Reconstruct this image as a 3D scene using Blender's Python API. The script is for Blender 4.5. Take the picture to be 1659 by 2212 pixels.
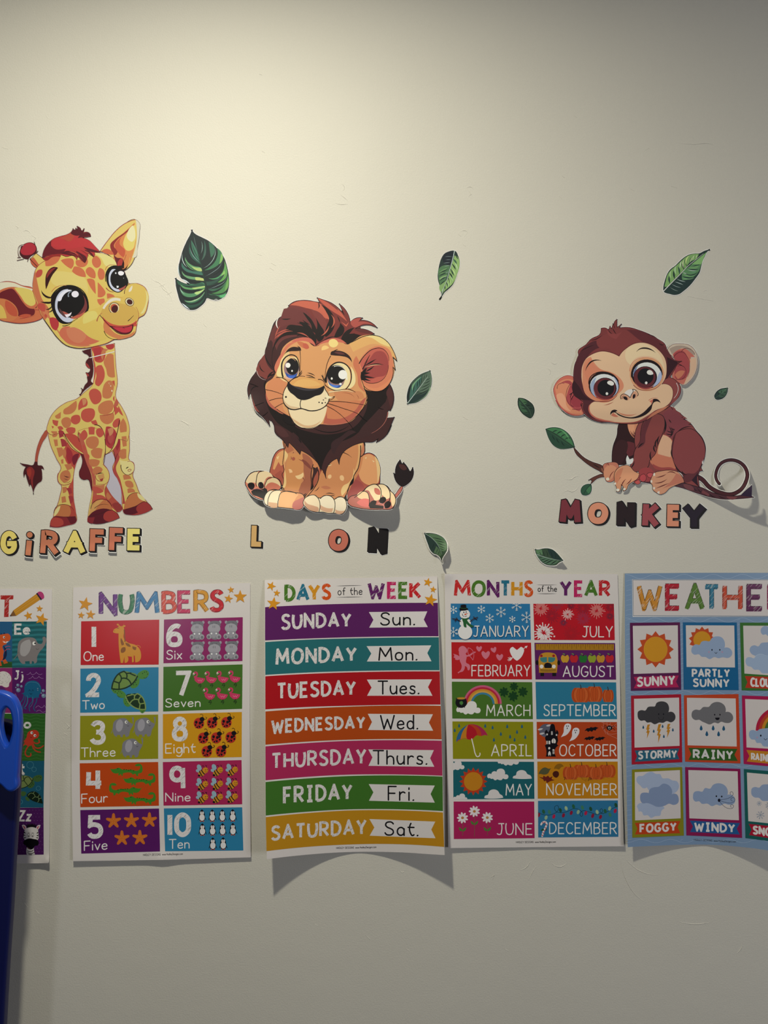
import bpy, math, random
from mathutils import Vector
from mathutils.geometry import tessellate_polygon
random.seed(7)
for o in list(bpy.data.objects): bpy.data.objects.remove(o)
SC = bpy.context.scene; COL = SC.collection
# ---------------------------------------------------------------- camera, light, exposure
D = 1.18          # camera to wall, metres
PX = 0.000735     # metres on the wall per photo pixel
CX, CY, ZC = 829.5, 1106.0, 1.36
cam = bpy.data.cameras.new('camera'); co = bpy.data.objects.new('camera', cam); COL.objects.link(co)
cam.sensor_fit = 'VERTICAL'; cam.sensor_height = 36; cam.lens = 36*D/(2212*PX); cam.clip_start = .01
co.location = (0, -D, ZC); co.rotation_euler = (math.pi/2, 0, 0); SC.camera = co
SC.view_settings.view_transform = 'Standard'; SC.view_settings.look = 'None'
SC.view_settings.exposure = 0.0; SC.view_settings.gamma = 1; SC.view_settings.use_curve_mapping = False
W = bpy.data.worlds.new('world'); SC.world = W; W.use_nodes = True
W.node_tree.nodes['Background'].inputs[0].default_value = (.80, .84, .92, 1)
W.node_tree.nodes['Background'].inputs[1].default_value = 0.004
def area_light(name, x, y, z, size, power, color, spread, rx=0, rz=0):
    L = bpy.data.lights.new(name, 'AREA'); L.shape = 'DISK'; L.size = size; L.energy = power; L.color = color; L.spread = math.radians(spread)
    o = bpy.data.objects.new(name, L); COL.objects.link(o); o.location = (x, y, z); o.rotation_euler = (rx, 0, rz); return o
CEIL = 2.385
area_light('ceiling_downlight', -.29, -.72, CEIL-.012, .07, 16.9, (1.0, .95, .76), 164.5)
area_light('right_fill_light', 2.3, -2.1, 1.15, .8, 17.5, (.95, .96, 1.0), 180, rx=math.radians(90), rz=math.radians(42))  # added cool fill, fitted to the wall's brightness on the right; no window known
area_light('far_window', -1.12, -2.42, .95, .26, 3.2, (.92, .95, 1.0), 180, rx=math.radians(90), rz=math.radians(-20))
# ---------------------------------------------------------------- colour helpers
def lin(h):
    h = h.lstrip('#')
    if len(h) == 3: h = ''.join(c*2 for c in h)
    o = []
    for i in (0, 2, 4):
        v = int(h[i:i+2], 16)/255
        o.append(v/12.92 if v <= .04045 else ((v+.055)/1.055)**2.4)
    return o
WALL = (.74, .72, .66)
def G(seen, f=1.0):          # light there: print colour = colour in the picture / light that falls on the wall beside it
    s = lin(seen); return [WALL[i]/s[i]*f for i in range(3)]
# ---------------------------------------------------------------- materials
def mat(name, rough=.5, base=None, attr=False, spec=.5):
    m = bpy.data.materials.new(name); m.use_nodes = True; n = m.node_tree.nodes; b = n['Principled BSDF']
    b.inputs['Roughness'].default_value = rough; b.inputs['Specular IOR Level'].default_value = spec
    if base: b.inputs['Base Color'].default_value = (*base, 1)
    if attr:
        a = n.new('ShaderNodeAttribute'); a.attribute_name = 'Col'; m.node_tree.links.new(a.outputs['Color'], b.inputs['Base Color'])
    return m
def add_paper_grain(m, scale=900, strength=.03, rl=None):
    n = m.node_tree.nodes; l = m.node_tree.links; b = n['Principled BSDF']
    tc = n.new('ShaderNodeTexCoord'); nz = n.new('ShaderNodeTexNoise'); nz.inputs['Scale'].default_value = scale
    bp = n.new('ShaderNodeBump'); bp.inputs['Strength'].default_value = strength; bp.inputs['Distance'].default_value = .0005
    l.new(tc.outputs['Object'], nz.inputs['Vector']); l.new(nz.outputs[0], bp.inputs['Height']); l.new(bp.outputs[0], b.inputs['Normal'])
M_STK = mat('vinyl_print', .55, attr=True, spec=.25); add_paper_grain(M_STK)
M_PAP = mat('poster_print', .24, attr=True, spec=.28); add_paper_grain(M_PAP)
def hatch(name, to, amt, scale=55, thr=.56, src=M_PAP, xs=9):
    m = src.copy(); m.name = name; n = m.node_tree.nodes; l = m.node_tree.links; b = n['Principled BSDF']
    a = [x for x in n if x.type == 'ATTRIBUTE'][0]; tc = [x for x in n if x.type == 'TEX_COORD'][0]
    mp = n.new('ShaderNodeMapping'); mp.vector_type = 'TEXTURE'
    mp.inputs['Rotation'].default_value = (0, math.radians(-47), 0); mp.inputs['Scale'].default_value = (xs, 1, 1)
    nz = n.new('ShaderNodeTexNoise'); nz.inputs['Scale'].default_value = scale*12; nz.inputs['Detail'].default_value = 1
    r = n.new('ShaderNodeValToRGB'); r.color_ramp.elements[0].position = thr; r.color_ramp.elements[1].position = thr+.05
    r.color_ramp.elements[1].color = (amt, amt, amt, 1)
    mx = n.new('ShaderNodeMixRGB'); mx.inputs[2].default_value = (*to, 1)
    l.new(tc.outputs['Object'], mp.inputs[0]); l.new(mp.outputs[0], nz.inputs['Vector']); l.new(nz.outputs[0], r.inputs[0])
    l.new(r.outputs[0], mx.inputs[0]); l.new(a.outputs['Color'], mx.inputs[1]); l.new(mx.outputs[0], b.inputs['Base Color']); return m
M_HT = hatch('hatched_title_print', (.85, .84, .82), .38, thr=.60)
M_HN = hatch('hatched_chalk_print', (.24, .22, .22), .62, scale=85, thr=.585)
# ---------------------------------------------------------------- 2D drawing engine
CTH = [.22]
def cr(P, closed, seg=3.2):
    n = len(P)
    if n < 3: return list(P)
    def corner(i):
        if not closed and i in (0, n-1): return True
        a, b, c = P[(i-1) % n], P[i], P[(i+1) % n]
        ux, uy = b[0]-a[0], b[1]-a[1]; vx, vy = c[0]-b[0], c[1]-b[1]
        lu, lv = math.hypot(ux, uy), math.hypot(vx, vy)
        if lu < 1e-6 or lv < 1e-6: return True
        return (ux*vx+uy*vy)/(lu*lv) < CTH[0]
    C = [corner(i) for i in range(n)]
    def tan(i):
        a, b, c = P[(i-1) % n], P[i], P[(i+1) % n]
        lu, lv = math.hypot(b[0]-a[0], b[1]-a[1]), math.hypot(c[0]-b[0], c[1]-b[1]); s = lu+lv
        ux, uy, vx, vy = (b[0]-a[0])/lu, (b[1]-a[1])/lu, (c[0]-b[0])/lv, (c[1]-b[1])/lv
        tx, ty = ux*lv/s+vx*lu/s, uy*lv/s+vy*lu/s; m = math.hypot(tx, ty) or 1
        return tx/m, ty/m
    out = []
    for i in range(n if closed else n-1):
        j = (i+1) % n; p, q = P[i], P[j]; L = math.hypot(q[0]-p[0], q[1]-p[1]); out.append(p)
        if C[i] and C[j]: continue
        k = max(2, min(9, int(L/seg)+1))
        ch = ((q[0]-p[0])/(L or 1), (q[1]-p[1])/(L or 1))
        t1 = None if C[i] else tan(i); t2 = None if C[j] else tan(j)
        if t1 is None:
            d = t2[0]*ch[0]+t2[1]*ch[1]; t1 = (2*d*ch[0]-t2[0], 2*d*ch[1]-t2[1])
        if t2 is None:
            d = t1[0]*ch[0]+t1[1]*ch[1]; t2 = (2*d*ch[0]-t1[0], 2*d*ch[1]-t1[1])
        for s in range(1, k):
            t = s/k; a = 2*t**3-3*t*t+1; b = t**3-2*t*t+t; c = -2*t**3+3*t*t; e = t**3-t*t
            out.append((a*p[0]+b*L*t1[0]+c*q[0]+e*L*t2[0], a*p[1]+b*L*t1[1]+c*q[1]+e*L*t2[1]))
    if not closed: out.append(P[-1])
    return out
def tess(P):
    try: T = tessellate_polygon([[Vector((x, y, 0)) for x, y in P]])
    except Exception: return []
    return [[P[a], P[b], P[c]] for a, b, c in T]
def ribbon(P, w, w2=None, cap='round', closed=False):
    """triangles of a line of width w (w2 = width at the end), round or butt ends"""
    Q = [P[0]]
    for p in P[1:]:
        if math.hypot(p[0]-Q[-1][0], p[1]-Q[-1][1]) > 1e-4: Q.append(p)
    if closed and len(Q) > 2: 
        if math.hypot(Q[0][0]-Q[-1][0], Q[0][1]-Q[-1][1]) < 1e-3: Q.pop()
    n = len(Q); T = []
    GR = []
    if n < 2: return GR
    ws = [w/2]*n
    if w2 is not None:
        if w2 == 'leaf': ws = [max(.06, math.sin(math.pi*(i/(n-1))))*w/2 for i in range(n)]
        else: ws = [(w+(w2-w)*i/(n-1))/2 for i in range(n)]
    def nrm(a, b):
        dx, dy = b[0]-a[0], b[1]-a[1]; L = math.hypot(dx, dy) or 1; return -dy/L, dx/L
    m = n if closed else n-1
    N = [nrm(Q[i], Q[(i+1) % n]) for i in range(m)]
    J = []
    for i in range(n):
        if closed or 0 < i < n-1:
            a, b = N[(i-1) % m], N[i % m]; d = a[0]*b[0]+a[1]*b[1]
            if d > (.25 if cap == 'round' else -.25):
                s = 1+d; J.append((((a[0]+b[0])/s, (a[1]+b[1])/s), None))
            else: J.append((None, True))
        else: J.append((N[0] if i == 0 else N[-1], None))
    for i in range(m):
        j = (i+1) % n; a = J[i][0] or N[i]; b = J[j][0] or N[i]
        p, q = Q[i], Q[j]; wi, wj = ws[i], ws[j]
        A = (p[0]+a[0]*wi, p[1]+a[1]*wi); B = (p[0]-a[0]*wi, p[1]-a[1]*wi)
        Cc = (q[0]+b[0]*wj, q[1]+b[1]*wj); E = (q[0]-b[0]*wj, q[1]-b[1]*wj)
        if i and i < len(N) and (J[i][1] or N[i-1][0]*N[i][0]+N[i-1][1]*N[i][1] < .8): GR.append(T); T = []
        T += [[A, B, E], [A, E, Cc]]
    def disc(p, r):
        k = 6 if r < 1.2 else 12
        return [[p, (p[0]+r*math.cos(2*math.pi*s/k), p[1]+r*math.sin(2*math.pi*s/k)), (p[0]+r*math.cos(2*math.pi*(s+1)/k), p[1]+r*math.sin(2*math.pi*(s+1)/k))] for s in range(k)]
    GR.append(T); T = []
    for i in range(n):
        if J[i][1] and cap == 'butt':       # flat-topped outer corner
            a, b = N[(i-1) % m], N[i % m]; r = ws[i]; sg = -1 if a[0]*b[1]-a[1]*b[0] > 0 else 1; p = Q[i]
            d1, d2 = (a[1], -a[0]), (-b[1], b[0]); e = r*.95
            k = [(p[0]+sg*a[0]*r, p[1]+sg*a[1]*r), (p[0]+sg*a[0]*r+d1[0]*e, p[1]+sg*a[1]*r+d1[1]*e), (p[0]+sg*b[0]*r+d2[0]*e, p[1]+sg*b[1]*r+d2[1]*e), (p[0]+sg*b[0]*r, p[1]+sg*b[1]*r)]
            T += [[p, k[0], k[1]], [p, k[1], k[2]], [p, k[2], k[3]]]
        elif J[i][1]: T += disc(Q[i], ws[i])
    if T: GR.append(T); T = []
    if cap == 'round' and not closed:
        for i in (0, n-1):
            if ws[i] > .35: T += disc(Q[i], ws[i])
    if T: GR.append(T)
    return GR
def cut(poly, f, c0, step):
    """split a polygon by the lines f(p) = c0 + k*step"""
    v = [(f(p)-c0)/step for p in poly]; lo, hi = min(v), max(v); k = math.floor(lo+1e-9)+1; out = []
    while k < hi-1e-9:
        A, B = [], []; n = len(poly)
        for i in range(n):
            p, q = poly[i], poly[(i+1) % n]; a, b = v[i]-k, v[(i+1) % n]-k
            if a <= 0: A.append(p)
            if a >= 0: B.append(p)
            if a*b < 0:
                t = a/(a-b); x = (p[0]+(q[0]-p[0])*t, p[1]+(q[1]-p[1])*t); A.append(x); B.append(x)
        if len(A) >= 3: out.append(A)
        if len(B) < 3: return out
        poly = B; v = [(f(p)-c0)/step for p in poly]; k += 1
    out.append(poly); return out
def clipconv(poly, C):
    """clip to the convex polygon C"""
    ar = sum(C[i][0]*C[(i+1) % len(C)][1]-C[(i+1) % len(C)][0]*C[i][1] for i in range(len(C))); sg = 1 if ar > 0 else -1
    for i in range(len(C)):
        a, b = C[i], C[(i+1) % len(C)]; out = []; n = len(poly)
        if n < 3: return []
        s = [sg*((b[0]-a[0])*(p[1]-a[1])-(b[1]-a[1])*(p[0]-a[0])) for p in poly]
        for k in range(n):
            p, q = poly[k], poly[(k+1) % n]; u, v = s[k], s[(k+1) % n]
            if u >= 0: out.append(p)
            if u*v < 0: t = u/(u-v); out.append((p[0]+(q[0]-p[0])*t, p[1]+(q[1]-p[1])*t))
        poly = out
    return poly if len(poly) >= 3 else []
CELL = 12.0
BASE = .0003; STEP = 2.2e-6
class Thing:
    def __init__(s, name, label, cat, group=None, hf=None, gain=(1, 1, 1), m=None):
        s.hf = hf; s.gain = gain; s.m = m or M_STK; s.canv = []; s.lev = 0; s.view = (0, 0, 1); s.clip = None
        s.rot = None; s.tf = None; s.q = {}
        s.root = dict(name=name, parent=None, prims=[], label=label, m=s.m); s.canv.append(s.root); s.cur = s.root; s.lastpart = s.root
        s.label, s.cat, s.group = label, cat, group; s.rootlev = 0
    def ink(s, c):           # poster inks print duller than the paper
        if s.m is not M_PAP: return c
        w = max(0, min(1, ((max(c)-min(c))/(max(c)+1e-6)-.25)/.5)); return [x*(1+(k-1)*w) for x, k in zip(c, (.9, .71, .72))]
    def V(s, x0, y0, k): s.view = (x0, y0, k); return s
    def part(s, name, label=None, m=None):
        c = dict(name=name, parent=s.root, prims=[], label=label, m=m or s.m); s.canv.append(c); s.cur = c; s.lastpart = c; return c
    def sub(s, name, label=None, m=None):
        c = dict(name=name, parent=s.lastpart, prims=[], label=label, m=m or s.m); s.canv.append(c); s.cur = c; return c
    def on(s, c): s.cur = c
    def T(s, P):
        x0, y0, k = s.view
        if s.tf: P = [s.tf(p) for p in P]
        return [(x0+p[0]*k, y0+p[1]*k) for p in P]
    def pts(s, a):
        if isinstance(a, str): v = [float(t) for t in a.split()]; P = list(zip(v[::2], v[1::2]))
        else: P = a
        return s.T(P)
    def add(s, tris, col, root=False):
        if tris and isinstance(tris[0][0], list):      # groups that overlap one another: a level each
            L0, R0 = s.lev, s.rootlev; c = min(len(tris), 14)
            for k, g in enumerate(tris):
                s.lev = L0+min(k, 60); s.rootlev = R0; s.add(g, col, root)
            s.lev = L0+(0 if root else c); s.rootlev = R0+1; return
        if s.clip:
            out = []
            for t in tris:
                r = clipconv(t, s.clip)
                if r: out.append(r)
            tris = out
        if root: s.rootlev += 1; s.root['prims'].append((tris, col, min(s.rootlev, 190)/4.5))
        else:
            s.lev += 1; s.cur['prims'].append((tris, col, s.lev+(0 if s.cur is s.root else 45)))
    def p(s, a, col): s.add(tess(s.pts(a)), col)
    def f(s, a, col): s.add(tess(cr(s.pts(a), True)), col)
    def fs(s, col, *aa):
        for a in aa: s.f(a, col)
    def l(s, a, w, col, w2=None, cap='round', closed=False, smooth=True):
        P = s.pts(a); k = s.view[2]*(getattr(s, 'tk', 1))
        if smooth: P = cr(P, closed)
        s.add(ribbon(P, w*k, (w2*k if isinstance(w2, (int, float)) else w2), cap, closed), col)
    def ls(s, w, col, *aa, w2=None):
        for a in aa: s.l(a, w, col, w2)
    def tl(s, w, col, *aa):
        for a in aa: s.l(a, w, col, 'leaf')
    def S(s, a, col, oc=None, ow=0, halo=2.0, hc='#d3cbb6'):
        P = cr(s.pts(a), True); T = tess(P)
        if halo: s.add(T, hc, True); s.add(ribbon(P, halo+ow*s.view[2], closed=True), hc, True)
        s.add(T, col)
        if oc: s.add(ribbon(P, ow*s.view[2], closed=True), oc)
    def ell(s, cx, cy, rx, ry, rot=0, n=28):
        c, q = math.cos(math.radians(rot)), math.sin(math.radians(rot))
        return [(cx+rx*math.cos(2*math.pi*i/n)*c-ry*math.sin(2*math.pi*i/n)*q, cy+rx*math.cos(2*math.pi*i/n)*q+ry*math.sin(2*math.pi*i/n)*c) for i in range(n)]
    def e(s, cx, cy, rx, ry, col, rot=0, n=None):
        n = n or (10 if rx*s.view[2] < 2.5 else 26)
        s.add(tess(s.T(s.ell(cx, cy, rx, ry, rot, n))), col)
    def ring(s, cx, cy, rx, ry, w, col, rot=0, n=28):
        P = s.T(s.ell(cx, cy, rx, ry, rot, n)); s.add(ribbon(P, w*s.view[2]*getattr(s, 'tk', 1), closed=True), col)
    def star(s, cx, cy, r, col, rot=0, n=5, inner=.42):
        P = []
        for i in range(2*n):
            a = math.radians(rot-90)+math.pi*i/n; R = r if i % 2 == 0 else r*inner; P.append((cx+R*math.cos(a), cy+R*math.sin(a)))
        s.add(tess(s.T(P)), col)
    # ---- lift of the sheet off the wall, flat facets on a grid so that all layers stay parallel
    def qv(s, i, j):
        k = (i, j)
        if k not in s.q: s.q[k] = 1/(D-BASE-max(0, s.hf(i*CELL, j*CELL)))
        return s.q[k]
    def depth(s, p, c):
        if not s.hf: return D-BASE
        i, j = math.floor(c[0]/CELL), math.floor(c[1]/CELL); fx, fy = p[0]/CELL-i, p[1]/CELL-j
        a, b, e, g = s.qv(i, j), s.qv(i+1, j), s.qv(i, j+1), s.qv(i+1, j+1)
        if c[0]/CELL-i+c[1]/CELL-j <= 1: q = a+(b-a)*fx+(e-a)*fy
        else: q = g+(e-g)*(1-fx)+(b-g)*(1-fy)
        return 1/q
    def nor(s, p):
        h = 6.; gx = (s.hf(p[0]+h, p[1])-s.hf(p[0]-h, p[1]))/(2*h*PX); gy = (s.hf(p[0], p[1]+h)-s.hf(p[0], p[1]-h))/(2*h*PX)
        v = Vector((-gx, -1, gy)); v.normalize(); return v
    def build(s):
        objs = {}; org = None
        for c in s.canv:
            V, F, CL, NR = [], [], [], []
            for tris, col, lev in c['prims']:
                rgb = [min(.93, max(.004, x*g)) for x, g in zip(s.ink(lin(col)), s.gain)]
                for t in tris:
                    ar = abs(sum(t[k][0]*t[(k+1) % len(t)][1]-t[(k+1) % len(t)][0]*t[k][1] for k in range(len(t))))
                    if ar < 1e-5: continue
                    pcs = [t]
                    if s.hf:
                        for f, st in ((lambda p: p[0], CELL), (lambda p: p[1], CELL), (lambda p: p[0]+p[1], CELL)):
                            pcs = [r for q in pcs for r in cut(q, f, 0., st)]
                    for q in pcs:
                        n = len(q); cen = (sum(p[0] for p in q)/n, sum(p[1] for p in q)/n)
                        a2 = sum(q[k][0]*q[(k+1) % n][1]-q[(k+1) % n][0]*q[k][1] for k in range(n))
                        if abs(a2) < 1e-5: continue
                        if a2 > 0: q = q[::-1]     # y grows down in the picture: keep faces turned to the room
                        b = len(V)
                        for p in q:
                            d = s.depth(p, cen)-lev*STEP
                            V.append(((p[0]-CX)*PX*d/D, d-D, ZC-(p[1]-CY)*PX*d/D))
                            if s.hf: NR.append(s.nor(p))
                        F.append(list(range(b, b+n))); CL += [(*rgb, 1)]*n
            if org is None:
                xs = [v[0] for v in V]; zs = [v[2] for v in V]; org = Vector(((min(xs)+max(xs))/2, -BASE, (min(zs)+max(zs))/2))
            if not V: continue
            # faces were reversed for y-down; world x right, z up, normal must be -y
            me = bpy.data.meshes.new(c['name']); me.from_pydata([(v[0]-org.x, v[1]-org.y, v[2]-org.z) for v in V], [], F)
            ca = me.color_attributes.new('Col', 'FLOAT_COLOR', 'CORNER'); ca.data.foreach_set('color', [x for q in CL for x in q])
            if s.hf:
                me.shade_smooth(); me.normals_split_custom_set_from_vertices(NR)
            me.materials.append(c['m'])
            o = bpy.data.objects.new(c['name'], me); COL.objects.link(o); objs[id(c)] = o
            if c['parent'] is None:
                o.location = org; o['label'] = s.label; o['category'] = s.cat
                if s.group: o['group'] = s.group
            else:
                o.parent = objs.get(id(c['parent'])) or objs[id(s.root)]
                if c['label']: o['label'] = c['label']
        s.o = objs[id(s.root)]; return s.o
# ---------------------------------------------------------------- hand-drawn stroke alphabet: width, strokes (x right, y up, cap height 1)
FONT = {
'A': (.72, '0 0 .36 1 .72 0', '.12 .33 .6 .33'), 'B': (.58, '0 0 0 1 .28 1 .48 .92 .52 .76 .45 .6 .28 .54 0 .54', '.28 .54 .5 .46 .58 .28 .5 .08 .3 0 0 0'),
'C': (.62, '.6 .84 .46 .98 .3 1 .1 .86 .02 .62 0 .4 .1 .14 .3 0 .46 .02 .62 .16'), 'D': (.64, '0 0 0 1 .25 .99 .5 .86 .64 .55 .58 .25 .38 .05 .15 0 0 0'),
'E': (.52, '.52 1 0 1 0 0 .52 0', '0 .52 .44 .52'), 'F': (.5, '.5 1 0 1 0 0', '0 .5 .42 .5'),
'G': (.68, '.62 .84 .48 .98 .3 1 .1 .86 .02 .62 0 .4 .1 .14 .3 0 .5 .04 .64 .2 .66 .44', '.66 .44 .38 .44'), 'H': (.62, '0 0 0 1', '.62 0 .62 1', '0 .5 .62 .5'),
'I': (.42, '.21 0 .21 1', '0 1 .42 1', '0 0 .42 0'), 'J': (.52, '.36 1 .36 .25 .3 .05 .16 0 0 .08', '.12 1 .56 1'), 'K': (.6, '0 0 0 1', '.56 1 .02 .46', '.14 .56 .6 0'),
'L': (.5, '0 1 0 0 .5 0'), 'M': (.84, '0 0 .08 1 .42 .3 .76 1 .84 0'), 'N': (.64, '0 0 0 1 .64 0 .64 1'),
'O': (.74, '*.37 1 .62 .9 .74 .6 .72 .35 .56 .06 .37 0 .14 .08 .01 .38 .03 .66 .14 .9'), 'P': (.56, '0 0 0 1 .3 1 .5 .92 .56 .74 .5 .56 .3 .48 0 .48'),
'R': (.6, '0 0 0 1 .3 1 .5 .92 .56 .74 .5 .56 .3 .48 0 .48', '.24 .48 .6 0'), 'S': (.56, '.53 .86 .42 .98 .26 1 .08 .92 .04 .74 .14 .6 .34 .5 .5 .38 .54 .22 .44 .05 .24 0 .1 .03 0 .16'),
'T': (.64, '.32 0 .32 1', '0 1 .64 1'), 'U': (.6, '0 1 0 .34 .08 .08 .3 0 .5 .08 .6 .34 .6 1'), 'V': (.66, '0 1 .33 0 .66 1'), 'W': (.96, '0 1 .24 0 .48 .72 .72 0 .96 1'),
'X': (.6, '0 0 .6 1', '0 1 .6 0'), 'Y': (.64, '0 1 .32 .48 .64 1', '.32 .48 .32 0'), 'Z': (.58, '0 1 .56 1 0 0 .58 0'),
'a': (.46, '.44 .5 .44 0', '*.24 .6 .4 .5 .44 .3 .38 .08 .2 0 .05 .1 0 .3 .06 .5'), 'b': (.46, '0 1 0 0', '*.24 .58 .4 .48 .46 .3 .4 .08 .24 0 .06 .1 0 .3 .08 .5'),
'c': (.4, '.4 .5 .26 .6 .1 .54 0 .3 .08 .06 .24 0 .4 .1'), 'd': (.46, '.44 1 .44 0', '*.22 .58 .38 .5 .44 .3 .38 .08 .2 0 .05 .1 0 .3 .06 .5'),
'e': (.46, '.02 .3 .44 .34 .38 .54 .24 .6 .08 .52 0 .3 .06 .08 .24 0 .44 .1'), 'f': (.34, '.36 .96 .26 1 .16 .9 .14 .7 .14 0', '0 .58 .32 .58'),
'g': (.46, '.44 .58 .44 -.2 .34 -.36 .18 -.38 .02 -.28', '*.22 .58 .38 .5 .44 .3 .38 .08 .2 0 .05 .1 0 .3 .06 .5'), 'h': (.44, '0 1 0 0', '0 .36 .12 .56 .28 .58 .4 .48 .43 .3 .43 0'),
'i': (.06, '.03 .58 .03 0', '.03 .8 .03 .9'), 'j': (.24, '.2 .58 .2 -.2 .1 -.36 0 -.34', '.2 .8 .2 .9'), 'k': (.4, '0 1 0 0', '.36 .56 .02 .26', '.1 .32 .4 0'), 'l': (.04, '.02 1 .02 0'),
'm': (.7, '0 .58 0 0', '0 .38 .1 .56 .22 .58 .34 .46 .35 0', '.35 .38 .46 .56 .58 .58 .69 .46 .7 0'), 'n': (.42, '0 .6 0 0', '0 .36 .12 .56 .28 .58 .4 .48 .42 .3 .42 0'),
'o': (.46, '*.23 .6 .4 .52 .46 .3 .4 .08 .23 0 .06 .08 0 .3 .06 .52'), 'p': (.46, '0 .6 0 -.36', '*.24 .58 .4 .48 .46 .3 .4 .08 .24 0 .06 .1 0 .3 .08 .5'),
'r': (.34, '0 .6 0 0', '0 .34 .1 .54 .22 .6 .34 .54'), 's': (.36, '.35 .52 .2 .6 .05 .54 .06 .38 .2 .3 .34 .2 .32 .05 .16 0 0 .08'), 't': (.36, '.18 .92 .18 .12 .26 0 .38 .06', '0 .62 .38 .62'),
'u': (.44, '0 .6 .01 .2 .1 .02 .22 0 .36 .1 .43 .3', '.43 .6 .43 0'), 'v': (.42, '0 .6 .21 0 .42 .6'), 'w': (.62, '0 .6 .15 0 .31 .5 .47 0 .62 .6'), 'x': (.42, '0 0 .42 .6', '0 .6 .42 0'),
'y': (.42, '0 .6 .21 .05', '.42 .6 .1 -.36'), 'z': (.42, '0 .6 .4 .6 0 0 .42 0'), '.': (.04, '0 .0 .03 .02'), ' ': (.3,),
'1': (.14, '.07 0 .07 1'), '2': (.6, '.03 .72 .1 .92 .3 1 .5 .92 .57 .72 .48 .5 .02 .0 .6 0'), '3': (.58, '.04 .84 .16 .97 .32 1 .5 .9 .52 .72 .42 .56 .22 .53', '.22 .53 .46 .46 .56 .28 .48 .06 .28 0 .12 .04 .0 .18'),
'4': (.62, '.04 .92 .02 .32 .62 .32', '.46 1 .46 0'), '5': (.58, '.54 1 .06 1 .04 .58 .3 .62 .52 .5 .58 .3 .5 .08 .28 0 .12 .03 0 .16'), '6': (.62, '.6 .94 .4 1 .18 .88 .04 .6 .02 .3', '*.32 .58 .54 .5 .62 .28 .54 .06 .32 0 .1 .06 .02 .28 .1 .5'),
'7': (.6, '0 1 .6 1 .24 0'), '8': (.6, '*.3 .54 .12 .62 .06 .78 .14 .94 .3 1 .46 .94 .54 .78 .48 .62', '*.3 .54 .54 .44 .6 .26 .52 .06 .3 0 .08 .06 0 .26 .06 .44'),
'9': (.6, '.56 1 .58 0', '*.28 1 .48 .9 .56 .7 .48 .48 .28 .4 .08 .48 0 .7 .08 .92'), '0': (.64, '*.32 1 .56 .86 .64 .5 .56 .14 .32 0 .08 .14 0 .5 .08 .86')}
def glyph(ch):
    g = FONT[ch]; out = []
    for s in g[1:]:
        cl = s[0] == '*'; v = [float(t) for t in s.lstrip('*').split()]; out.append((list(zip(v[::2], v[1::2])), cl))
    return g[0], out
def text(t, s, x0, y0, x1, y1, h, w, col, h1=None, cap='round', gap=.22, jit=0, dx=0, dy=0, wv=0, sag=0, slant=0, per=None, vadj=None):
    """letters of string s fitted from (x0,y0) to (x1,y1) along the baseline; h cap height, w pen width, col colour or a list of them"""
    k = t.view[2]; tot = sum(glyph(c)[0] for c in s)+gap*(len(s)-1); h1 = h1 or h; pos = 0
    L = math.hypot(x1-x0, y1-y0); sx = L/tot; ux, uy = (x1-x0)/L, (y1-y0)/L
    rnd = random.Random(s)
    for i, c in enumerate(s):
        gw, st = glyph(c); jy = rnd.uniform(-jit, jit); jr = rnd.uniform(-jit, jit)*.03
        if per and c != ' ': per(i)
        tris = []
        for P, cl in st:
            Q = []
            for a, b in P:
                b2 = b; xx = pos+a+slant*b; f = xx/tot; hh = h+(h1-h)*f
                X = x0+ux*sx*xx; Y = y0+uy*sx*xx-b2*hh+jy+jr*(X-x0)*0-sag*4*f*(1-f)
                Q.append((X+dx, Y+dy))
            Q = t.T(Q); Q = cr(Q, cl, 2.2)
            tris += ribbon(Q, w*k, cap=cap, closed=cl)
        if tris:
            L0 = t.lev; t.add(tris, col[i % len(col)] if isinstance(col, (list, tuple)) else col)
            if i < len(s)-1: t.lev = L0
        pos += gw+gap
def bold_ink(t, s, *a, col, w, outline=None, ow=0, **kw): 
    if outline: text(t, s, *a, w+ow, outline, **kw)
    text(t, s, *a, w, col, **kw)
# ---------------------------------------------------------------- the room
def box(name, lo, hi, m, kind=None):
    x0, y0, z0 = lo; x1, y1, z1 = hi
    v = [(x, y, z) for x in (x0, x1) for y in (y0, y1) for z in (z0, z1)]
    f = [(0, 1, 3, 2), (4, 6, 7, 5), (0, 4, 5, 1), (2, 3, 7, 6), (0, 2, 6, 4), (1, 5, 7, 3)]
    me = bpy.data.meshes.new(name); me.from_pydata(v, [], f); me.materials.append(m)
    o = bpy.data.objects.new(name, me); COL.objects.link(o)
    if kind: o['kind'] = kind
    return o
M_WALL = mat('painted_plaster', .55, WALL, spec=.25)
n = M_WALL.node_tree.nodes; l = M_WALL.node_tree.links; b = n['Principled BSDF']
tc = n.new('ShaderNodeTexCoord')
n1 = n.new('ShaderNodeTexNoise'); n1.inputs['Scale'].default_value = 420; n1.inputs['Detail'].default_value = 3
n2 = n.new('ShaderNodeTexNoise'); n2.inputs['Scale'].default_value = 22; n2.inputs['Detail'].default_value = 4
n3 = n.new('ShaderNodeTexNoise'); n3.inputs['Scale'].default_value = 2.6; n3.inputs['Detail'].default_value = 5
for q in (n1, n2, n3): l.new(tc.outputs['Object'], q.inputs['Vector'])
b1 = n.new('ShaderNodeBump'); b1.inputs['Strength'].default_value = .4; b1.inputs['Distance'].default_value = .0006
b2 = n.new('ShaderNodeBump'); b2.inputs['Strength'].default_value = .10; b2.inputs['Distance'].default_value = .004
l.new(n1.outputs[0], b1.inputs['Height']); l.new(n2.outputs[0], b2.inputs['Height']); l.new(b1.outputs[0], b2.inputs['Normal']); l.new(b2.outputs[0], b.inputs['Normal'])
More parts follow.
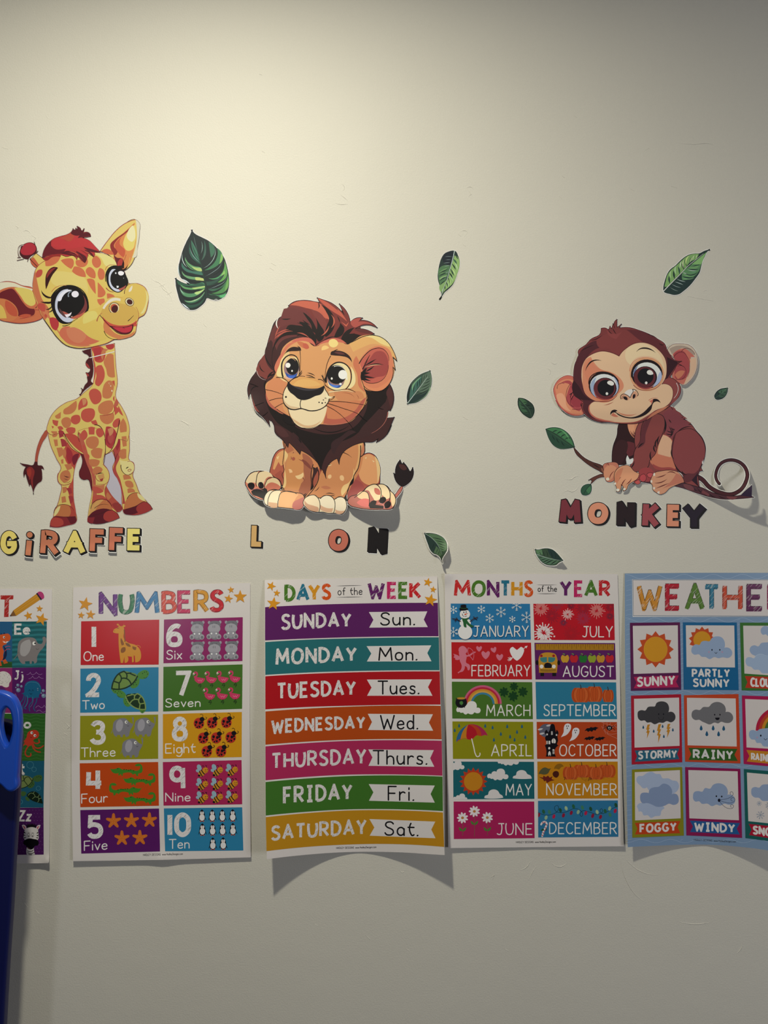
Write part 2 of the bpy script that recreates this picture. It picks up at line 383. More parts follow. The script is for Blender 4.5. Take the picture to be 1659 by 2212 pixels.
mx = n.new('ShaderNodeMixRGB'); mx.inputs[1].default_value = (*WALL, 1); mx.inputs[2].default_value = (WALL[0]*.94, WALL[1]*.935, WALL[2]*.925, 1)
l.new(n3.outputs[0], mx.inputs[0]); l.new(mx.outputs[0], b.inputs['Base Color'])
wall = box('wall_back', (-2.2, 0, 0), (2.6, .12, CEIL), M_WALL, 'structure')
M_FLOOR = mat('floor_vinyl', .5, (.05, .045, .04)); M_CEIL = mat('ceiling_paint', .8, (.45, .44, .42))
for m_, sc in ((M_FLOOR, 40), (M_CEIL, 200)): add_paper_grain(m_, sc, .1)
box('floor', (-2.2, -3.4, -.1), (2.6, .12, 0), M_FLOOR, 'structure')
box('ceiling', (-2.2, -3.4, CEIL), (2.6, .12, CEIL+.1), M_CEIL, 'structure')
# small chips and ridges in the paint, real relief in the wall's own material
def ridges(lines):
    V, F = [], []
    for s, w, hh in lines:
        v = [float(t) for t in s.split()]; P = cr(list(zip(v[::2], v[1::2])), False, 2)
        nP = len(P); b0 = len(V)
        for i, p in enumerate(P):
            a, c = P[max(0, i-1)], P[min(nP-1, i+1)]; dx, dy = c[0]-a[0], c[1]-a[1]; L = math.hypot(dx, dy) or 1
            nx, ny = -dy/L*w/2, dx/L*w/2; e = math.sin(math.pi*(i+.3)/(nP-.4))
            for sx, dd in ((-1, 0), (0, hh*e), (1, 0)):
                V.append(((p[0]+nx*sx-CX)*PX, -dd-.00002, ZC-(p[1]+ny*sx-CY)*PX))
        for i in range(nP-1):
            a = b0+3*i; F += [(a, a+1, a+4, a+3), (a+1, a+2, a+5, a+4)]
    me = bpy.data.meshes.new('paint_ridge'); me.from_pydata(V, [], F); me.materials.append(M_WALL)
    o = bpy.data.objects.new('paint_ridge', me); COL.objects.link(o); o.parent = wall; o['kind'] = 'stuff'; o['label'] = 'small chips and ridges in the wall paint'
R = []
for s in ["738 398 744 404 741 412", "735 420 745 428 752 434", "724 438 738 442 752 440", "1008 406 1016 404 1022 408", "1012 412 1018 420 1012 424", "1214 380 1220 384",
 "1208 424 1214 430", "996 500 1004 498 1010 502 1002 512", "990 506 996 510", "1000 528 1006 532", "586 568 596 574", "556 548 566 552", "582 578 592 584", "784 580 788 586",
 "32 486 40 492 36 496", "50 500 58 498 66 504 60 510", "68 508 78 514 72 522", "326 600 336 608 346 612 352 624 362 632 370 642 372 652", "332 604 350 616 366 634",
 "345 618 356 614", "362 636 372 630", "386 908 398 912 410 922 402 932", "396 910 414 920", "1362 408 1368 412", "1450 402 1462 406", "1462 308 1500 312 1530 310 1544 314",
 "1394 324 1402 320", "1220 1034 1232 1036 1242 1030 1252 1028", "1214 1066 1226 1060 1236 1062 1250 1050 1252 1056", "160 1540 152 1546", "142 1562 150 1570 146 1574 154 1566",
 "138 1584 146 1588", "110 1514 116 1518", "1180 796 1188 800 1186 810", "1190 780 1196 786 1204 784", "1196 708 1202 714", "1518 630 1526 626", "1496 582 1500 580",
 "1486 640 1540 650", "864 1880 868 1884 874 1882", "1060 1896 1068 1890 1064 1900", "1160 1870 1150 1884 1142 1902", "1146 1858 1138 1872 1124 1880", "1190 1862 1210 1872 1226 1862",
 "1340 1850 1352 1900 1372 1932 1396 1950", "1350 1852 1380 1880 1420 1890", "680 1996 686 2000", "1090 2050 1098 2054", "878 2050 884 2054", "790 2020 800 2030", "1404 1926 1410 1930",
 "1604 2036 1600 2050 1590 2060", "52 1950 60 1960", "78 1966 84 1974", "60 1996 68 1992", "560 160 566 162", "566 326 572 330", "60 806 58 812", "840 1290 860 1300",
 "1000 900 1010 906", "1060 1140 1068 1136", "1430 620 1440 622", "282 950 290 954", "148 1046 156 1040", 
 "630 1170 640 1168", 
 "1464 1990 1500 1996 1540 1990", "100 250 104 256", "1240 250 1246 254", "5 318 18 322", "300 620 310 626", "440 700 446 706"]:
    R.append((s, 1.4, .0005))
ridges(R)
# ---------------------------------------------------------------- giraffe decal
t = Thing('giraffe_decal', 'large cartoon baby giraffe wall decal standing above the word giraffe', 'wall decal', gain=G('#d8d1b8', .83))
Y, YL, OR, RD, MR, DK, SK = '#e0c468', '#e9d98c', '#c97a4c', '#bf5743', '#9a3035', '#4d1c20', '#2a1416'
t.V(20, 740, .2125)
t.part('tail'); t.S("398 890 385 940 340 1010 305 1100 285 1215 262 1212 275 1110 300 1020 345 930 380 890", '#b4573f', MR, 4)
t.sub('tail_tuft'); t.S("262 1210 285 1215 290 1245 330 1250 352 1290 325 1280 335 1340 325 1410 295 1430 265 1470 246 1545 235 1490 215 1440 205 1460 180 1390 165 1330 150 1370 148 1300 170 1262 130 1245 112 1225 180 1238 245 1242", DK)
t.fs('#8f2e2b', "175 1290 215 1262 250 1290 240 1400 245 1490 225 1440 220 1380 205 1400 190 1340"); t.fs('#a63a2e', "185 1300 215 1280 225 1320 210 1370")
t.part('hind_leg', 'shaded far legs')
t.S("715 1120 745 1200 735 1260 712 1320 720 1370 760 1395 795 1390 830 1470 835 1640 880 1640 860 1300 800 1120", '#6a2026', DK, 6)
t.S("985 1440 1010 1500 1090 1600 1150 1690 1100 1722 1060 1700 985 1600 960 1500", '#b9523f', MR, 5)
t.f("1040 1650 1090 1625 1150 1690 1098 1722", '#9b3a35'); t.fs(OR, "1000 1520 1040 1570 1010 1600 985 1560")
t.part('leg_gap', 'pale backing between the legs'); t.f("975 1140 1045 1085 1080 1200 1052 1280 1110 1400 1140 1500 1142 1650 1090 1605 1010 1500 985 1440 1018 1370 1000 1290 965 1235", '#c8c0c0')
t.part('leg'); t.S("395 930 420 1040 480 1180 525 1280 495 1350 500 1420 525 1445 515 1560 490 1650 460 1720 450 1770 415 1870 480 1878 580 1860 680 1820 675 1720 655 1600 650 1450 655 1330 690 1200 725 1130 740 1000 560 900", Y, MR, 5)
t.f("590 1010 700 1090 725 1130 690 1200 655 1330 650 1450 655 1600 676 1720 680 1800 640 1740 620 1600 600 1480 640 1400 640 1260 600 1240 560 1130", '#c0503f')
t.fs('#a63238', "590 1060 640 1120 640 1200 610 1240 580 1160"); t.fs('#7c2430', "650 1150 710 1130 690 1200 660 1250 640 1210")
t.fs(OR, "430 905 485 905 488 945 440 960", "450 985 490 985 495 1050 465 1055", "480 1070 535 1065 535 1150 505 1165", "525 1190 550 1185 552 1230 530 1230", "530 1320 600 1300 620 1380 560 1420 520 1390",
 "540 1470 580 1465 575 1520 545 1530", "530 1570 570 1560 580 1620 535 1630", "560 1240 630 1230 640 1280 590 1300", "560 1070 580 1130 560 1180 545 1100")
t.fs('#a83a3c', "580 1480 630 1475 640 1530 610 1540", "600 1560 640 1560 645 1620 620 1640", "500 900 545 905 560 950 510 970", "520 980 560 985 585 1050 535 1060")
t.l("498 1330 492 1390 520 1440 580 1447 622 1430", 6, MR); t.l("545 1415 590 1425 620 1408", 4, MR); t.tl(9, DK, "555 1352 580 1365 612 1368"); t.tl(5, DK, "555 1380 575 1390 600 1390")
t.f("470 1690 530 1650 600 1650 655 1700 660 1780 450 1775", '#c87846'); t.f("470 1700 520 1660 500 1720 456 1770", YL); t.f("600 1655 655 1700 670 1780 600 1775 625 1730", '#b64a3a')
t.l("455 1735 470 1680 520 1648 580 1648 640 1680 655 1705", 6, DK, 3)
t.sub('hoof'); t.f("450 1772 560 1770 675 1768 680 1820 580 1860 480 1878 415 1870", '#8c2c30'); t.f("450 1780 500 1782 540 1800 550 1850 480 1872 425 1862", '#b9483c'); t.f("580 1770 675 1768 678 1820 620 1840 600 1800", '#6a1e28'); t.l("450 1772 560 1772 675 1768", 4, DK)
t.part('leg'); t.S("1040 1080 1075 1200 1050 1270 1060 1320 1110 1400 1140 1500 1145 1620 1155 1700 1165 1730 1230 1750 1350 1740 1455 1690 1400 1620 1330 1540 1290 1440 1255 1340 1270 1280 1260 1220 1225 1200 1222 1080 1200 900 1110 820", Y, MR, 5)
t.fs('#b44a40', "1060 1080 1110 1000 1120 900 1130 1040 1120 1180 1085 1270 1130 1400 1160 1530 1180 1640 1150 1640 1135 1480 1100 1390 1055 1300 1075 1200")
t.fs('#a02f38', "1090 1000 1115 960 1118 1060 1095 1100"); t.l("1075 1200 1100 1130", 5, DK); t.l("1045 1085 1075 1160 1075 1205", 6, DK)
t.fs(OR, "1120 840 1160 765 1190 830 1190 905 1130 915", "1140 960 1190 950 1195 1050 1155 1060", "1135 1090 1190 1085 1190 1170 1140 1180 1115 1150", "1155 1350 1230 1360 1240 1385 1165 1395", "1175 1415 1240 1410 1262 1470 1195 1465", "1200 1490 1270 1495 1280 1520 1205 1530")
t.f("1120 1190 1180 1205 1225 1200 1262 1230 1270 1290 1240 1335 1190 1345 1150 1310 1130 1240", YL); t.l("1135 1245 1150 1310 1195 1345 1250 1330", 8, DK, 3); t.l("1200 1210 1250 1215 1272 1270 1262 1310 1220 1340", 4, MR); t.tl(10, SK, "1185 1285 1200 1270 1215 1265"); t.ring(1222, 1297, 17, 10, 5, MR, -20)
t.f("1195 1590 1240 1540 1310 1530 1370 1590 1380 1620 1280 1670 1165 1700 1180 1620", '#c87846'); t.f("1300 1530 1375 1590 1385 1610 1310 1570", YL); t.l("1198 1588 1230 1545 1270 1528 1310 1528", 6, DK, 3)
t.sub('hoof'); t.f("1155 1700 1280 1665 1385 1620 1455 1690 1350 1740 1230 1750 1165 1730", '#a63b36'); t.f("1160 1705 1310 1655 1290 1690 1310 1725 1230 1750 1170 1735", '#5e1a26'); t.l("1155 1700 1280 1665 1385 1620 1452 1690", 5, DK)
t.part('body')
t.S("835 55 1070 10 1075 90 1085 250 1100 400 1085 560 1140 650 1195 760 1222 900 1200 1000 1110 980 1080 1060 1020 1120 950 1140 800 1140 730 1130 640 1080 560 960 540 930 410 930 385 900 395 820 430 740 490 670 580 610 690 570 760 510 850 420 870 300 850 160", Y, MR, 4)
t.fs('#c0503f', "830 60 930 40 960 60 940 200 870 185 860 120", "850 150 880 280 850 420 862 300", "560 930 620 1010 700 1090 760 1130 740 1040 700 960")
t.fs('#b33d3c', "850 60 925 45 940 100 925 170 880 185", "980 30 1060 10 1065 50 1010 70", "985 855 1040 860 1090 920 1070 1010 1040 1080 990 1050 975 960")
t.fs('#c77a4e', "965 60 1010 70 975 100 955 180 935 150")
t.fs(OR, "1000 120 1060 125 1075 350 1010 345 985 270 960 190 980 150", "1010 385 1040 390 1055 500 1020 565 950 555 950 470 975 410", "905 650 960 600 1040 590 1060 650 1040 700 920 720", "920 740 1060 715 1062 780 1000 830 930 790",
 "550 690 600 650 680 590 670 690 600 730 552 720", "465 745 525 705 522 765 475 768", "530 790 560 762 610 765 618 850 580 870 535 830", "790 980 830 955 895 965 905 1040 860 1080 790 1050")
t.fs('#c45644', "890 240 940 230 970 340 910 445 880 430 885 340", "820 490 855 468 915 490 925 600 870 628 820 570", "745 690 800 668 860 680 870 740 800 810 740 780", "630 760 670 735 712 740 715 810 670 832 632 810",
 "710 610 740 570 775 565 790 640 740 665 705 690", "440 785 500 795 490 850 450 830", "430 845 455 855 440 875", "575 880 620 860 670 870 665 915 610 925", "490 860 530 850 550 880 510 895", "830 800 880 785 900 830 850 830",
 "800 870 840 855 870 870 865 935 810 935", "730 930 765 885 795 950 755 995", "890 880 930 870 960 930 920 965 885 930", "1045 390 1070 385 1075 450", "1060 640 1100 660 1125 690 1075 740 1068 690", "1050 840 1120 770 1110 850 1060 860", "1055 560 1070 540 1070 600", "920 1000 965 980 970 1060 930 1050", "1110 640 1140 700 1160 745 1125 720")
t.fs(OR, "1122 850 1158 768 1190 832 1192 905 1130 915", "1142 955 1190 950 1196 990 1145 985", "425 900 485 902 488 925 440 925")
t.fs('#a83a3c', "500 898 548 900 560 930 515 935"); t.fs('#a02f38', "985 940 1020 900 1050 960 1020 1040 990 1010"); t.f("1010 940 1040 920 1060 980 1030 1030", '#b85046')
t.fs('#c0604a', "1085 570 1110 620 1090 650 1060 640")
t.fs('#cf8a5c', "1000 880 1050 860 1060 900 1020 950", "740 575 775 570 785 600 750 640")
t.l("1068 655 1062 700 1000 735 920 735", 6, MR, 2); t.l("1120 790 1105 880 1080 980 1050 1070 1020 1110 980 1138", 8, DK, 5); t.l("555 920 590 990 640 1060 700 1110 740 1132", 8, DK, 4); t.l("870 835 920 850 955 900 972 980", 9, DK, 5); t.l("705 900 700 940 715 1010", 8, DK, 3)
t.fs('#f2e6b8', "1030 435 1038 440 1034 448 1026 445", "1042 480 1050 490 1046 502 1038 492", "1010 410 1018 408 1014 420", "1018 425 1022 424 1020 430")
t.part('mane'); t.S("742 85 790 70 830 60 840 150 855 230 850 330 835 400 858 415 800 455 760 490 725 540 712 528 735 500 730 462 752 478 770 430 795 400 790 345 798 320 778 305 812 300 820 260 778 228 780 190 800 165 815 150 790 120 762 108", DK, None, 0)
t.fs('#a63c38', "780 228 778 205 810 235 820 265", "778 308 800 318 812 340 795 345")
t.part('leg'); t.S("700 900 740 1080 790 1240 830 1340 845 1450 835 1560 815 1660 800 1760 795 1820 860 1840 1000 1825 1120 1780 1090 1720 1040 1670 990 1600 975 1480 1000 1430 1018 1370 1005 1300 960 1240 975 1100 975 980 940 900 800 870", Y, MR, 3, 0)
t.f("700 905 740 1080 790 1240 835 1340 850 1450 835 1640 870 1620 880 1460 870 1340 830 1240 800 1130 760 1000 730 930", '#c0604a')
t.fs(OR, "780 990 830 955 895 965 905 1040 860 1080 790 1050", "830 1100 900 1070 950 1085 935 1170 850 1160", "810 1190 870 1185 920 1200 900 1250 830 1255", "850 1290 910 1260 950 1290 900 1340 850 1330", "860 1440 930 1450 970 1440 965 1500 870 1500")
t.fs('#c45644', "740 1040 770 1040 780 1090 755 1100", "780 1130 810 1140 810 1180 790 1175", "850 1460 900 1470 960 1510 880 1530 850 1510", "805 860 870 860 865 935 810 935", "725 940 765 885 795 950 755 995", "890 880 930 870 960 930 920 965 885 930", "845 1570 980 1580 990 1610 850 1620")
t.l("890 1330 878 1370 905 1405 950 1405", 5, MR); t.f("895 1350 960 1330 970 1380 920 1400", '#d19a5a'); t.tl(10, SK, "890 1340 920 1328 955 1328"); t.f("920 1390 955 1378 950 1400 930 1408", '#a63c38')
t.l("955 1240 1000 1290 1018 1370 990 1430 940 1442 890 1438", 6, MR, 3); t.l("972 980 978 1080 960 1230", 6, DK)
t.f("830 1680 880 1610 950 1595 1020 1640 1055 1710 930 1730 810 1770", '#c87846'); t.f("850 1650 890 1610 960 1600 900 1660 850 1740 812 1765", '#d9a25c'); t.l("828 1690 860 1620 930 1592 990 1600 1040 1665", 6, DK, 4); t.l("868 1684 910 1655 960 1643 1010 1650", 6, DK, 2)
t.sub('hoof'); t.f("800 1770 920 1740 1050 1705 1120 1780 1000 1825 860 1840 795 1820", '#ac3f37'); t.f("805 1775 1040 1710 960 1750 960 1790 1020 1815 860 1840 797 1820", '#601b26'); t.f("800 1780 870 1775 850 1838 800 1820", '#8b2b30'); t.l("800 1770 920 1740 1050 1705 1120 1778", 5, DK)
t.part('neck_seam', 'thin white gap across the neck'); t.l("815 155 900 135 1070 92", 8, '#eee9d8', cap='butt')
# head
t.V(0, 460, .20494)
t.part('horn'); t.S("320 485 380 425 420 455 480 500 430 560 410 578 370 540", Y, DK, 5); t.f("322 486 352 465 400 530 425 570 410 578", '#c4603f'); t.l("315 485 405 578", 7, DK)
t.f("225 350 260 325 320 310 362 325 388 370 380 420 330 450 290 485 240 470 205 420 215 380", '#501a20'); t.S("228 375 250 340 300 315 350 325 380 370 350 425 290 445 235 435 215 400", '#b3303a', None, 0, 3); t.ls(6, DK, "185 470 220 470", "360 305 372 340", "300 480 290 510", "385 420 400 400", "180 500 250 485", "205 470 190 400 205 350 240 335"); t.l("215 460 195 410 205 360 245 340", 5, '#e2d9c8')
t.part('ear'); t.S("-10 740 60 722 150 732 230 765 345 795 380 880 400 950 420 1000 440 1110 400 1130 300 1155 200 1162 100 1150 -10 1120", '#cc7048', MR, 5)
t.f("-10 745 60 728 150 738 240 775 345 800 330 860 240 800 120 780 -10 820", '#e3dbb8'); t.f("150 790 240 790 345 830 370 900 370 960 340 980 280 960 220 880", '#ddc766')
t.f("-10 860 60 812 130 800 180 850 240 940 300 1000 360 1010 360 1070 310 1090 200 1090 170 1060 120 940 -10 900", '#6e2228'); t.f("-10 900 60 910 120 940 180 1010 190 1080 170 1110 -10 1110", '#cf7d4a'); t.f("-10 960 20 980 60 1060 70 1110 -10 1112", '#dcb95a'); t.f("60 920 130 960 180 1030 180 1090 120 1080", '#c2573c')
t.f("200 1085 280 1065 330 1075 240 1105", '#c2573c'); t.l("210 1115 300 1100 370 1080", 5, MR, 2); t.l("360 1020 420 1024", 5, MR); t.tl(8, MR, "345 830 375 890 380 950"); t.tl(8, DK, "370 1005 382 995 390 980")
t.part('ear'); t.S("1055 405 1130 300 1220 190 1320 110 1425 70 1465 100 1470 200 1450 350 1420 470 1370 560 1300 612 1240 560 1180 470", Y, DK, 4)
t.f("1430 72 1465 100 1470 200 1450 350 1420 470 1395 470 1440 300 1440 150", '#dcd5b5'); t.f("1420 100 1300 210 1200 290 1162 340 1175 400 1200 440 1190 490 1250 560 1300 612 1350 560 1400 440 1430 300 1425 180", '#d98a4c')
t.f("1415 110 1300 215 1215 275 1162 335 1175 400 1205 450 1240 410 1200 350 1240 280 1330 210", '#8f2f2d'); t.f("1340 200 1260 270 1210 340 1240 410 1300 470 1320 400 1260 320 1290 240", '#c75c3e'); t.f("1420 125 1370 170 1310 270 1300 340 1350 400 1400 380 1425 300", '#e3cf6e'); t.f("1400 130 1350 190 1340 260 1390 305 1410 290 1425 200", '#e9e0a8')
t.f("1195 430 1230 470 1285 480 1310 530 1290 590 1240 560 1215 500", '#6a2028'); t.f("1240 560 1260 490 1290 475 1300 560", '#b23a36'); t.f("1070 405 1110 380 1170 395 1200 440 1120 430", '#cf6a44'); t.l("1052 410 1130 300 1220 190 1320 110 1425 70", 6, MR)
t.l("1330 440 1310 500", 4, MR); t.l("1370 470 1355 540", 4, '#dcc766')
t.part('head'); t.S("400 560 480 500 620 440 800 420 1000 415 1120 440 1210 500 1240 570 1310 620 1350 740 1450 745 1530 790 1562 880 1555 980 1520 1070 1460 1110 1440 1190 1420 1270 1340 1315 1210 1330 1130 1370 1000 1405 880 1425 780 1420 690 1390 600 1310 520 1200 470 1130 435 1080 400 980 360 870 345 780 355 680 375 600", '#dfc363', MR, 5)
t.f("375 610 350 720 355 830 400 960 440 1080 470 1130 520 1050 440 900 400 760", '#c8744a'); t.f("430 950 500 1040 540 1120 620 1270 720 1380 850 1410 960 1400 780 1330 650 1280 560 1150 460 1060", '#cf7d52'); t.f("540 620 700 620 900 700 920 850 880 800 760 770 620 780 550 740", '#e2cc74'); t.f("980 425 1120 440 1210 500 1230 550 1120 560 1060 470", '#e4d786')
t.fs('#cf7049', "470 470 560 440 640 450 620 500 480 560", "640 500 720 478 765 485 778 540 750 590 700 560", "800 500 860 490 920 480 920 540 880 570 800 540", "975 480 1010 450 1060 500 1060 550 1020 580 980 550", "780 565 880 600 905 675 820 660 758 615", "905 600 940 570 990 600 1002 690 940 670", "1050 580 1080 590 1085 700 1060 705 1032 660", "915 700 990 705 1005 770 1008 855 950 780", "1030 730 1060 760 1108 860 1080 885 1030 885", "1025 910 1095 900 1105 930 1060 975 1035 950", "1125 850 1200 870 1210 880 1130 905", "1050 720 1090 770")
t.fs('#c05040', "385 620 410 598 445 600 435 660 385 682", "400 960 470 965 480 1010 470 1040 420 1020", "468 1080 480 1062 500 1085 485 1105")
t.f("520 1110 560 1100 610 1130 618 1190 590 1240 555 1220 530 1170", '#b93a3c'); t.f("1440 790 1500 815 1530 860 1520 900 1480 880", '#c4503f')
t.f("625 1260 650 1215 780 1205 860 1240 930 1300 1050 1350 960 1385 800 1385 680 1345", '#cf6f50'); t.f("700 1220 780 1207 860 1240 910 1290 840 1370 750 1340", '#d2805a')
t.l("470 1130 540 1230 620 1330 700 1395 800 1422 900 1420", 7, SK, 3)
t.f("730 1210 830 1130 950 1030 1080 990 1100 1080 1040 1120 1090 1200 1150 1300 1050 1345 940 1300 850 1220", '#dcbe5c'); t.f("880 1090 940 1040 1010 1040 1030 1090 960 1140 880 1170", '#e0cf70')
t.part('muzzle'); t.f("1050 990 1120 930 1220 880 1310 870 1320 800 1380 745 1480 760 1562 850 1555 960 1500 1070 1460 1100 1440 1180 1300 1200 1150 1180 1060 1080", '#dcbc5c'); t.f("1060 1060 1140 1160 1250 1180 1380 1160 1450 1110 1460 1060 1410 990 1300 960 1150 950", '#d2aa52'); t.f("1530 810 1560 880 1545 980 1500 1060 1480 1060 1540 930", '#e2d58a')
t.fs('#e6dcc0', "1080 1005 1115 950 1180 900 1270 905 1270 930 1190 930 1130 970 1100 1015", "1355 830 1370 790 1395 765 1395 790 1370 830"); t.l("1310 850 1320 800 1345 762 1385 745 1420 745", 7, DK, 2); t.l("1130 900 1200 885 1290 895", 4, '#c98a48', 2)
t.f("1080 1090 1160 1160 1280 1185 1400 1160 1440 1130 1440 1190 1300 1210 1150 1200 1100 1150", '#c8503f'); t.f("1095 1150 1140 1190 1220 1270 1300 1290 1380 1270 1420 1240 1400 1290 1340 1315 1210 1330 1120 1280", '#d0814e'); t.f("1100 1250 1150 1290 1240 1325 1180 1330 1130 1300", '#e0bd5c')
t.sub('mouth'); t.f("1150 1185 1250 1200 1340 1195 1400 1172 1400 1215 1370 1265 1300 1278 1240 1260 1190 1220", '#5a1722'); t.f("1185 1200 1260 1205 1330 1205 1390 1185 1380 1240 1310 1262 1250 1245", '#c03340'); t.l("1055 1080 1090 1120 1140 1175 1190 1225 1240 1265 1300 1280 1370 1265 1400 1220 1405 1175", 7, SK, 4); t.l("1405 1175 1440 1150 1462 1090 1450 1020 1430 990", 5, MR, 3); t.l("1022 1140 1040 1090 1075 1055", 9, MR, 3); t.l("1098 1245 1120 1290 1170 1325 1240 1328", 7, SK, 3); t.tl(5, SK, "1290 1215 1305 1210 1315 1222")
t.sub('nostril'); t.ring(1200, 1000, 50, 48, 9, '#e8dfb0', 10); t.f("1170 985 1200 960 1235 975 1245 1010 1215 1052 1185 1045 1170 1015", '#c0503f'); t.e(1210, 1012, 34, 40, '#4a1c1c', 15); t.l("1255 975 1225 950 1180 950 1152 985 1152 1020 1170 1048", 6, DK)
t.e(1365, 938, 44, 36, '#e8dfb0', 35); t.e(1367, 938, 33, 27, '#4a1c1c', 35); t.ring(1365, 938, 48, 38, 5, DK, 35); t.l("1350 1138 1370 1120 1390 1100 1410 1080", 8, SK, 3)
t.part('eye'); t.f("540 900 600 820 680 775 780 775 880 840 925 920 925 1030 880 1060 800 1090 740 1160 640 1160 580 1090 545 1000", '#171314')
t.f("580 960 600 880 650 820 720 803 700 830 630 890 605 970 620 1040 680 1090 740 1105 780 1115 740 1150 680 1145 620 1090 585 1020", '#c9ccd6'); t.f("600 920 640 850 700 812 760 815 680 860 620 930", '#e9e7ea')
t.f("870 860 910 930 915 1010 860 1080 800 1110 740 1105 800 1080 860 1020 890 960", '#7c3a38'); t.f("740 1110 790 1085 860 1060 900 1030 860 1085 790 1115", '#c06048'); t.e(760, 950, 118, 128, '#151315'); t.f("625 1000 660 1040 720 1080 700 1105 640 1060", '#5a3a38'); t.f("655 1035 700 1050 740 1080 700 1100", '#b0584a')
t.e(792, 856, 38, 34, '#efe9ee'); t.l("722 880 725 845 755 828", 14, '#8a939c', 6); t.f("680 1070 720 1065 755 1045 735 1085 700 1100", '#f1e6e6'); t.tl(8, '#e8b7a8', "745 1085 755 1095 768 1085"); t.l("540 890 600 810 680 770 780 770 880 830 925 920 925 1030", 12, '#171314', 8)
t.l("660 1190 720 1180 760 1150 820 1110", 7, SK, 3); t.l("545 830 580 790 640 765 700 768", 5, '#c4603f', 2)
t.sub('eyelash'); t.tl(20, SK, "435 815 460 860 510 890 580 880", "430 935 480 945 540 940 570 900"); t.tl(12, SK, "480 1015 520 1010 550 970", "510 1045 540 1035 560 990")
t.part('eye'); t.f("1120 700 1125 620 1165 565 1230 555 1290 590 1330 660 1352 740 1310 800 1250 838 1190 820 1140 770", '#171314'); t.f("1145 690 1155 630 1190 592 1220 595 1175 640 1165 720 1195 780 1250 805 1290 800 1250 830 1195 810 1155 760", '#cfd2da'); t.e(1255, 700, 78, 88, '#151315', -15); t.f("1250 800 1300 780 1330 760 1300 805 1260 818", '#b0584a')
t.f("1245 625 1270 612 1308 630 1300 650 1265 658 1248 645", '#f3eef2'); t.e(1220, 634, 8, 9, '#eee'); t.f("1228 768 1250 768 1248 786 1232 790", '#eee'); t.e(1303, 687, 4, 5, '#999'); t.l("1115 720 1120 630 1150 580 1210 560", 8, '#171314'); t.l("1110 600 1140 555 1200 548 1235 552", 5, '#c4603f', 2)
t.sub('eyelash'); t.tl(16, SK, "1235 570 1300 600 1345 545", "1230 560 1300 575 1305 510", "1230 560 1290 560 1300 490"); t.l("1120 790 1150 820 1200 832", 8, MR, 2)
t.part('eyebrow'); t.f("485 805 478 720 490 640 530 585 570 568 612 578 590 605 555 650 520 720 500 770", '#3c1518'); t.f("492 690 500 630 540 590 590 575 545 620", '#8f2f2d')
t.part('hair'); t.S("445 470 460 400 500 330 560 275 640 245 710 225 750 200 770 165 790 185 800 160 820 185 812 140 850 165 858 195 888 165 870 215 950 220 955 245 860 260 940 290 1000 350 1055 410 980 395 1000 440 985 465 930 420 920 470 895 525 860 500 820 450 810 495 770 450 700 460 640 440 520 450", '#b83a38', DK, 3)
t.f("445 470 460 400 500 330 545 290 540 340 580 380 640 385 700 370 640 430 540 440", '#6a1e26'); t.f("700 300 790 240 860 260 940 290 1000 350 1045 405 960 370 890 355 800 370 700 380 620 370 540 350 560 290 640 260", '#c0393b'); t.f("620 270 700 235 760 205 780 240 720 300 680 280", '#b94a38'); t.f("770 165 790 185 800 160 820 185 812 140 850 165 858 195 888 165 870 215 840 235 780 235 745 215", '#5a1c24'); t.fs('#5a1c24', "820 265 870 215 950 218 958 240 900 250", "880 360 960 380 1050 408 960 410", "640 430 700 400 780 420 830 470 780 455 700 440", "800 400 860 430 910 470 895 525 840 470", "890 390 950 410 990 460 920 420")
t.fs('#9b2f2b', "445 475 520 455 560 440 640 432 640 460 560 460 480 500"); t.tl(9, '#8f2a2a', "700 420 780 440 850 480", "760 400 820 430 880 500", "840 390 900 420 940 460"); t.tl(8, '#c85a42', "730 410 790 420 830 450", "880 400 930 420 960 450")
t.build()
# ---------------------------------------------------------------- lion decal
def sstep(a, b, x):
    t = max(0., min(1., (x-a)/(b-a))); return t*t*(3-2*t)
def interp(x, pts):
    if x <= pts[0][0]: return pts[0][1]
    for (a, u), (b, v) in zip(pts, pts[1:]):
        if x <= b: return u+(v-u)*(x-a)/(b-a)
    return pts[-1][1]
def lion_h(x, y):
    A = interp(x, [(520, .013), (580, .014), (625, .018), (655, .012), (700, .006), (735, .006), (770, .014), (830, .025), (860, .02), (900, .004)])
    return A*sstep(1045, 1108, y)**1.2+.004*sstep(590, 540, x)*sstep(840, 900, y)*(1-sstep(940, 1000, y))
t = Thing('lion_decal', 'cartoon baby lion wall decal sitting, lower paws peeling off the wall', 'wall decal', hf=lion_h, gain=G('#c8bfa2', 1.0))
SK = '#1a1413'; T1, T2, T3, T4 = '#cf9a5c', '#c07a48', '#a3563c', '#dfb878'
t.V(510, 900, .2411)
t.part('tail'); t.S("1290 810 1380 740 1430 690 1465 640 1495 610 1490 650 1450 710 1400 760 1320 810", '#a85a48', SK, 5)
t.sub('tail_tuft'); t.S("1470 388 1490 430 1500 410 1530 445 1560 500 1582 455 1590 490 1575 560 1540 600 1490 625 1440 590 1418 540 1412 505 1430 530 1428 470 1445 420", '#231a19', SK, 5); t.f("1460 430 1500 430 1530 470 1500 480 1470 460", '#4a2a25')
t.part('thigh'); t.S("430 285 380 300 330 370 318 420 305 520 330 560 400 620 440 600", '#a8573d', SK, 6); t.f("425 300 375 330 345 400 330 470 345 475 380 405 400 440 425 430", '#cf9356'); t.fs('#dfb878', "362 365 388 348 375 385"); t.f("345 520 400 480 420 560 400 600", '#9a4c38')
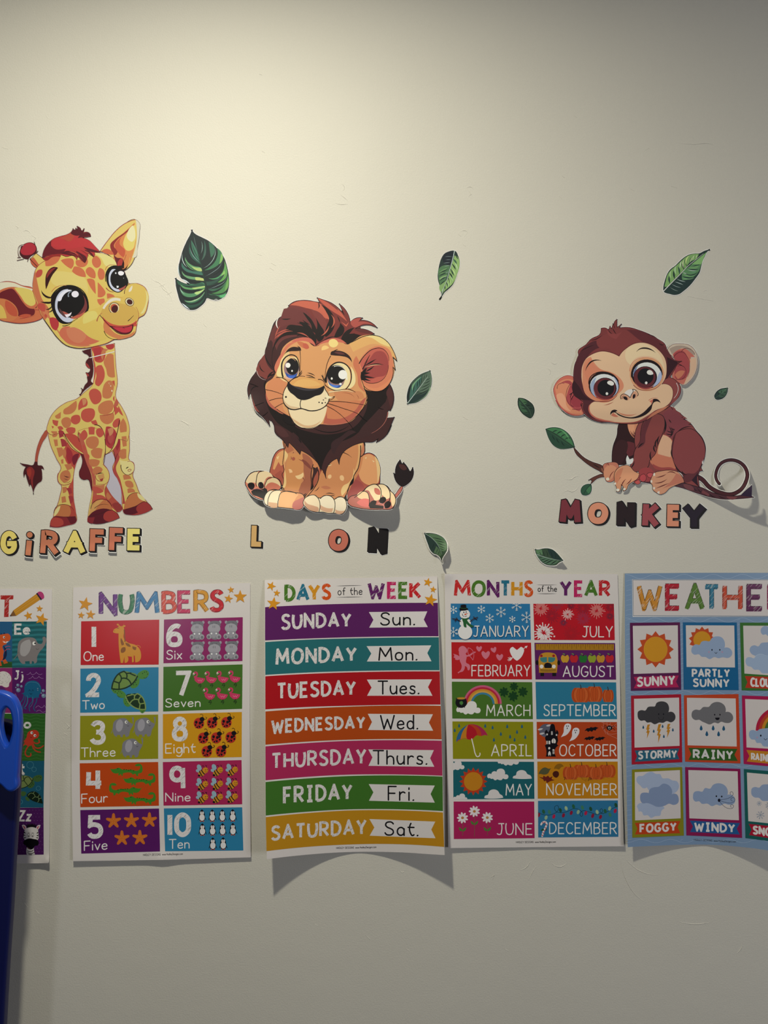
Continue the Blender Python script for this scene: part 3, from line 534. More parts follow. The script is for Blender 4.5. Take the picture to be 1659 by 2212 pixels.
t.part('thigh'); t.S("1105 370 1140 340 1190 325 1240 345 1275 400 1290 450 1290 530 1275 620 1200 640 1120 760 1000 780 1010 620 1060 480", '#a04f3c', SK, 6); t.f("1110 380 1150 345 1195 335 1240 360 1275 430 1285 520 1265 600 1200 615 1130 580 1095 500", '#d09058'); t.f("1240 350 1275 400 1290 460 1285 540 1265 600 1262 480", '#d8b070'); t.fs('#e3c48a', "1218 390 1240 400 1232 408"); t.f("1155 372 1168 360 1166 378", '#e3c48a')
t.f("1040 560 1120 590 1150 640 1090 720 1000 740 1010 640", '#94453a')
t.part('chest'); t.S("430 170 1110 170 1150 250 1140 350 1110 480 1050 590 1020 640 960 760 620 760 440 660 430 560 430 300 415 210", T2, None, 0)
t.f("880 600 740 480 690 450 670 540 675 660 760 560 720 660 680 680", SK); t.f("690 480 730 450 740 520 710 600 690 560", '#3a2421')
t.part('front_leg'); t.f("430 190 560 240 660 370 690 470 670 600 660 700 600 760 540 780 400 720 415 640 435 520 428 300", '#bb7b4a'); t.f("595 330 690 420 680 480 665 660 600 730 560 640 610 560 595 440", '#9a5a3c'); t.f("430 190 480 240 520 300 460 330 430 260", '#a8633f'); t.f("470 330 590 330 600 520 560 660 440 640 445 480", '#c08048')
t.f("460 330 430 440 445 520 430 640 415 650 432 520 428 300", '#d8b06c'); t.e(514, 378, 15, 16, '#9a5038'); t.f("470 470 495 475 505 500 480 505", '#dcae72'); t.l("425 200 430 320 420 440 430 480 412 520 425 560 420 610 400 650", 7, SK, 4)
t.l("415 210 445 240 435 290", 6, SK); t.l("690 430 672 520 675 610 668 660", 7, SK); t.tl(8, '#7a3e30', "555 378 600 400 640 415", "555 530 590 540 612 580"); t.tl(6, '#7a3e30', "490 355 495 370 488 388", "510 315 516 322 505 330"); t.f("590 380 640 410 680 480 640 450 600 410", '#7a4030')
t.f("530 530 570 520 600 500 600 540 560 560", T4)
t.part('front_leg'); t.f("870 280 960 240 1010 200 1110 180 1115 350 1090 480 1040 600 990 700 940 760 780 760 650 720 700 620 740 500 800 400", '#bf7d4a'); t.f("735 480 840 320 850 400 770 480 735 560 700 640 690 590", '#9a5038'); t.f("960 230 1000 200 1000 290 960 270 900 340 880 300", '#a5603f')
t.f("1115 180 1150 260 1145 320 1118 350", '#b56f48'); t.f("1080 180 1115 190 1110 350 1085 470 1045 520 1090 380", '#cf9a5c'); t.f("1050 460 1060 520 1020 590 990 660 950 710 940 680 960 620 1010 590", '#d9b26e')
t.f("790 425 810 410 835 425 860 430 830 442 805 440", T4); t.e(790, 497, 14, 11, '#96492f', -20); t.f("820 540 830 522 850 520 850 550 832 556", '#dcae72'); t.f("932 530 950 525 968 550 960 575 942 572", '#dcae72'); t.f("760 630 800 620 850 640 800 650", '#b06a44')
t.l("1110 175 1135 210 1150 255 1140 340 1115 360", 7, SK); t.l("1116 260 1110 380 1090 470 1055 530 1040 590 1018 620 1000 670 960 740", 8, SK, 6); t.tl(7, SK, "800 690 840 685 890 700", "845 708 865 706 885 712"); t.tl(6, SK, "880 318 960 322 1010 345 1040 370", "700 670 730 650 745 625", "812 435 830 430 850 430")
t.l("735 480 738 560 700 640 660 690 620 730", 8, SK, 6)
t.f("1020 600 1000 670 960 740 1000 760 1005 640 1050 590 1055 540", SK)
t.tl(7, SK, "405 655 425 650 435 658", "405 640 425 640 432 646"); t.tl(10, SK, "600 740 612 700 630 685", "610 740 620 710 640 690", "1090 210 1150 235 1155 265")
t.part('hind_paw'); t.S("80 590 90 560 130 510 180 490 240 488 300 505 340 540 390 570 405 630 340 680 250 745 200 735 140 700 100 640", '#c87858', SK, 6)
t.sub('toe'); t.f("85 580 130 515 200 490 185 540 180 600 150 590 110 600", '#dcc08a'); t.f("185 560 205 500 260 488 320 520 330 545 270 560 250 640 190 620", '#dcc08a'); t.f("260 600 290 550 340 545 385 580 400 630 330 650 280 660", '#d5b880'); t.f("260 640 310 590 360 600 400 630 330 670", '#b8684a'); t.f("290 540 330 545 300 560 260 570", '#b8684a')
t.l("180 625 182 560 205 500 245 488", 6, SK); t.l("250 660 262 600 290 555 340 545 390 575 402 632", 6, SK); t.l("80 590 92 560 135 505 190 490", 7, SK)
t.sub('paw_pad'); t.f("105 605 130 590 160 600 165 630 140 655 115 640", '#1c1616'); t.f("200 595 225 586 245 605 242 640 215 645 198 620", '#1c1616'); t.f("135 670 180 645 230 650 260 640 280 660 262 700 245 740 190 715 150 700", '#1c1616'); t.l("205 600 212 625", 4, '#6a5a5a', 2); t.l("130 660 200 650 245 665", 4, '#8a5a5a', 2)
t.part('hind_paw'); t.S("1000 770 1020 720 1080 700 1160 650 1200 615 1250 605 1300 605 1350 620 1390 670 1425 720 1430 760 1400 820 1300 832 1180 830 1080 815 1020 795", '#a8604c', SK, 6)
t.sub('toe'); t.f("1150 665 1195 620 1250 608 1295 650 1300 730 1240 750 1210 700 1180 660", '#dcc08a'); t.f("1275 608 1330 612 1370 660 1380 720 1340 740 1300 680", '#dcc08a'); t.f("1380 665 1420 715 1428 760 1400 810 1385 740", '#d8b880'); t.f("1080 710 1140 668 1180 690 1192 740 1150 740 1100 730", '#dcb880'); t.f("1120 740 1190 740 1190 810 1120 800 1080 770", '#cc6858'); t.fs('#b5604a', "1240 640 1280 650 1290 700 1250 690")
t.l("1060 725 1110 690 1140 668 1175 680 1192 730 1190 800", 6, SK); t.l("1140 670 1195 618 1250 606 1290 640 1300 700 1280 760", 7, SK); t.l("1275 606 1330 610 1370 655 1380 720 1365 770", 7, SK); t.l("1380 665 1425 715 1430 765 1402 822", 7, SK)
t.sub('paw_pad'); t.f("1200 770 1240 750 1260 760 1250 790 1320 800 1320 825 1200 822", '#1c1616'); t.f("1285 760 1300 725 1335 722 1345 745 1320 775 1295 780", '#1c1616'); t.f("1330 780 1370 755 1388 775 1370 815 1335 820", '#1c1616'); t.l("1270 780 1320 790 1330 820", 5, '#c9877a', 3)
t.part('front_paw'); t.S("250 760 260 700 300 662 360 656 430 665 520 680 600 700 605 790 590 820 480 822 380 812 300 806 262 785", '#cc8a58', SK, 6)
t.sub('toe'); t.f("252 760 262 700 300 665 330 665 295 720 285 795 262 780", '#e0cba0'); t.f("290 800 295 720 330 668 400 668 390 740 378 808", '#dfc898'); t.f("380 808 385 740 410 680 460 675 560 700 520 760 510 820", '#d8a066'); t.f("515 765 560 740 605 720 605 790 590 818 505 820", '#b56a58'); t.f("290 765 370 775 372 808 300 802", '#c89a6e')
t.l("285 798 290 730 325 672 380 660", 6, SK); t.l("375 808 380 740 405 680 450 668 540 690", 6, SK); t.l("250 760 262 700 300 662 370 656", 6, SK)
t.part('front_paw'); t.S("600 770 610 740 650 710 700 702 750 730 790 708 840 710 880 740 920 718 960 725 990 780 980 840 950 872 900 866 870 865 820 866 780 855 740 856 690 850 640 825", '#dfc898', SK, 6)
t.sub('toe'); t.f("608 770 620 735 670 712 725 715 745 780 735 835 680 820 640 800", '#dcc494'); t.f("610 745 640 780 700 800 740 820 735 850 680 845 630 815", '#c09068'); t.f("755 740 795 712 845 715 880 760 875 820 830 830 760 800", '#e0cba0'); t.f("755 790 800 815 870 820 860 855 790 850 755 830", '#c89a70'); t.f("885 750 925 725 960 730 985 785 975 840 930 850 890 830", '#e0cba0'); t.f("888 830 930 845 975 840 950 868 890 862", '#c89a70')
t.l("705 704 740 740 752 800 742 855", 6, SK); t.l("755 735 795 708 845 710 880 750 886 810 872 865", 6, SK); t.l("885 740 925 720 960 725 988 780", 6, SK)
# mane and head
t.V(520, 630, .2170)
t.part('mane'); t.S("250 580 240 620 175 710 155 790 100 870 68 960 80 1055 100 1000 115 1080 150 1180 230 1260 290 1340 280 1260 330 1330 340 1400 420 1480 470 1550 480 1500 540 1560 590 1620 600 1580 700 1640 850 1860 870 1730 960 1660 980 1720 1020 1600 1100 1540 1220 1500 1330 1490 1370 1460 1350 1500 1440 1440 1500 1330 1455 1420 1530 1250 1440 1260 1470 1180 1490 1185 1525 1080 1510 970 1470 900 1300 800 1200 600 1000 430 700 300 400 250 340 300 300 400", '#3d2320', SK, 5)
t.f("160 780 250 600 300 400 400 250 480 150 620 150 760 300 900 420 600 440 400 500 340 700 330 800", '#5f302a')
t.f("155 790 180 710 250 610 330 800 250 870 180 830", '#74382e'); t.f("240 600 300 480 350 560 340 800 290 760", '#3d211e')
t.f("100 880 150 840 250 880 250 1000 270 1100 330 1300 220 1240 150 1180 110 1050", '#35201e'); t.f("110 1000 130 1100 190 1200 160 1190 120 1090", '#7a3c30')
t.f("250 880 300 1050 380 1180 480 1250 520 1320 700 1400 900 1420 1180 1300 1250 1050 1200 980 1400 960 1470 920 1440 1100 1300 1260 1150 1420 900 1560 800 1790 700 1600 500 1400 360 1300 250 1080", '#1d1513')
t.f("1480 950 1510 1000 1515 1080 1490 1160 1470 1080 1450 1000", '#4a2824'); t.f("1300 1250 1440 1100 1460 1200 1420 1330 1340 1400 1150 1460 1200 1360", '#3c2421'); t.l("1465 1200 1440 1290 1370 1370 1300 1410", 7, '#a05a48', 3)
t.f("340 1330 420 1360 480 1440 430 1450 360 1400", '#4a2a26'); t.f("520 1400 600 1480 640 1560 560 1530 500 1450", '#3a2220'); t.f("900 1520 1000 1440 1100 1380 1150 1400 1000 1500 930 1620", '#362120')
t.f("470 140 620 90 760 100 880 130 980 180 1060 260 1090 310 1200 300 1200 380 1330 430 1200 440 1060 520 940 460 800 480 745 530 700 440 560 440 400 470 320 560 340 380 400 260 480 150", '#5e2c28')
t.S("475 140 520 105 620 85 720 95 790 115 760 60 820 80 900 110 980 170 1030 230 980 120 1050 190 1085 270 1088 310 1140 265 1215 262 1180 285 1260 290 1320 320 1360 362 1290 335 1220 335 1140 370 1240 375 1330 420 1200 460 1060 520 1000 480 900 450 820 490 745 530 710 480 640 440 560 440 640 300 560 200 500 165", '#703029', SK, 5)
t.f("490 135 560 100 680 95 790 120 840 160 870 230 890 280 800 240 740 190 640 160 560 140", '#b55a40'); t.f("765 65 850 100 920 150 980 200 1030 250 1060 300 1000 250 920 200 850 150", '#b0523c'); t.f("700 180 800 220 850 300 860 380 820 460 790 360 740 260", '#74362e'); t.f("560 150 640 180 720 260 760 340 780 400 700 330 640 250 500 190 430 190 480 155", '#6a302c')
t.f("430 170 600 190 700 280 740 380 720 430 600 350 480 330 380 370 400 260", '#64302b'); t.f("1090 300 1140 270 1200 265 1170 300 1240 300 1320 330 1230 320 1120 350", '#a04a3c'); t.f("1130 380 1240 380 1310 415 1180 400", '#5a2a26')
t.f("470 340 560 335 680 370 740 430 750 520 700 490 620 440 520 430 400 460 350 520 340 790 310 690 315 590 360 470 440 400", '#1d1513')
t.fs('#1d1513', "740 250 790 330 830 400 820 470 780 500 740 420 760 360", "860 330 880 280 850 200 800 130 880 180 930 260 930 350 850 450 830 440", "960 240 990 310 1030 360 1000 440 930 450 960 380 985 340", "1130 360 1080 420 1140 415 1050 450 1000 470 1040 400", "1100 420 1240 440 1330 425 1180 470 1060 520 1000 470", "620 210 690 260 740 340 770 420 720 400 700 330 660 270", "580 300 640 310 690 350 720 400 640 360")
t.tl(12, '#a8503c', "350 430 420 390 480 375", "360 470 420 410 520 395", "390 340 360 400 340 460", "560 410 620 420 680 460", "330 480 400 420 460 400"); t.tl(14, '#b5583f', "770 180 820 220 850 280", "900 230 930 290 900 360", "800 440 850 400 880 340", "960 170 1000 220 1040 270", "1000 300 1050 340 1080 300"); t.tl(12, SK, "400 270 440 275 500 268", "700 480 720 420 710 400", "615 280 650 310 690 330", "610 320 640 340 690 350", "560 310 620 330 680 380", "620 205 660 240 700 300", "770 170 780 130 770 110")
t.tl(10, SK, "190 720 200 770 240 800", "240 620 270 700 320 760", "100 1000 130 950 180 945", "470 1160 600 1500 560 1450", "700 1340 900 1400 1080 1330"); t.l("160 790 200 860 250 880", 6, '#c0a090', 2); t.tl(12, '#e6ddd0', "380 260 355 310 375 370"); 
t.part('head'); t.f("390 650 420 560 500 490 620 460 745 545 850 480 940 460 1060 525 1200 440 1320 430 1430 470 1500 560 1550 680 1520 660 1530 780 1470 930 1400 980 1220 960 1260 1080 1190 1190 1100 1290 960 1320 800 1320 700 1330 480 1240 360 1180 280 1090 250 1000 250 920 320 860 360 780", '#c98d54')
t.f("1080 520 1210 450 1320 433 1430 475 1500 560 1540 660 1500 640 1440 560 1330 520 1200 560 1120 600", '#cf9c58'); t.f("1210 450 1320 433 1440 480 1490 550 1400 520 1300 460", '#d8bd72')
t.f("500 500 620 455 700 470 745 545 620 490 540 500", '#bb5f48'); t.f("745 545 850 480 940 460 1055 520 940 500 840 510", '#bb5f48'); t.f("345 800 400 620 490 510 560 500 480 550 430 620 400 740 370 830", '#c06a4a'); t.f("360 840 390 720 440 620 480 570 470 700 420 780", '#d3b070')
t.f("560 500 640 520 660 570 620 560 580 530", '#b86840'); t.f("620 515 660 520 680 560 650 572 630 560", '#b4563c'); t.f("880 490 940 475 970 520 940 552 900 550 875 515", '#ddc070'); t.f("805 585 815 545 860 540 880 560 840 578", '#ddb468')
t.f("260 930 330 860 430 880 470 940 430 1060 420 1150 480 1230 360 1190 290 1110 250 1010", '#c57d4e'); t.f("250 1000 290 1100 380 1180 490 1240 380 1200 280 1130", '#a85840'); t.f("370 830 410 860 470 900 400 870", T4)
t.f("850 1100 1000 1080 1240 1090 1180 1200 1080 1290 960 1315 830 1310 850 1200", '#c07448'); t.f("855 1200 860 1260 940 1270 1040 1250 1140 1180 1220 1070 1250 1050 1180 1190 1080 1290 960 1318 820 1312", '#aa5740'); t.f("1150 640 1200 760 1200 900 1240 1000 1180 950 1160 830 1120 700", '#bd6b46')
t.f("930 950 1000 985 1130 990 1200 1000 1230 1060 1150 1080 950 1060", '#c07c4c'); t.tl(6, '#9a5838', "1000 1010 1060 1010 1110 1030 1135 1060", "1150 1020 1165 1040 1175 1070")
t.sub('chin_beard'); t.f("470 1160 600 1170 720 1180 860 1140 840 1230 800 1310 740 1350 680 1362 600 1350 540 1310 500 1240", '#dcc390'); t.f("500 1250 540 1300 600 1340 680 1355 740 1340 800 1280 740 1320 640 1330 560 1290", '#c9a06e'); t.l("470 1165 490 1240 510 1300 500 1260 540 1330 535 1310 590 1350 640 1358 720 1352 790 1320 780 1340", 6, SK, 3)
t.l("360 1170 440 1220 490 1245", 6, SK); t.l("820 1318 960 1322 1080 1292 1150 1230", 6, '#b86850', 3); t.f("480 1240 510 1300 540 1330 440 1300 400 1220", SK)
t.part('ear'); t.f("1180 700 1230 620 1300 560 1400 540 1480 580 1510 660 1520 780 1500 880 1430 970 1330 990 1260 970 1210 900 1200 800", '#c8764e'); t.f("1190 720 1240 640 1310 570 1420 565 1470 640 1475 700 1470 780 1420 870 1340 910 1250 900 1200 860 1210 780", '#b45844'); t.f("1215 770 1290 660 1340 600 1420 600 1460 660 1465 760 1440 830 1360 850 1280 870", '#954138'); t.f("1210 900 1260 940 1340 960 1430 920 1500 850 1440 960 1330 990 1250 970", '#cf7e50')
t.f("1200 880 1205 800 1260 760 1240 800 1290 810 1230 830 1340 860 1240 860 1300 890", SK); t.l("1180 715 1230 640 1310 575 1400 565 1450 600 1475 690", 10, SK, 3); t.l("1215 770 1260 680 1285 630 1230 720", 12, SK, 3); t.l("1210 870 1260 905 1340 910 1420 870 1460 800 1468 730", 7, SK, 3); t.tl(14, SK, "1230 740 1300 700 1350 670", "1220 780 1300 730 1425 730", "1235 800 1290 770 1330 740"); t.tl(8, '#d8a070', "1230 760 1330 730 1400 730")
t.l("1060 522 1130 490 1210 450 1320 433 1400 455 1470 510 1520 590 1555 690 1515 650 1540 780 1515 750 1510 850 1470 930 1400 985 1330 992 1260 970 1220 930", 7, SK, 5); t.l("1200 800 1202 870 1225 940 1255 1060 1210 1170 1150 1240 1080 1295", 6, SK, 4)
t.tl(9, SK, "1250 990 1265 1060 1245 1100", "1225 960 1250 1000 1280 1035"); t.l("345 800 320 740 310 700", 5, SK)
t.tl(12, SK, "260 870 300 830 345 825", "265 850 290 820 335 790", "250 980 235 930 255 880")
t.part('eye'); t.f("365 840 385 730 420 650 450 630 420 720 420 800 440 850 400 860", '#dcc27e'); t.f("420 700 440 660 500 650 560 660 580 720 585 790 560 840 510 865 460 870 425 830 410 770", '#d6b878'); t.e(506, 765, 76, 95, '#8c6a62'); t.f("440 830 470 845 520 855 560 830 540 860 490 875 450 860", '#d0a080'); t.f("446 800 500 830 560 810 550 850 500 862 460 845", '#2d4a80'); t.f("470 830 510 840 545 830 525 858 480 855", '#3f63a8'); t.e(515, 745, 64, 84, '#171414'); t.e(470, 733, 25, 25, '#e9dfe6'); t.e(511, 789, 8, 10, '#eee')
t.l("420 850 408 780 415 700 450 650 500 628 550 645 575 690 585 760 580 830", 16, SK, 6); t.l("355 853 410 858 450 880 475 905 520 870 570 850", 7, SK, 5); t.tl(8, SK, "430 630 470 590 560 580", "575 830 600 800 610 780", "570 840 600 820 612 800"); t.l("590 590 595 680 590 790", 6, SK, 3); t.l("440 690 490 660 545 690", 7, '#d9a070', 3)
t.part('eye'); t.f("845 940 850 800 880 700 940 680 1080 720 1130 800 1140 900 1100 970 1000 985 900 975", '#cf8f56'); t.f("1090 740 1140 840 1130 930 1060 970 1090 900 1105 830", '#dcc584'); t.f("865 870 900 750 980 700 1060 740 1090 830 1080 910 1040 965 940 980 885 955", '#dcc688'); t.e(955, 845, 98, 108, '#8c6a5c'); t.f("870 880 900 925 960 940 1010 910 990 950 920 950 880 920", '#2d4a80'); t.f("885 910 930 930 980 930 960 950 910 945", '#4a70b0'); t.e(955, 825, 95, 95, '#171414'); t.f("1040 760 1070 800 1070 880 1040 950 1000 970 1030 900 1050 840", '#dcc688'); t.e(1016, 826, 44, 46, '#e9dde6'); t.e(906, 865, 10, 12, '#eee'); t.e(993, 920, 13, 12, '#eee'); t.f("1045 870 1062 840 1060 880", '#f4e8d8')
t.l("850 900 862 810 900 740 960 705 1030 715 1085 770 1102 850 1085 920 1045 970", 17, SK, 8); t.l("930 745 980 740 1030 770 1050 800", 6, '#e8d8c0', 2); t.l("840 930 890 965 940 982 1030 972 1090 975 1140 1000", 8, SK, 4); t.l("895 640 870 690 850 760 840 860 845 930", 6, SK, 4); t.tl(8, SK, "820 890 810 840 800 830", "835 900 820 850 815 820", "845 910 835 880 840 850", "1060 965 1080 970 1110 985")
t.l("880 1000 960 990 1040 985 1120 1000", 12, '#e0c088', 4)
t.part('eyebrow'); t.f("445 612 470 575 510 552 560 552 590 560 598 585 560 590 500 592 465 600", '#2a1a18'); t.tl(8, SK, "560 540 590 560 600 590")
t.part('eyebrow'); t.f("895 630 900 600 940 588 1000 592 1060 620 1095 660 1108 705 1070 660 1000 640 940 635", '#2a1a18'); t.tl(8, SK, "900 610 930 590 970 572"); t.f("930 605 990 600 1040 625 990 625", '#5a302a')
t.part('muzzle'); t.f("480 930 550 860 640 850 720 860 800 890 840 930 800 960 700 970 600 960 520 960", '#cd9450'); t.f("520 930 580 880 680 875 760 900 800 930 700 945 600 945", '#d3a058'); t.S("480 900 520 960 700 1000 830 940 840 970 870 1020 880 1070 850 1130 790 1170 700 1185 600 1165 540 1175 480 1165 430 1110 420 1040 440 970 465 930", '#dcc592', SK, 7, 0)
t.f("425 1060 440 1120 490 1160 560 1170 600 1160 560 1150 480 1130", '#c9a878'); t.l("600 1080 592 1120 600 1163", 8, SK); t.l("430 1110 470 1155 530 1175 600 1163 680 1185 770 1178 840 1140 880 1080", 10, SK, 7); t.l("838 1060 880 1058 935 1042 910 1070 870 1075", 7, SK, 3); t.f("850 1010 880 1040 920 1045 890 1062 850 1060", '#e3cd9a')
for x, y, r in ((450, 1048, 10), (780, 1102, 7), (811, 1109, 8), (823, 1078, 6), (842, 1104, 6)): t.e(x, y, r, r, SK)
t.l("480 905 530 860 600 840 640 845", 6, SK, 3); t.l("770 875 830 900 832 930", 6, SK, 4); t.tl(7, SK, "645 830 700 840 745 865", "650 850 700 855 740 862", "660 808 710 820 740 838")
t.sub('nose'); t.f("462 925 475 895 510 930 580 948 700 965 790 955 828 935 828 980 800 1020 740 1040 690 1065 620 1080 570 1065 530 1030 490 1000", '#1b1718'); t.f("490 920 560 948 700 968 800 958 700 985 580 970", '#3a3536')
for a in ("250 975 340 995 430 1030", "285 1085 350 1065 420 1058", "340 1155 380 1130 425 1108", "95 915 140 930 170 945", "140 1135 190 1115 230 1100", "220 1235 250 1215 270 1195", "880 1090 1060 1100 1240 1130", "860 1110 1000 1155 1200 1240 1230 1270", "850 1135 950 1190 1050 1280", "1370 1150 1400 1165 1420 1168", "1190 1240 1230 1270 1260 1290", "1050 1280 1080 1310 1120 1370"):
    t.part('whisker'); t.l(a, 5, SK, 3)
t.build()
# ---------------------------------------------------------------- monkey decal
def monkey_h(x, y):
    a = .034*sstep(1490, 1650, x)**1.3*sstep(1000, 1060, y)
    b = .003*sstep(1560, 1500, x)*sstep(700, 790, y)*sstep(925, 880, y)
    c = .004*sstep(1320, 1360, x)*sstep(1400, 1370, x)*sstep(1020, 1045, y)
    return a+b+c
t = Thing('monkey_decal', 'cartoon baby monkey wall decal crouching on a branch, branch tip curling off the wall', 'wall decal', hf=monkey_h, gain=G('#b8b09a', .98))
BR, B2, B3, SK = '#7c3c36', '#66302e', '#40201f', '#1c1214'
F1, F2, F3 = '#cba37c', '#c07a58', '#a04a40'
t.V(1160, 860, .3008)
t.part('tail'); t.l("1140 560 1180 580 1240 640 1320 680 1400 690 1460 660 1500 600 1510 540 1480 480 1430 450 1380 445 1320 470 1290 520 1285 570 1310 615", 34, SK, 22); t.l("1140 560 1180 580 1240 640 1320 680 1400 690 1460 660 1500 600 1510 540 1480 480 1430 450 1380 445 1320 470 1290 520 1285 570 1308 612", 25, '#432023', 14)
t.add(ribbon(cr(t.pts("1140 560 1180 580 1240 640 1320 680 1400 690 1460 660 1500 600 1510 540 1480 480 1430 450 1380 445 1320 470 1290 520 1285 570 1310 617"), False), 34*.3008+3, 22*.3008+3), '#e0dacb', True)
t.part('branch'); t.S("262 350 290 380 330 420 390 455 460 480 520 520 500 545 440 520 370 480 320 440 280 400", '#4a2a22', SK, 3); t.S("370 590 420 560 480 548 500 568 430 580 395 610 385 618 395 588", '#5a3228', SK, 3); t.S("740 600 820 580 940 600 1060 610 1180 640 1270 680 1350 700 1440 700 1480 690 1540 625 1545 705 1560 712 1440 724 1340 726 1240 710 1140 680 1040 645 940 625 820 615", '#4a2a2e', SK, 3)
t.tl(6, SK, "1060 620 1090 640 1140 650", "1150 640 1170 670 1220 690", "1230 680 1250 700 1290 712", "1180 660 1200 690 1240 705", "1300 700 1330 715 1360 720", "1100 630 1120 650 1160 668", "400 470 430 490 450 500"); t.f("1460 700 1500 660 1545 625 1542 710", '#2c2030'); t.f("460 500 510 520 500 540 470 530", '#7a4a38')
t.fs('#6a3a3a', "1050 620 1120 640 1130 660 1060 640", "1190 660 1240 690 1230 705 1180 680", "1360 705 1440 708 1430 720 1370 718")
t.part('leaf'); t.S("62 222 120 210 170 218 220 250 255 300 270 352 220 362 160 362 120 340 90 300 70 250", '#2f4a34', '#14201a', 3); t.f("70 224 130 214 190 230 240 290 262 345 190 290 130 250", '#3c6a40'); t.f("70 230 120 265 200 320 262 352 180 356 120 335 85 280", '#26402f'); t.tl(8, '#1a2c22', "110 245 130 235 150 232", "140 262 160 245 185 240", "170 285 190 265 210 262", "110 262 120 290 130 300", "140 282 150 310 165 325", "175 305 185 330 200 345", "200 300 225 285 240 290"); t.tl(7, '#5d8f5a', "160 225 200 250 230 300"); t.l("66 226 140 265 210 315 268 352", 3, '#142018')
t.part('leaf'); t.S("388 618 392 650 380 685 350 698 325 692 315 660 330 632 360 618", '#2c4c36', '#14201a', 3); t.f("380 630 388 655 370 688 350 660", '#3f6a45'); t.l("386 620 360 650 335 688", 3, '#14201a')
t.part('far_arm'); t.S("590 180 650 180 730 300 770 430 690 440 680 470 640 440 640 475 600 480 540 470 545 350 575 260 580 210", '#2c1717', SK, 3); t.f("650 310 690 320 730 340 700 400 660 420 635 360", '#5a2628'); t.f("560 340 600 300 640 310 640 400 600 480 550 465", '#361c1c')
t.part('chest'); t.f("650 180 760 180 750 310 720 300 680 270 655 220", '#c07c58'); t.f("655 190 700 190 700 280 665 240", '#c98a62'); t.tl(7, '#5a2a24', "670 230 690 270 720 295", "690 230 710 270 735 300", "710 235 722 265 740 290", "685 240 702 275 728 298")
t.part('far_hand'); t.S("475 480 520 462 580 470 590 500 570 570 540 600 500 598 485 560 480 520", '#b06a50', SK, 3); t.f("490 500 530 480 570 500 550 560 520 590 495 580", '#c0805c'); t.e(508, 581, 13, 11, '#d8bfa0'); t.tl(6, '#6a2a26', "520 590 530 550 560 520", "490 480 510 470 520 490")
t.part('back'); t.S("740 170 850 110 960 60 1000 90 1050 130 1070 160 1110 190 1140 230 1190 290 1210 350 1205 420 1195 460 1180 500 1190 520 1150 530 1160 580 1166 640 1060 610 900 560 780 500 720 400 700 300", '#7c3c37', SK, 4)
t.f("900 130 960 80 1000 100 1060 150 1100 200 1040 220 1000 260 960 300 930 260 915 190", '#78393a'); t.tl(8, '#2a1416', "1000 255 1050 215 1115 205", "945 150 955 165 965 178", "900 130 918 180 910 260"); t.tl(7, SK, "945 200 965 240 950 290", "960 205 975 240 955 280", "930 230 965 245 985 240", "925 255 960 262 980 258", "920 290 945 285 955 270", "910 300 930 295 940 280", "945 215 985 225 982 238")
t.ls(4, SK, "1000 90 1010 96", "1055 130 1040 140", "1072 158 1050 150", "1112 190 1090 188", "960 60 975 82", "1190 295 1170 280", "1210 350 1192 330", "1200 440 1195 460")
t.tl(10, '#7c3c37', "1000 92 1020 105 1035 110", "1040 130 1060 140 1080 150", "1070 155 1090 175 1110 180", "960 62 985 75 1000 98"); 
t.part('belly'); t.f("905 262 960 290 985 330 985 420 1000 500 960 520 880 500 830 480 810 450 840 400 870 340", '#b5694c'); t.f("905 265 960 295 975 340 965 400 960 425 900 410 868 400 880 320", '#c79a74'); t.f("830 470 880 495 970 500 1000 515 900 520 840 500", '#8f3f38')
t.part('near_arm'); t.S("760 180 850 110 905 130 918 190 900 260 870 330 850 400 810 450 800 490 760 520 735 525 700 530 670 500 690 440 700 380 740 310 745 240", '#7c3c36', SK, 4); t.f("765 180 830 130 800 200 780 260 770 330 720 360 740 310 748 240", '#5a2a2c'); t.tl(10, SK, "905 130 925 190 905 262", "880 270 865 310 870 340", "850 330 840 370 855 390", "820 380 815 430 825 450", "870 290 850 340 860 360"); t.tl(9, SK, "770 320 740 340 725 360", "670 505 690 480 700 450")
t.part('thigh'); t.S("1000 250 1050 225 1120 225 1170 270 1205 340 1205 420 1180 480 1150 560 1060 606 1030 560 990 480 968 400 972 320", '#7c3b38', '#2a1416', 4); t.f("1000 255 980 330 975 420 1000 500 1050 545 1070 555 1060 600 1030 565 990 480 966 400 970 320", '#4c2224'); t.f("1070 545 1130 540 1170 490 1150 560 1060 606", '#5a2a2c'); t.tl(8, SK, "968 360 965 400 985 440", "990 470 1010 510 1070 550", "1040 520 1050 540 1080 548"); t.f("1160 530 1110 590 1165 640 1150 580", '#2c1820')
t.tl(8, '#d8cfc0', "1185 450 1190 470 1195 440")
t.part('far_foot', 'red far toes under the belly'); t.f("735 520 800 500 840 540 830 590 780 600 740 590 700 610 690 590 720 570", '#8f3a38'); t.S("740 560 770 545 785 565 770 600 745 595", '#a84040', SK, 3, 0); t.S("790 545 820 535 840 548 830 568 800 568", '#b04a48', SK, 3, 0); t.S("700 600 730 585 745 605 720 620", '#b04c44', SK, 3, 1)
t.part('foot'); t.S("840 540 900 522 960 518 1010 530 1040 560 1055 605 1000 625 950 650 920 680 880 692 858 680 830 655 830 630 812 600 820 575", '#c08662', SK, 3.5); t.f("1000 540 1040 565 1055 605 960 630 900 650 960 600", '#b06a50'); t.tl(7, '#5a2420', "850 570 900 560 930 545", "840 610 890 605 935 580", "850 650 900 630 950 610", "930 540 970 530 1000 545"); t.tl(5, '#d8cfc0', "1010 530 1035 545 1050 570")
t.fs('#d8c0a8', "835 545 845 535 850 555 838 560", "815 590 828 590 828 608 815 606", "834 640 848 640 846 655 834 652", "865 672 880 668 880 686 866 684")
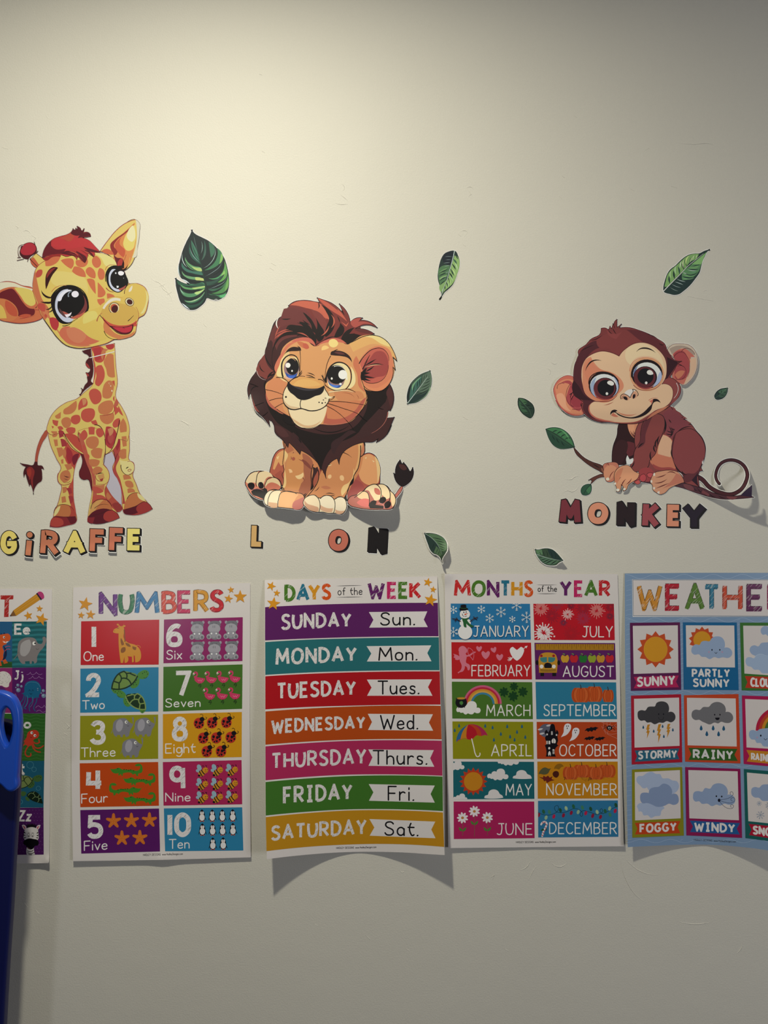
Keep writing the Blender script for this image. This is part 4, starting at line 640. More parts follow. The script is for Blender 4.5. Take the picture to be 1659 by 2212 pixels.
t.part('near_hand'); t.S("560 530 600 490 660 485 700 525 735 540 720 580 690 600 660 620 640 660 618 668 620 640 605 620 600 655 590 672 568 668 570 640 560 620 555 590", '#c0855f', SK, 3.5); t.tl(7, '#5a2420', "575 610 590 580 605 565", "605 640 615 610 640 580", "640 620 665 600 680 575", "570 560 590 540 600 530"); t.f("560 560 580 520 620 500 600 560 570 620", '#b5704f'); t.fs('#e0ccb0', "570 655 580 650 592 655 588 668 572 667", "622 650 634 645 636 658 622 662", "556 610 568 605 568 620 558 622")
t.part('arm_gap', 'pale backing between arm and belly'); t.f("650 410 665 440 690 430 680 470 650 475 640 450", '#c9c6c6')
t.V(1180, 680, .2170)
t.part('ear'); t.S("270 620 220 603 150 625 95 680 72 740 80 800 110 870 160 940 230 990 300 1005 370 990 370 860 300 780 270 700", '#b5604c', '#6a2a28', 4); t.f("90 720 130 670 200 640 260 650 270 760 240 830 280 920 350 960 360 995 270 990 180 940 120 860 100 790", '#c27a56'); t.f("110 740 140 690 200 680 240 700 210 780 200 850 240 910 330 960 350 930 350 850 290 790 275 740 270 700 240 660 160 670", '#9a4240'); t.f("240 700 270 740 280 800 240 830 300 920 350 910 350 830 290 790", '#8a3438'); t.f("100 800 150 780 190 830 200 900 250 960 200 950 140 900", '#cc906a')
t.ls(5, '#501e22', "108 735 125 690 155 680 180 685", "240 690 200 770 205 850 240 900 280 918", "255 830 240 860 250 900 270 912", "260 940 310 942 350 935", w2=3); t.l("95 850 150 930 220 980 300 990 350 985", 6, '#a83a3a', 2)
t.part('ear'); t.S("1210 340 1250 300 1340 288 1420 300 1470 340 1500 400 1505 500 1480 590 1430 660 1370 700 1310 670 1260 630 1280 520 1290 470", '#b5a288', '#5a3028', 4); t.f("1225 340 1290 310 1370 310 1440 340 1480 400 1430 390 1350 330 1290 380 1250 390", '#94806c'); t.f("1255 400 1310 350 1370 335 1440 380 1480 420 1440 420 1420 560 1410 640 1370 690 1310 670 1260 630 1280 520 1300 460", '#b0604e'); t.f("1265 400 1310 360 1360 360 1410 440 1425 520 1410 600 1360 640 1280 630 1280 520 1290 470", '#94403e'); t.f("1430 440 1490 430 1480 560 1420 650 1370 690 1400 620 1430 540", '#c29d7a'); t.f("1280 600 1320 560 1380 560 1350 610 1310 640", '#b36a4c')
t.ls(5, '#501e22', "1345 370 1380 335 1430 340 1480 395", "1270 420 1310 380 1350 370 1410 430 1428 530 1405 620", "1310 510 1360 510 1390 550 1380 610 1350 640", "1290 640 1340 645 1390 620", w2=3)
t.part('head'); t.S("545 135 590 130 620 150 635 110 650 140 665 85 680 130 695 50 705 45 705 125 750 90 725 130 820 125 930 155 1020 190 1110 240 1180 290 1210 370 1250 430 1290 455 1350 460 1310 490 1270 560 1230 620 1300 660 1340 720 1330 800 1270 870 1200 930 1100 980 1010 1040 930 1075 800 1085 640 1070 500 1060 420 1020 360 950 355 890 370 870 330 840 270 790 275 700 270 600 285 490 320 400 315 370 400 290 440 245 540 180", '#6e3330', '#261214', 4)
t.f("320 400 420 290 500 260 560 320 480 350 400 430 350 520 345 620 380 760 440 830 500 860 430 900 440 960 500 1040 400 990 365 930 370 870 290 790 275 700 275 600 290 480", '#4a2326'); t.f("500 270 600 190 780 150 900 210 960 270 860 310 780 360 725 405 620 340 520 320", '#723531'); t.f("800 150 930 160 1100 240 1200 340 1260 430 1310 470 1250 560 1200 620 1200 540 1160 420 1080 320 960 270 900 230 840 180", '#572829')
t.f("1200 420 1260 450 1310 480 1250 570 1200 640 1170 680 1200 560", '#33191d'); t.f("275 650 330 720 380 800 460 850 500 860 420 850 330 840 275 790", '#33191d'); t.f("1230 630 1300 670 1335 740 1320 810 1240 890 1260 800 1240 720 1150 690", '#7f3e38'); t.f("600 150 700 190 760 160 700 240 620 200", '#7c3a36')
t.tl(8, '#2a1416', "430 255 500 240 560 200", "330 370 400 330 480 300", "620 150 640 180 660 190", "660 130 680 170 700 195", "1110 240 1080 220 1000 190", "1180 290 1150 300 1120 280"); t.tl(7, SK, "1260 455 1310 470 1355 465", "1290 485 1330 495 1370 520", "275 760 250 790 240 840", "285 790 260 820 250 850", "355 870 345 890 355 920", "270 770 240 790 225 800")
t.ls(5, '#e3dcd0', "1295 680 1312 720 1308 770 1270 830", w2=3)
t.sub('face'); t.f("725 412 640 375 560 362 470 385 400 430 360 500 348 600 360 700 390 790 440 835 500 862 440 890 422 940 450 1000 520 1040 640 1062 800 1072 900 1060 1000 1010 1090 950 1190 910 1250 850 1262 770 1240 710 1190 690 1150 690 1190 620 1200 540 1185 440 1130 360 1050 300 960 275 880 285 800 330 750 375", '#c9a47c')
t.f("360 600 365 510 400 440 445 420 480 480 540 540 640 570 700 600 770 720 700 800 640 860 500 862 440 835 390 790 362 700", '#c07a58'); t.f("380 520 440 440 500 520 620 560 560 570 460 600 420 680 400 640", '#bf7454'); t.f("800 345 880 295 960 285 1060 330 1130 400 1170 500 1180 600 1150 500 1080 430 980 410 880 440 840 500 800 460", '#cdb387')
t.l("725 412 640 375 560 362 470 385 400 430 360 500 348 600 360 700 390 790 440 835 500 862", 6, '#4a1c1e', 4); t.l("725 412 750 375 800 330 880 285 960 275 1050 300 1130 360 1185 440 1200 540 1190 620 1150 690 1200 690 1250 725 1262 790 1245 855 1190 912", 6, '#4a1c1e', 4)
t.l("430 900 422 940 450 1000 520 1040 640 1065 780 1078 900 1065 1000 1020 1070 965", 8, '#a8503f', 4); t.f("440 900 436 960 480 1010 560 1040 680 1058 560 1052 470 1020 428 960", '#b0604a'); t.tl(7, '#8f4a38', "570 900 620 890 670 865", "500 862 600 862 680 845")
t.l("420 1020 520 1065 680 1080 820 1085", 4, '#2a1416', 3); t.f("1060 980 1150 930 1220 905 1180 940 1100 985 1000 1045", '#b06a4c')
t.sub('mouth'); t.f("640 1000 640 970 670 945 710 955 690 965 760 1005 850 1020 940 990 1010 930 1060 860 1060 840 1110 842 1138 880 1105 862 1075 870 1040 950 980 1000 900 1028 800 1028 720 1000 680 972 660 975", '#1c1012'); t.f("645 1000 665 975 720 1015 680 1015", '#b5664c'); t.f("1025 860 1065 840 1045 900 1040 870", '#b8604c'); t.l("1020 852 1060 830 1110 832", 5, '#a85644', 3); t.tl(14, '#b87050', "700 960 800 1000 900 985")
t.sub('nose'); t.f("775 790 800 755 860 742 890 750 850 790 835 825 800 800", '#c9beac'); t.f("745 830 750 800 780 790 820 810 835 825 815 850 780 845", '#bf8a68'); t.f("840 820 855 785 880 760 905 780 905 810 870 835", '#bf8a68'); t.ls(6, SK, "745 840 742 805 770 788 805 800 835 825 850 790 865 765 858 742 880 745 905 765 915 795 908 808"); t.f("765 822 780 812 810 835 808 850 785 846", SK); t.f("862 805 870 790 886 792 882 825 864 836", SK); t.l("755 838 760 815 775 808", 4, SK)
t.part('eye'); t.e(577, 712, 158, 152, '#c07450', 8); t.e(575, 706, 153, 140, SK, 8); t.e(578, 712, 142, 122, '#c5c2c4', 8); t.f("440 740 450 670 500 620 480 690 480 760 520 830 470 800", '#8a95a2'); t.f("660 610 710 670 715 740 690 790 660 820 700 720", '#9aa2b0'); t.e(585, 733, 115, 108, '#241417', 0); t.e(580, 735, 108, 104, '#5a2628', 0); t.f("480 740 500 800 560 835 640 828 690 790 640 840 560 848 500 820", '#8a3c36'); t.e(593, 728, 84, 82, '#161316'); t.f("608 668 630 656 665 668 675 690 660 704 625 695 608 682", '#ddd9da'); t.e(604, 785, 13, 14, '#d8d4d4')
t.l("490 862 560 862 650 850 705 800", 6, '#5a1c1e', 3); t.l("425 690 440 620 500 578 590 570 670 600 720 660", 10, SK, 6)
t.part('eye'); t.e(1002, 592, 172, 168, '#c28a60', 8); t.e(1000, 590, 155, 146, SK, 12); t.e(1005, 600, 142, 126, '#c8c5c6', 10); t.f("865 600 880 540 920 500 890 570 890 620 900 670 875 640", '#5f6a86'); t.f("1140 560 1150 620 1110 690 1060 720 1100 640 1120 590", '#9aa2b0'); t.e(985, 620, 118, 108, '#241417'); t.e(980, 622, 108, 103, '#5a2628'); t.f("880 640 900 690 960 724 1040 715 1080 690 1030 735 950 735 900 700", '#8a3c36'); t.e(988, 612, 80, 80, '#161316'); t.f("1000 570 1020 550 1060 570 1066 590 1040 598 1010 590", '#ddd9da'); t.e(995, 678, 13, 14, '#d8d4d4')
t.l("850 620 860 540 910 480 990 450 1080 470 1140 530 1155 600", 11, SK, 6); t.l("870 700 920 740 1000 750 1080 735 1140 690", 6, '#7a2c2a', 3); t.l("830 560 850 490 910 440 990 425 1070 440", 5, '#b86a48', 2)
t.part('eyebrow'); t.tl(13, SK, "390 560 410 510 450 465 500 450 550 458")
t.part('eyebrow'); t.tl(15, SK, "898 368 930 340 990 332 1040 345 1088 378")
t.build()
# ---------------------------------------------------------------- leaf decals
def leaf(label, view, out, rib, seen, base='#2c4536', veins=(), lights=(), darks=(), ribc='#b8c4b0', edge='#16201a', hf=None, f=1.0, ribw=10, halo=3.2):
    t = Thing('leaf_decal', label, 'leaf decal', group=None, gain=G(seen, f), hf=hf); t.V(*view)
    t.part('blade'); t.S(out, base, edge, 8 if view[2] < .1 else 4, halo)
    for c, a in darks: t.f(a, c)
    for c, a in lights: t.f(a, c)
    for c, w, a in veins: t.l(a, w, c, 'leaf')
    if rib: t.part('midrib'); t.l(rib, ribw, ribc, ribw*.3)
    t.build(); return t
t = Thing('leaf_decal', 'large dark green heart-shaped split leaf decal right of the giraffe head', 'leaf decal', gain=G('#d0c7a8')); t.V(360, 480, .09644)
t.part('blade'); t.S("565 170 580 205 640 265 780 340 920 410 1060 520 1180 650 1280 790 1340 960 1375 1120 1395 1270 1390 1440 1340 1600 1240 1700 1110 1745 1000 1725 895 1680 850 1790 760 1880 650 1950 520 1960 410 1900 320 1800 250 1600 210 1420 200 1255 290 1320 400 1370 530 1392 430 1330 320 1240 270 1130 265 1020 300 860 360 640 450 430 545 240", '#222a27', '#141a18', 8, 3.5)
gr = [('#3f6b50', "550 400 620 520 680 640 710 760 735 860 650 780 600 680 560 540"), ('#2f5240', "520 450 540 640 620 760 740 880 760 940 640 880 520 720 500 580"), ('#5f8f5a', "415 780 480 900 600 980 780 1040 790 1100 650 1090 520 1030 430 920"), ('#a3b463', "560 990 660 1020 780 1045 790 1100 700 1090 620 1050"), ('#3c6650', "340 900 420 1020 560 1090 800 1140 810 1190 600 1150 420 1090 340 1000"), ('#638f5c', "340 1090 400 1170 560 1220 780 1250 840 1310 640 1290 440 1240 360 1170"), ('#b3bb68', "640 1235 760 1245 830 1270 840 1312 740 1305 640 1280"), ('#4a7a55', "500 1380 640 1385 840 1370 850 1400 700 1420 560 1410"), ('#31543c', "230 1300 400 1375 520 1400 840 1395 860 1440 600 1440 380 1420 260 1390"), ('#5a8c52', "300 1390 420 1450 600 1470 860 1430 860 1460 700 1500 500 1510 380 1480"), ('#9fb868', "560 1470 700 1450 860 1425 860 1455 720 1485 600 1495"), ('#4f8052', "300 1480 380 1560 520 1600 680 1570 860 1490 700 1630 520 1680 380 1640"), ('#a8c070', "620 1580 740 1530 855 1490 760 1580 660 1620"), ('#3c6848', "390 1740 560 1760 760 1650 860 1560 780 1700 620 1800 480 1810"), ('#8fae78', "400 1765 560 1760 700 1690 850 1560 720 1720 560 1785"), ('#2b4a38', "420 1820 560 1850 740 1800 860 1640 780 1820 640 1900 500 1910"),
 ('#3c6448', "940 440 1060 540 1080 640 990 790 970 660"), ('#335744', "840 400 880 560 860 760 780 860 840 640"), ('#3f7048', "1130 580 1240 700 1260 820 1160 950 960 1060 840 1080 1060 900 1140 740"), ('#7aa652', "1220 700 1262 780 1240 870 1180 940 1200 820"), ('#5c9048', "1290 860 1340 1000 1360 1140 1330 1240 1200 1340 1040 1360 940 1400 1180 1220 1280 1050"), ('#84ae58', "1290 1080 1310 1140 1220 1260 1080 1340 1180 1240"), ('#4a7c44', "1365 1160 1392 1300 1380 1440 1300 1560 1180 1600 1000 1590 1220 1500 1330 1340"), ('#68964c', "1370 1240 1390 1360 1360 1480 1300 1540 1330 1400"), ('#3f7048', "920 1600 1080 1620 1220 1620 1340 1560 1290 1660 1200 1700 1080 1660"), ('#58a060', "1180 1640 1280 1620 1330 1600 1260 1690 1220 1690"), ('#4f8a56', "930 1250 1120 1240 1240 1130 1200 1220 1080 1280"), ('#2f4a3a', "880 1330 1080 1300 1260 1180 1300 1160 1200 1300 1040 1400 900 1420"), ('#3b5f44', "930 1500 1100 1480 1280 1380 1340 1280 1300 1400 1160 1500 1000 1540"), ('#27352c', "900 1660 1080 1630 1200 1700 1100 1735")]
for c, a in gr: t.f(a, c)
for w, c, a in ((14, '#1b2421', "430 560 520 760 750 930"), (14, '#1b2421', "370 760 480 960 780 1120"), (16, '#1b2421', "420 700 500 850 760 990"), (16, '#1b2421', "330 1040 560 1190 820 1200"), (20, '#1b2421', "330 1130 480 1290 830 1330"), (12, '#1b2421', "560 420 620 640 740 840"), (26, '#1b2421', "260 1420 480 1540 860 1480"), (30, '#1b2421', "290 1560 460 1720 840 1560"), (12, '#7f9a88', "520 560 600 760 745 900"), (12, '#c8d4c0', "350 700 360 860 460 1010"), (14, '#a8bcaa', "275 960 270 1100 320 1220"), (12, '#9ab09c', "1090 580 1080 740 820 1030"), (8, '#8a9c90', "1250 860 1180 1000 1030 1120 860 1215"), (8, '#8a9c90', "1360 1180 1300 1320 1120 1430 920 1500"), (26, '#1b2421', "1120 590 1120 760 900 1030"), (30, '#1b2421', "1280 800 1260 980 1040 1180"), (24, '#1b2421', "1370 1180 1300 1340 1060 1500"), (12, '#1b2421', "1310 1130 1200 1290 960 1400"), (10, '#5a6a60', "600 270 650 500 740 760"), (6, '#6a5a54', "850 560 860 700 760 850"), (22, '#c9d3d0', "340 1270 420 1310 520 1385"), (26, '#c9d0d4', "340 1810 420 1880 520 1955"), (12, '#dfe4dc', "1060 1735 1110 1725 1150 1735"), (10, '#a8bca8', "300 1440 340 1560 420 1620"), (10, '#8aa690', "780 430 800 560 770 700")):
    t.l(a, w, c, 'leaf')
t.part('midrib'); t.l("600 270 660 500 720 740 780 980 830 1210 870 1430 895 1680", 8, '#24372c', 34)
t.build()
V4 = (920, 520, .06329)
leaf('upright pointed leaf decal high on the wall, upper right of the lion', V4, "970 345 1010 360 1090 500 1150 720 1140 880 1060 1150 1010 1300 900 1520 760 1660 640 1760 560 1880 460 2015 520 1920 515 1740 480 1560 420 1360 405 1180 430 980 470 780 540 580 640 440 780 370", "975 350 930 560 870 800 790 1080 720 1320 610 1620 520 1900", '#cfc6ac',
 base='#2a3730', lights=[('#4f7048', "440 960 620 840 820 860 800 1000 720 1200 640 1450 560 1720 515 1740 470 1500 430 1250"), ('#8aa860', "980 500 1090 560 1150 720 1140 880 1060 1150 990 1340 880 1500 740 1620 600 1760 560 1850 640 1600 720 1380 800 1150 860 900 920 700"), ('#7f9c5c', "480 1500 640 1400 700 1340 620 1600 520 1760"), ('#6c9056', "450 1080 560 1000 720 940 640 1040 520 1120"), ('#7fa05e', "450 1300 560 1220 740 1180 640 1260 520 1340")],
 darks=[('#20262a', "640 450 780 380 950 370 920 560 870 780 700 800 580 700 560 600")],
 veins=[('#26382e', 34, "1000 500 1060 570 1100 640"), ('#3a5a44', 60, "930 620 1000 700 1060 800"), ('#22332a', 46, "890 780 960 880 1020 1000"), ('#2c4434', 50, "840 950 900 1080 960 1200"), ('#1e2c28', 50, "790 1080 860 1180 900 1330"), ('#22332a', 40, "740 1250 800 1350 830 1480"), ('#1f2f28', 34, "690 1400 730 1500 740 1600"), ('#1f2f28', 26, "640 1520 660 1620 660 1680"), ('#b8cca0', 26, "980 740 1060 900 1080 1000"), ('#b9cc88', 28, "900 960 960 1060 1010 1200"), ('#a8c48c', 26, "820 1180 880 1280 920 1400"), ('#b0c880', 24, "790 1280 830 1400 840 1540"), ('#a8c48c', 20, "720 1400 760 1500 750 1620"), ('#c0d0b0', 18, "590 1620 560 1750 530 1860"), ('#24342c', 40, "440 1110 560 1060 760 960"), ('#24342c', 36, "440 1220 580 1140 740 1090"), ('#24342c', 40, "450 1380 560 1300 720 1210"), ('#24342c', 34, "480 1520 580 1420 690 1350"), ('#8a9a90', 10, "640 545 780 535 900 545"), ('#8a9a90', 10, "660 655 760 648 860 650"), ('#9aaa9a', 12, "600 770 720 750 830 745"), ('#a0b09a', 12, "620 880 740 850 830 840"), ('#a8b8a0', 12, "660 1110 720 1080 770 1065"), ('#98ac90', 12, "500 1300 620 1240 740 1210")], ribw=26)
V5 = (1410, 520, .08439)
leaf('pointed leaf decal tilted up to the right, above the monkey', V5, "1465 230 1390 280 1330 400 1280 500 1240 640 1200 800 1080 980 960 1130 780 1290 680 1360 560 1385 440 1360 280 1290 275 1200 320 1000 370 860 450 740 580 640 700 520 820 420 960 350 1080 330 1200 325 1330 260", "282 1285 480 1080 700 860 900 650 1120 470 1300 330", '#aaa392',
 base='#22302c', lights=[('#6a8a50', "330 1050 380 870 460 760 600 640 720 530 830 430 960 360 1180 340 1120 460 900 630 700 840 480 1060 350 1180 300 1180"), ('#4c7048', "1390 290 1310 430 1270 530 1230 640 1180 780 1080 900 940 980 760 1010 760 820 960 640 1140 480"), ('#6f9458', "1380 290 1310 430 1270 540 1240 600 1080 600 1000 600 1150 480 1280 370"), ('#5c8050', "1180 640 1140 700 1000 720 900 700 1000 660"), ('#5f8456', "1080 870 960 920 780 860 900 850"), ('#62885a', "1060 950 940 990 760 960 900 955"), ('#4f7450', "1130 780 1060 830 960 830 1040 790")],
 veins=[('#24362e', 44, "420 900 420 1000 440 1100"), ('#1f302a', 50, "530 760 540 860 560 980"), ('#2c4438', 46, "640 660 680 760 680 860"), ('#1f302a', 44, "740 580 780 680 800 740"), ('#24362e', 30, "830 470 840 580 880 660"), ('#22342c', 30, "960 430 960 540 950 600"), ('#1f302a', 60, "860 680 960 580 1100 480"), ('#a0b890', 22, "600 640 570 760 600 860"), ('#b0c49a', 22, "730 520 710 600 700 700"), ('#b8c890', 22, "800 480 770 580 790 700"), ('#a8c070', 30, "940 380 860 480 850 620"), ('#b0c490', 18, "1070 370 1030 440 1030 510"), ('#b0c490', 16, "1140 360 1120 400 1120 450"), ('#b8c890', 18, "960 560 980 480 1000 440"), ('#9ab080', 26, "480 760 440 860 470 960"), ('#24362e', 24, "1230 600 1120 630 980 660"), ('#22322c', 30, "1190 720 1060 740 900 720"), ('#22322c', 30, "1160 790 1040 870 800 820"), ('#22322c', 34, "1090 930 900 950 740 900"), ('#22322c', 30, "940 1040 820 1040 640 980"), ('#b0bcb0', 12, "880 735 1000 765 1120 760"), ('#b8c4b8', 12, "760 820 820 830 870 850"), ('#a8b4a8', 12, "620 980 740 1030 840 1050"), ('#a8b4a8', 12, "560 1050 660 1080 780 1130"), ('#8a968c', 10, "480 1105 600 1170 720 1200"), ('#7a867c', 10, "440 1190 560 1260 660 1290")], ribc='#c8d0c4', ribw=20)
V6 = (860, 780, .06028)
leaf('small dark leaf decal tilted right, beside the lion mane above its tail', V6, "1145 345 1180 450 1205 600 1205 760 1170 940 1090 1120 980 1280 820 1400 640 1490 480 1520 335 1545 320 1430 315 1260 345 1080 400 900 500 740 640 600 800 480 980 400", "345 1500 500 1300 700 1040 840 860 1060 560", '#cdc4a8',
 base='#3c4c3c', lights=[('#1c2422', "330 1500 330 1240 380 1000 480 800 440 1000 400 1200 380 1400"), ('#3f6250', "420 1380 430 1150 480 920 620 720 840 540 800 800 640 1060 480 1300"), ('#71986a', "500 880 600 740 840 560 760 640 640 760 560 900 520 1060"), ('#566850', "880 520 1020 430 1130 360 1180 460 1200 640 1180 860 1080 1020 860 1120 700 1060 840 820"), ('#26352f', "350 1500 560 1240 900 1180 1100 1020 1000 1180 840 1320 640 1440 480 1510"), ('#83996f', "640 1470 820 1380 960 1260 1080 1080 1150 900 1170 960 1080 1130 940 1310 800 1400"), ('#6c7c5c', "1160 460 1195 640 1180 860 1150 960 1165 760")],
 veins=[('#18221c', 26, "600 820 560 960 560 1160"), ('#18221c', 26, "720 680 690 840 680 1000"), ('#18221c', 26, "800 600 770 760 780 900"), ('#18221c', 24, "870 540 850 660 860 800"), ('#18221c', 22, "960 470 930 600 900 740"), ('#18221c', 18, "1030 450 1010 560 980 640"), ('#18221c', 22, "900 800 1020 770 1160 680"), ('#18221c', 22, "980 690 1080 650 1150 600"), ('#18221c', 24, "780 960 960 900 1160 780"), ('#18221c', 24, "700 1090 900 1030 1140 880"), ('#18221c', 26, "600 1220 860 1140 1100 1000")], ribc='#b8c0ac', ribw=24)
V7 = (900, 1130, .20494)
def lf7(x, y): return .020*sstep(940, 968, x*.55+y*.45-40)*sstep(1160, 1205, y)
leaf('pointed leaf decal curling off the wall below the lion tail, above the months poster', V7, "82 108 160 108 220 122 280 155 312 200 322 250 318 290 300 320 280 350 265 385 272 425 262 390 240 350 215 332 180 320 150 290 120 220", "88 112 150 150 205 205 240 260 268 330", '#c0b79f',
 base='#33442f', hf=lambda x, y: .014*sstep(945, 966, x)*sstep(1165, 1200, y)+.002, lights=[('#4f6844', "120 115 220 125 290 165 315 220 320 260 260 300 220 220 160 160"), ('#26352c', "90 112 150 150 205 205 240 280 190 315 150 280 115 210"), ('#4a6040', "200 240 240 280 262 340 240 345 210 325 180 310")],
 veins=[('#161f18', 7, "160 150 230 165 285 180"), ('#161f18', 7, "190 178 250 195 305 208"), ('#161f18', 7, "215 205 260 225 310 240"), ('#161f18', 6, "225 235 260 250 305 268"), ('#161f18', 6, "240 262 265 275 295 285"), ('#161f18', 5, "250 285 265 295 285 305"), ('#18241c', 5, "185 210 175 240 160 270"), ('#18241c', 5, "205 230 195 265 180 300"), ('#18241c', 5, "225 260 215 290 200 318"), ('#18241c', 5, "240 290 235 310 225 330")], ribc='#a0ac98', ribw=4)
leaf('pointed leaf decal lying flat to the left, between months poster and monkey letters', V7, "1250 278 1290 280 1330 270 1385 268 1430 280 1480 320 1520 365 1545 395 1500 415 1470 440 1420 445 1370 438 1320 408 1280 360 1255 310", "1268 330 1340 355 1430 378 1540 396", '#bab19a',
 base='#33442f', hf=lambda x, y: .008*sstep(1195, 1217, x)+.001, lights=[('#4a6448', "1262 300 1290 350 1340 358 1420 375 1500 398 1440 435 1370 430 1310 395 1270 345"), ('#22322c', "1380 275 1440 290 1500 350 1540 393 1440 375 1400 330"), ('#52704a', "1255 285 1320 280 1330 330 1270 320")],
 veins=[('#161f18', 7, "1330 360 1300 366 1275 360"), ('#161f18', 8, "1370 368 1330 385 1295 390"), ('#161f18', 9, "1410 375 1370 395 1320 415"), ('#161f18', 10, "1450 382 1400 405 1350 432"), ('#161f18', 10, "1490 388 1450 410 1410 440"), ('#18241c', 6, "1310 345 1305 320 1290 300"), ('#18241c', 6, "1345 355 1340 320 1325 290"), ('#18241c', 6, "1380 362 1380 325 1360 290"), ('#18241c', 6, "1420 370 1425 330 1405 295"), ('#18241c', 6, "1460 378 1465 345 1450 310")], ribc='#a0ac98', ribw=5)
V8 = (1100, 820, .3014)
leaf('small leaf decal left of the monkey ear', V8, "66 132 100 135 140 155 168 180 180 215 172 255 155 275 120 262 88 235 68 200", "72 136 110 180 145 220 158 270", '#c4bda6', base='#27382c', lights=[('#40603e', "70 135 100 140 130 165 110 180"), ('#3a583c', "72 150 100 190 140 240 100 235 75 200")],
 veins=[('#131c16', 5, "100 165 115 162 130 165"), ('#131c16', 5, "120 190 135 185 155 188"), ('#131c16', 5, "135 212 150 208 172 212"), ('#131c16', 5, "82 170 90 185 112 185"), ('#131c16', 5, "84 200 100 208 128 208"), ('#131c16', 5, "100 230 120 235 148 232")], ribc='#4f6a4a', ribw=3, halo=2.4)
leaf('tiny leaf decal right of the monkey head', V8, "1565 60 1562 90 1548 118 1520 138 1480 138 1472 125 1485 90 1510 70 1540 62", "1562 62 1520 100 1475 132", '#aaa496', base='#23322e', lights=[('#3a5540', "1560 64 1520 72 1495 90 1520 98"), ('#334a3a', "1560 70 1555 105 1520 128 1500 120")],
 veins=[('#131c16', 4, "1500 112 1500 95 1498 85"), ('#131c16', 4, "1520 100 1522 85 1520 75"), ('#131c16', 4, "1510 108 1530 112 1545 112"), ('#131c16', 4, "1535 88 1550 92 1558 92")], ribc='#4f6a50', ribw=3, halo=2.0)
# ---------------------------------------------------------------- chunky letter decals under the animals
def letter(ch, word, x, y, w, h, face, seen, st, rot=0, label=None, hole=None, lift=0, skx=0):
    """x,y = bottom left of the letter face; w,h its size; st pen width"""
    n = label
    ca, sa = math.cos(math.radians(rot)), math.sin(math.radians(rot))
    cx, cy = x+w/2, y-h/2
    t = Thing('letter_decal', n, 'letter decal', 'letters of the word '+word, gain=G(seen), hf=(lambda X, Y: .0005+lift*sstep(y-h*.4, y, Y)) if lift else None)
    gw, gs = LET.get(ch) or glyph(ch)
    def pen(dx, dy, wd, col, root=False):
        tr = []
        for P, cl in gs:
            Q = []
            for a, b in P:
                X = st/2+a/gw*(w-st)+skx*b; Yv = -(st/2+b*(h-st)); X -= w/2; Yv += h/2
                Q.append((cx+X*ca-Yv*sa+dx, cy+X*sa+Yv*ca+dy))
            if len(Q) == 1: tr += [[[Q[0], (Q[0][0]+wd*.55*math.cos(i*.5236), Q[0][1]+wd*.55*math.sin(i*.5236)), (Q[0][0]+wd*.55*math.cos((i+1)*.5236), Q[0][1]+wd*.55*math.sin((i+1)*.5236))] for i in range(12)]]; continue
            Q = cr(Q, cl, 2.5); tr += ribbon(ext(Q, wd*.5-st*.0) if not cl else Q, wd, cap='butt', closed=cl)
        t.add(tr, col, root)
    def ext(Q, e):
        e = (wdx[0])/2
        a, b = Q[0], Q[1]; L = math.hypot(a[0]-b[0], a[1]-b[1]); Q = [(a[0]+(a[0]-b[0])/L*e, a[1]+(a[1]-b[1])/L*e)]+Q[1:]
        a, b = Q[-1], Q[-2]; L = math.hypot(a[0]-b[0], a[1]-b[1]); Q[-1] = (a[0]+(a[0]-b[0])/L*e, a[1]+(a[1]-b[1])/L*e); return Q
    wdx = [st]
    wdx[0] = st+6; pen(1.2, 1.2, st+6, '#ddd6c2', True); pen(3.0, 2.6, st+4.5, '#ddd6c2', True)
    t.part('letter_shadow_block', 'black outline and side of the letter'); wdx[0] = st+2.6
    for k in (0, 1, 2, 3.0): pen(k, k*.8, st+3.4, '#1a1615')
    t.part('letter_face'); wdx[0] = st-1; pen(0, 0, st, face); t.build()
LET = {
 'i': (1.0, [([(.5, 0), (.58, .50)], False), ([(.6, .92)], False)]),
}
g1 = '#c6bda2'
for i, (ch, x, y, w, h, c, rot, nm) in enumerate([('G', 1, 1197, 36, 50, '#d8c060', 0, 'yellow letter G at the left edge of the photo below the giraffe'), ('i', 50, 1200, 24, 54, '#b8704a', 3, 'orange small letter i with a round dot, second in the giraffe word'),
    ('R', 88, 1196, 38, 50, '#b56c4a', 4, 'orange letter R in the giraffe word between i and A'), ('A', 139, 1194, 44, 46, '#d8c060', 1, 'yellow letter A in the middle of the giraffe word'), ('F', 194, 1191, 30, 48, '#b86c4a', 2, 'orange letter F next to the yellow A of the giraffe word'),
    ('F', 236, 1189, 29, 49, '#b8684a', 2, 'orange letter F next to the yellow E of the giraffe word'), ('E', 275, 1189, 27, 47, '#dcc868', 1, 'yellow letter E ending the giraffe word')]):
    letter(ch, 'giraffe', x, y, w, h, c, g1, 11.5 if ch in 'EFi' else 11.5, rot, nm, lift=.0025 if ch in 'iRF' else 0)
for ch, x, y, w, h, c, st, rot, nm in [('L', 543, 1181, 22, 46, '#c49a5c', 11, 2, 'tan letter L below the lion paws'), ('O', 710, 1190, 42, 46, '#b5644c', 14, 0, 'reddish letter O below the lion, between L and N'), ('N', 796, 1192, 38, 50, '#1c1817', 15, 3, 'black letter N below the lion')]:
    letter(ch, 'lion', x, y, w, h, c, '#c2baa2', st, rot, nm)
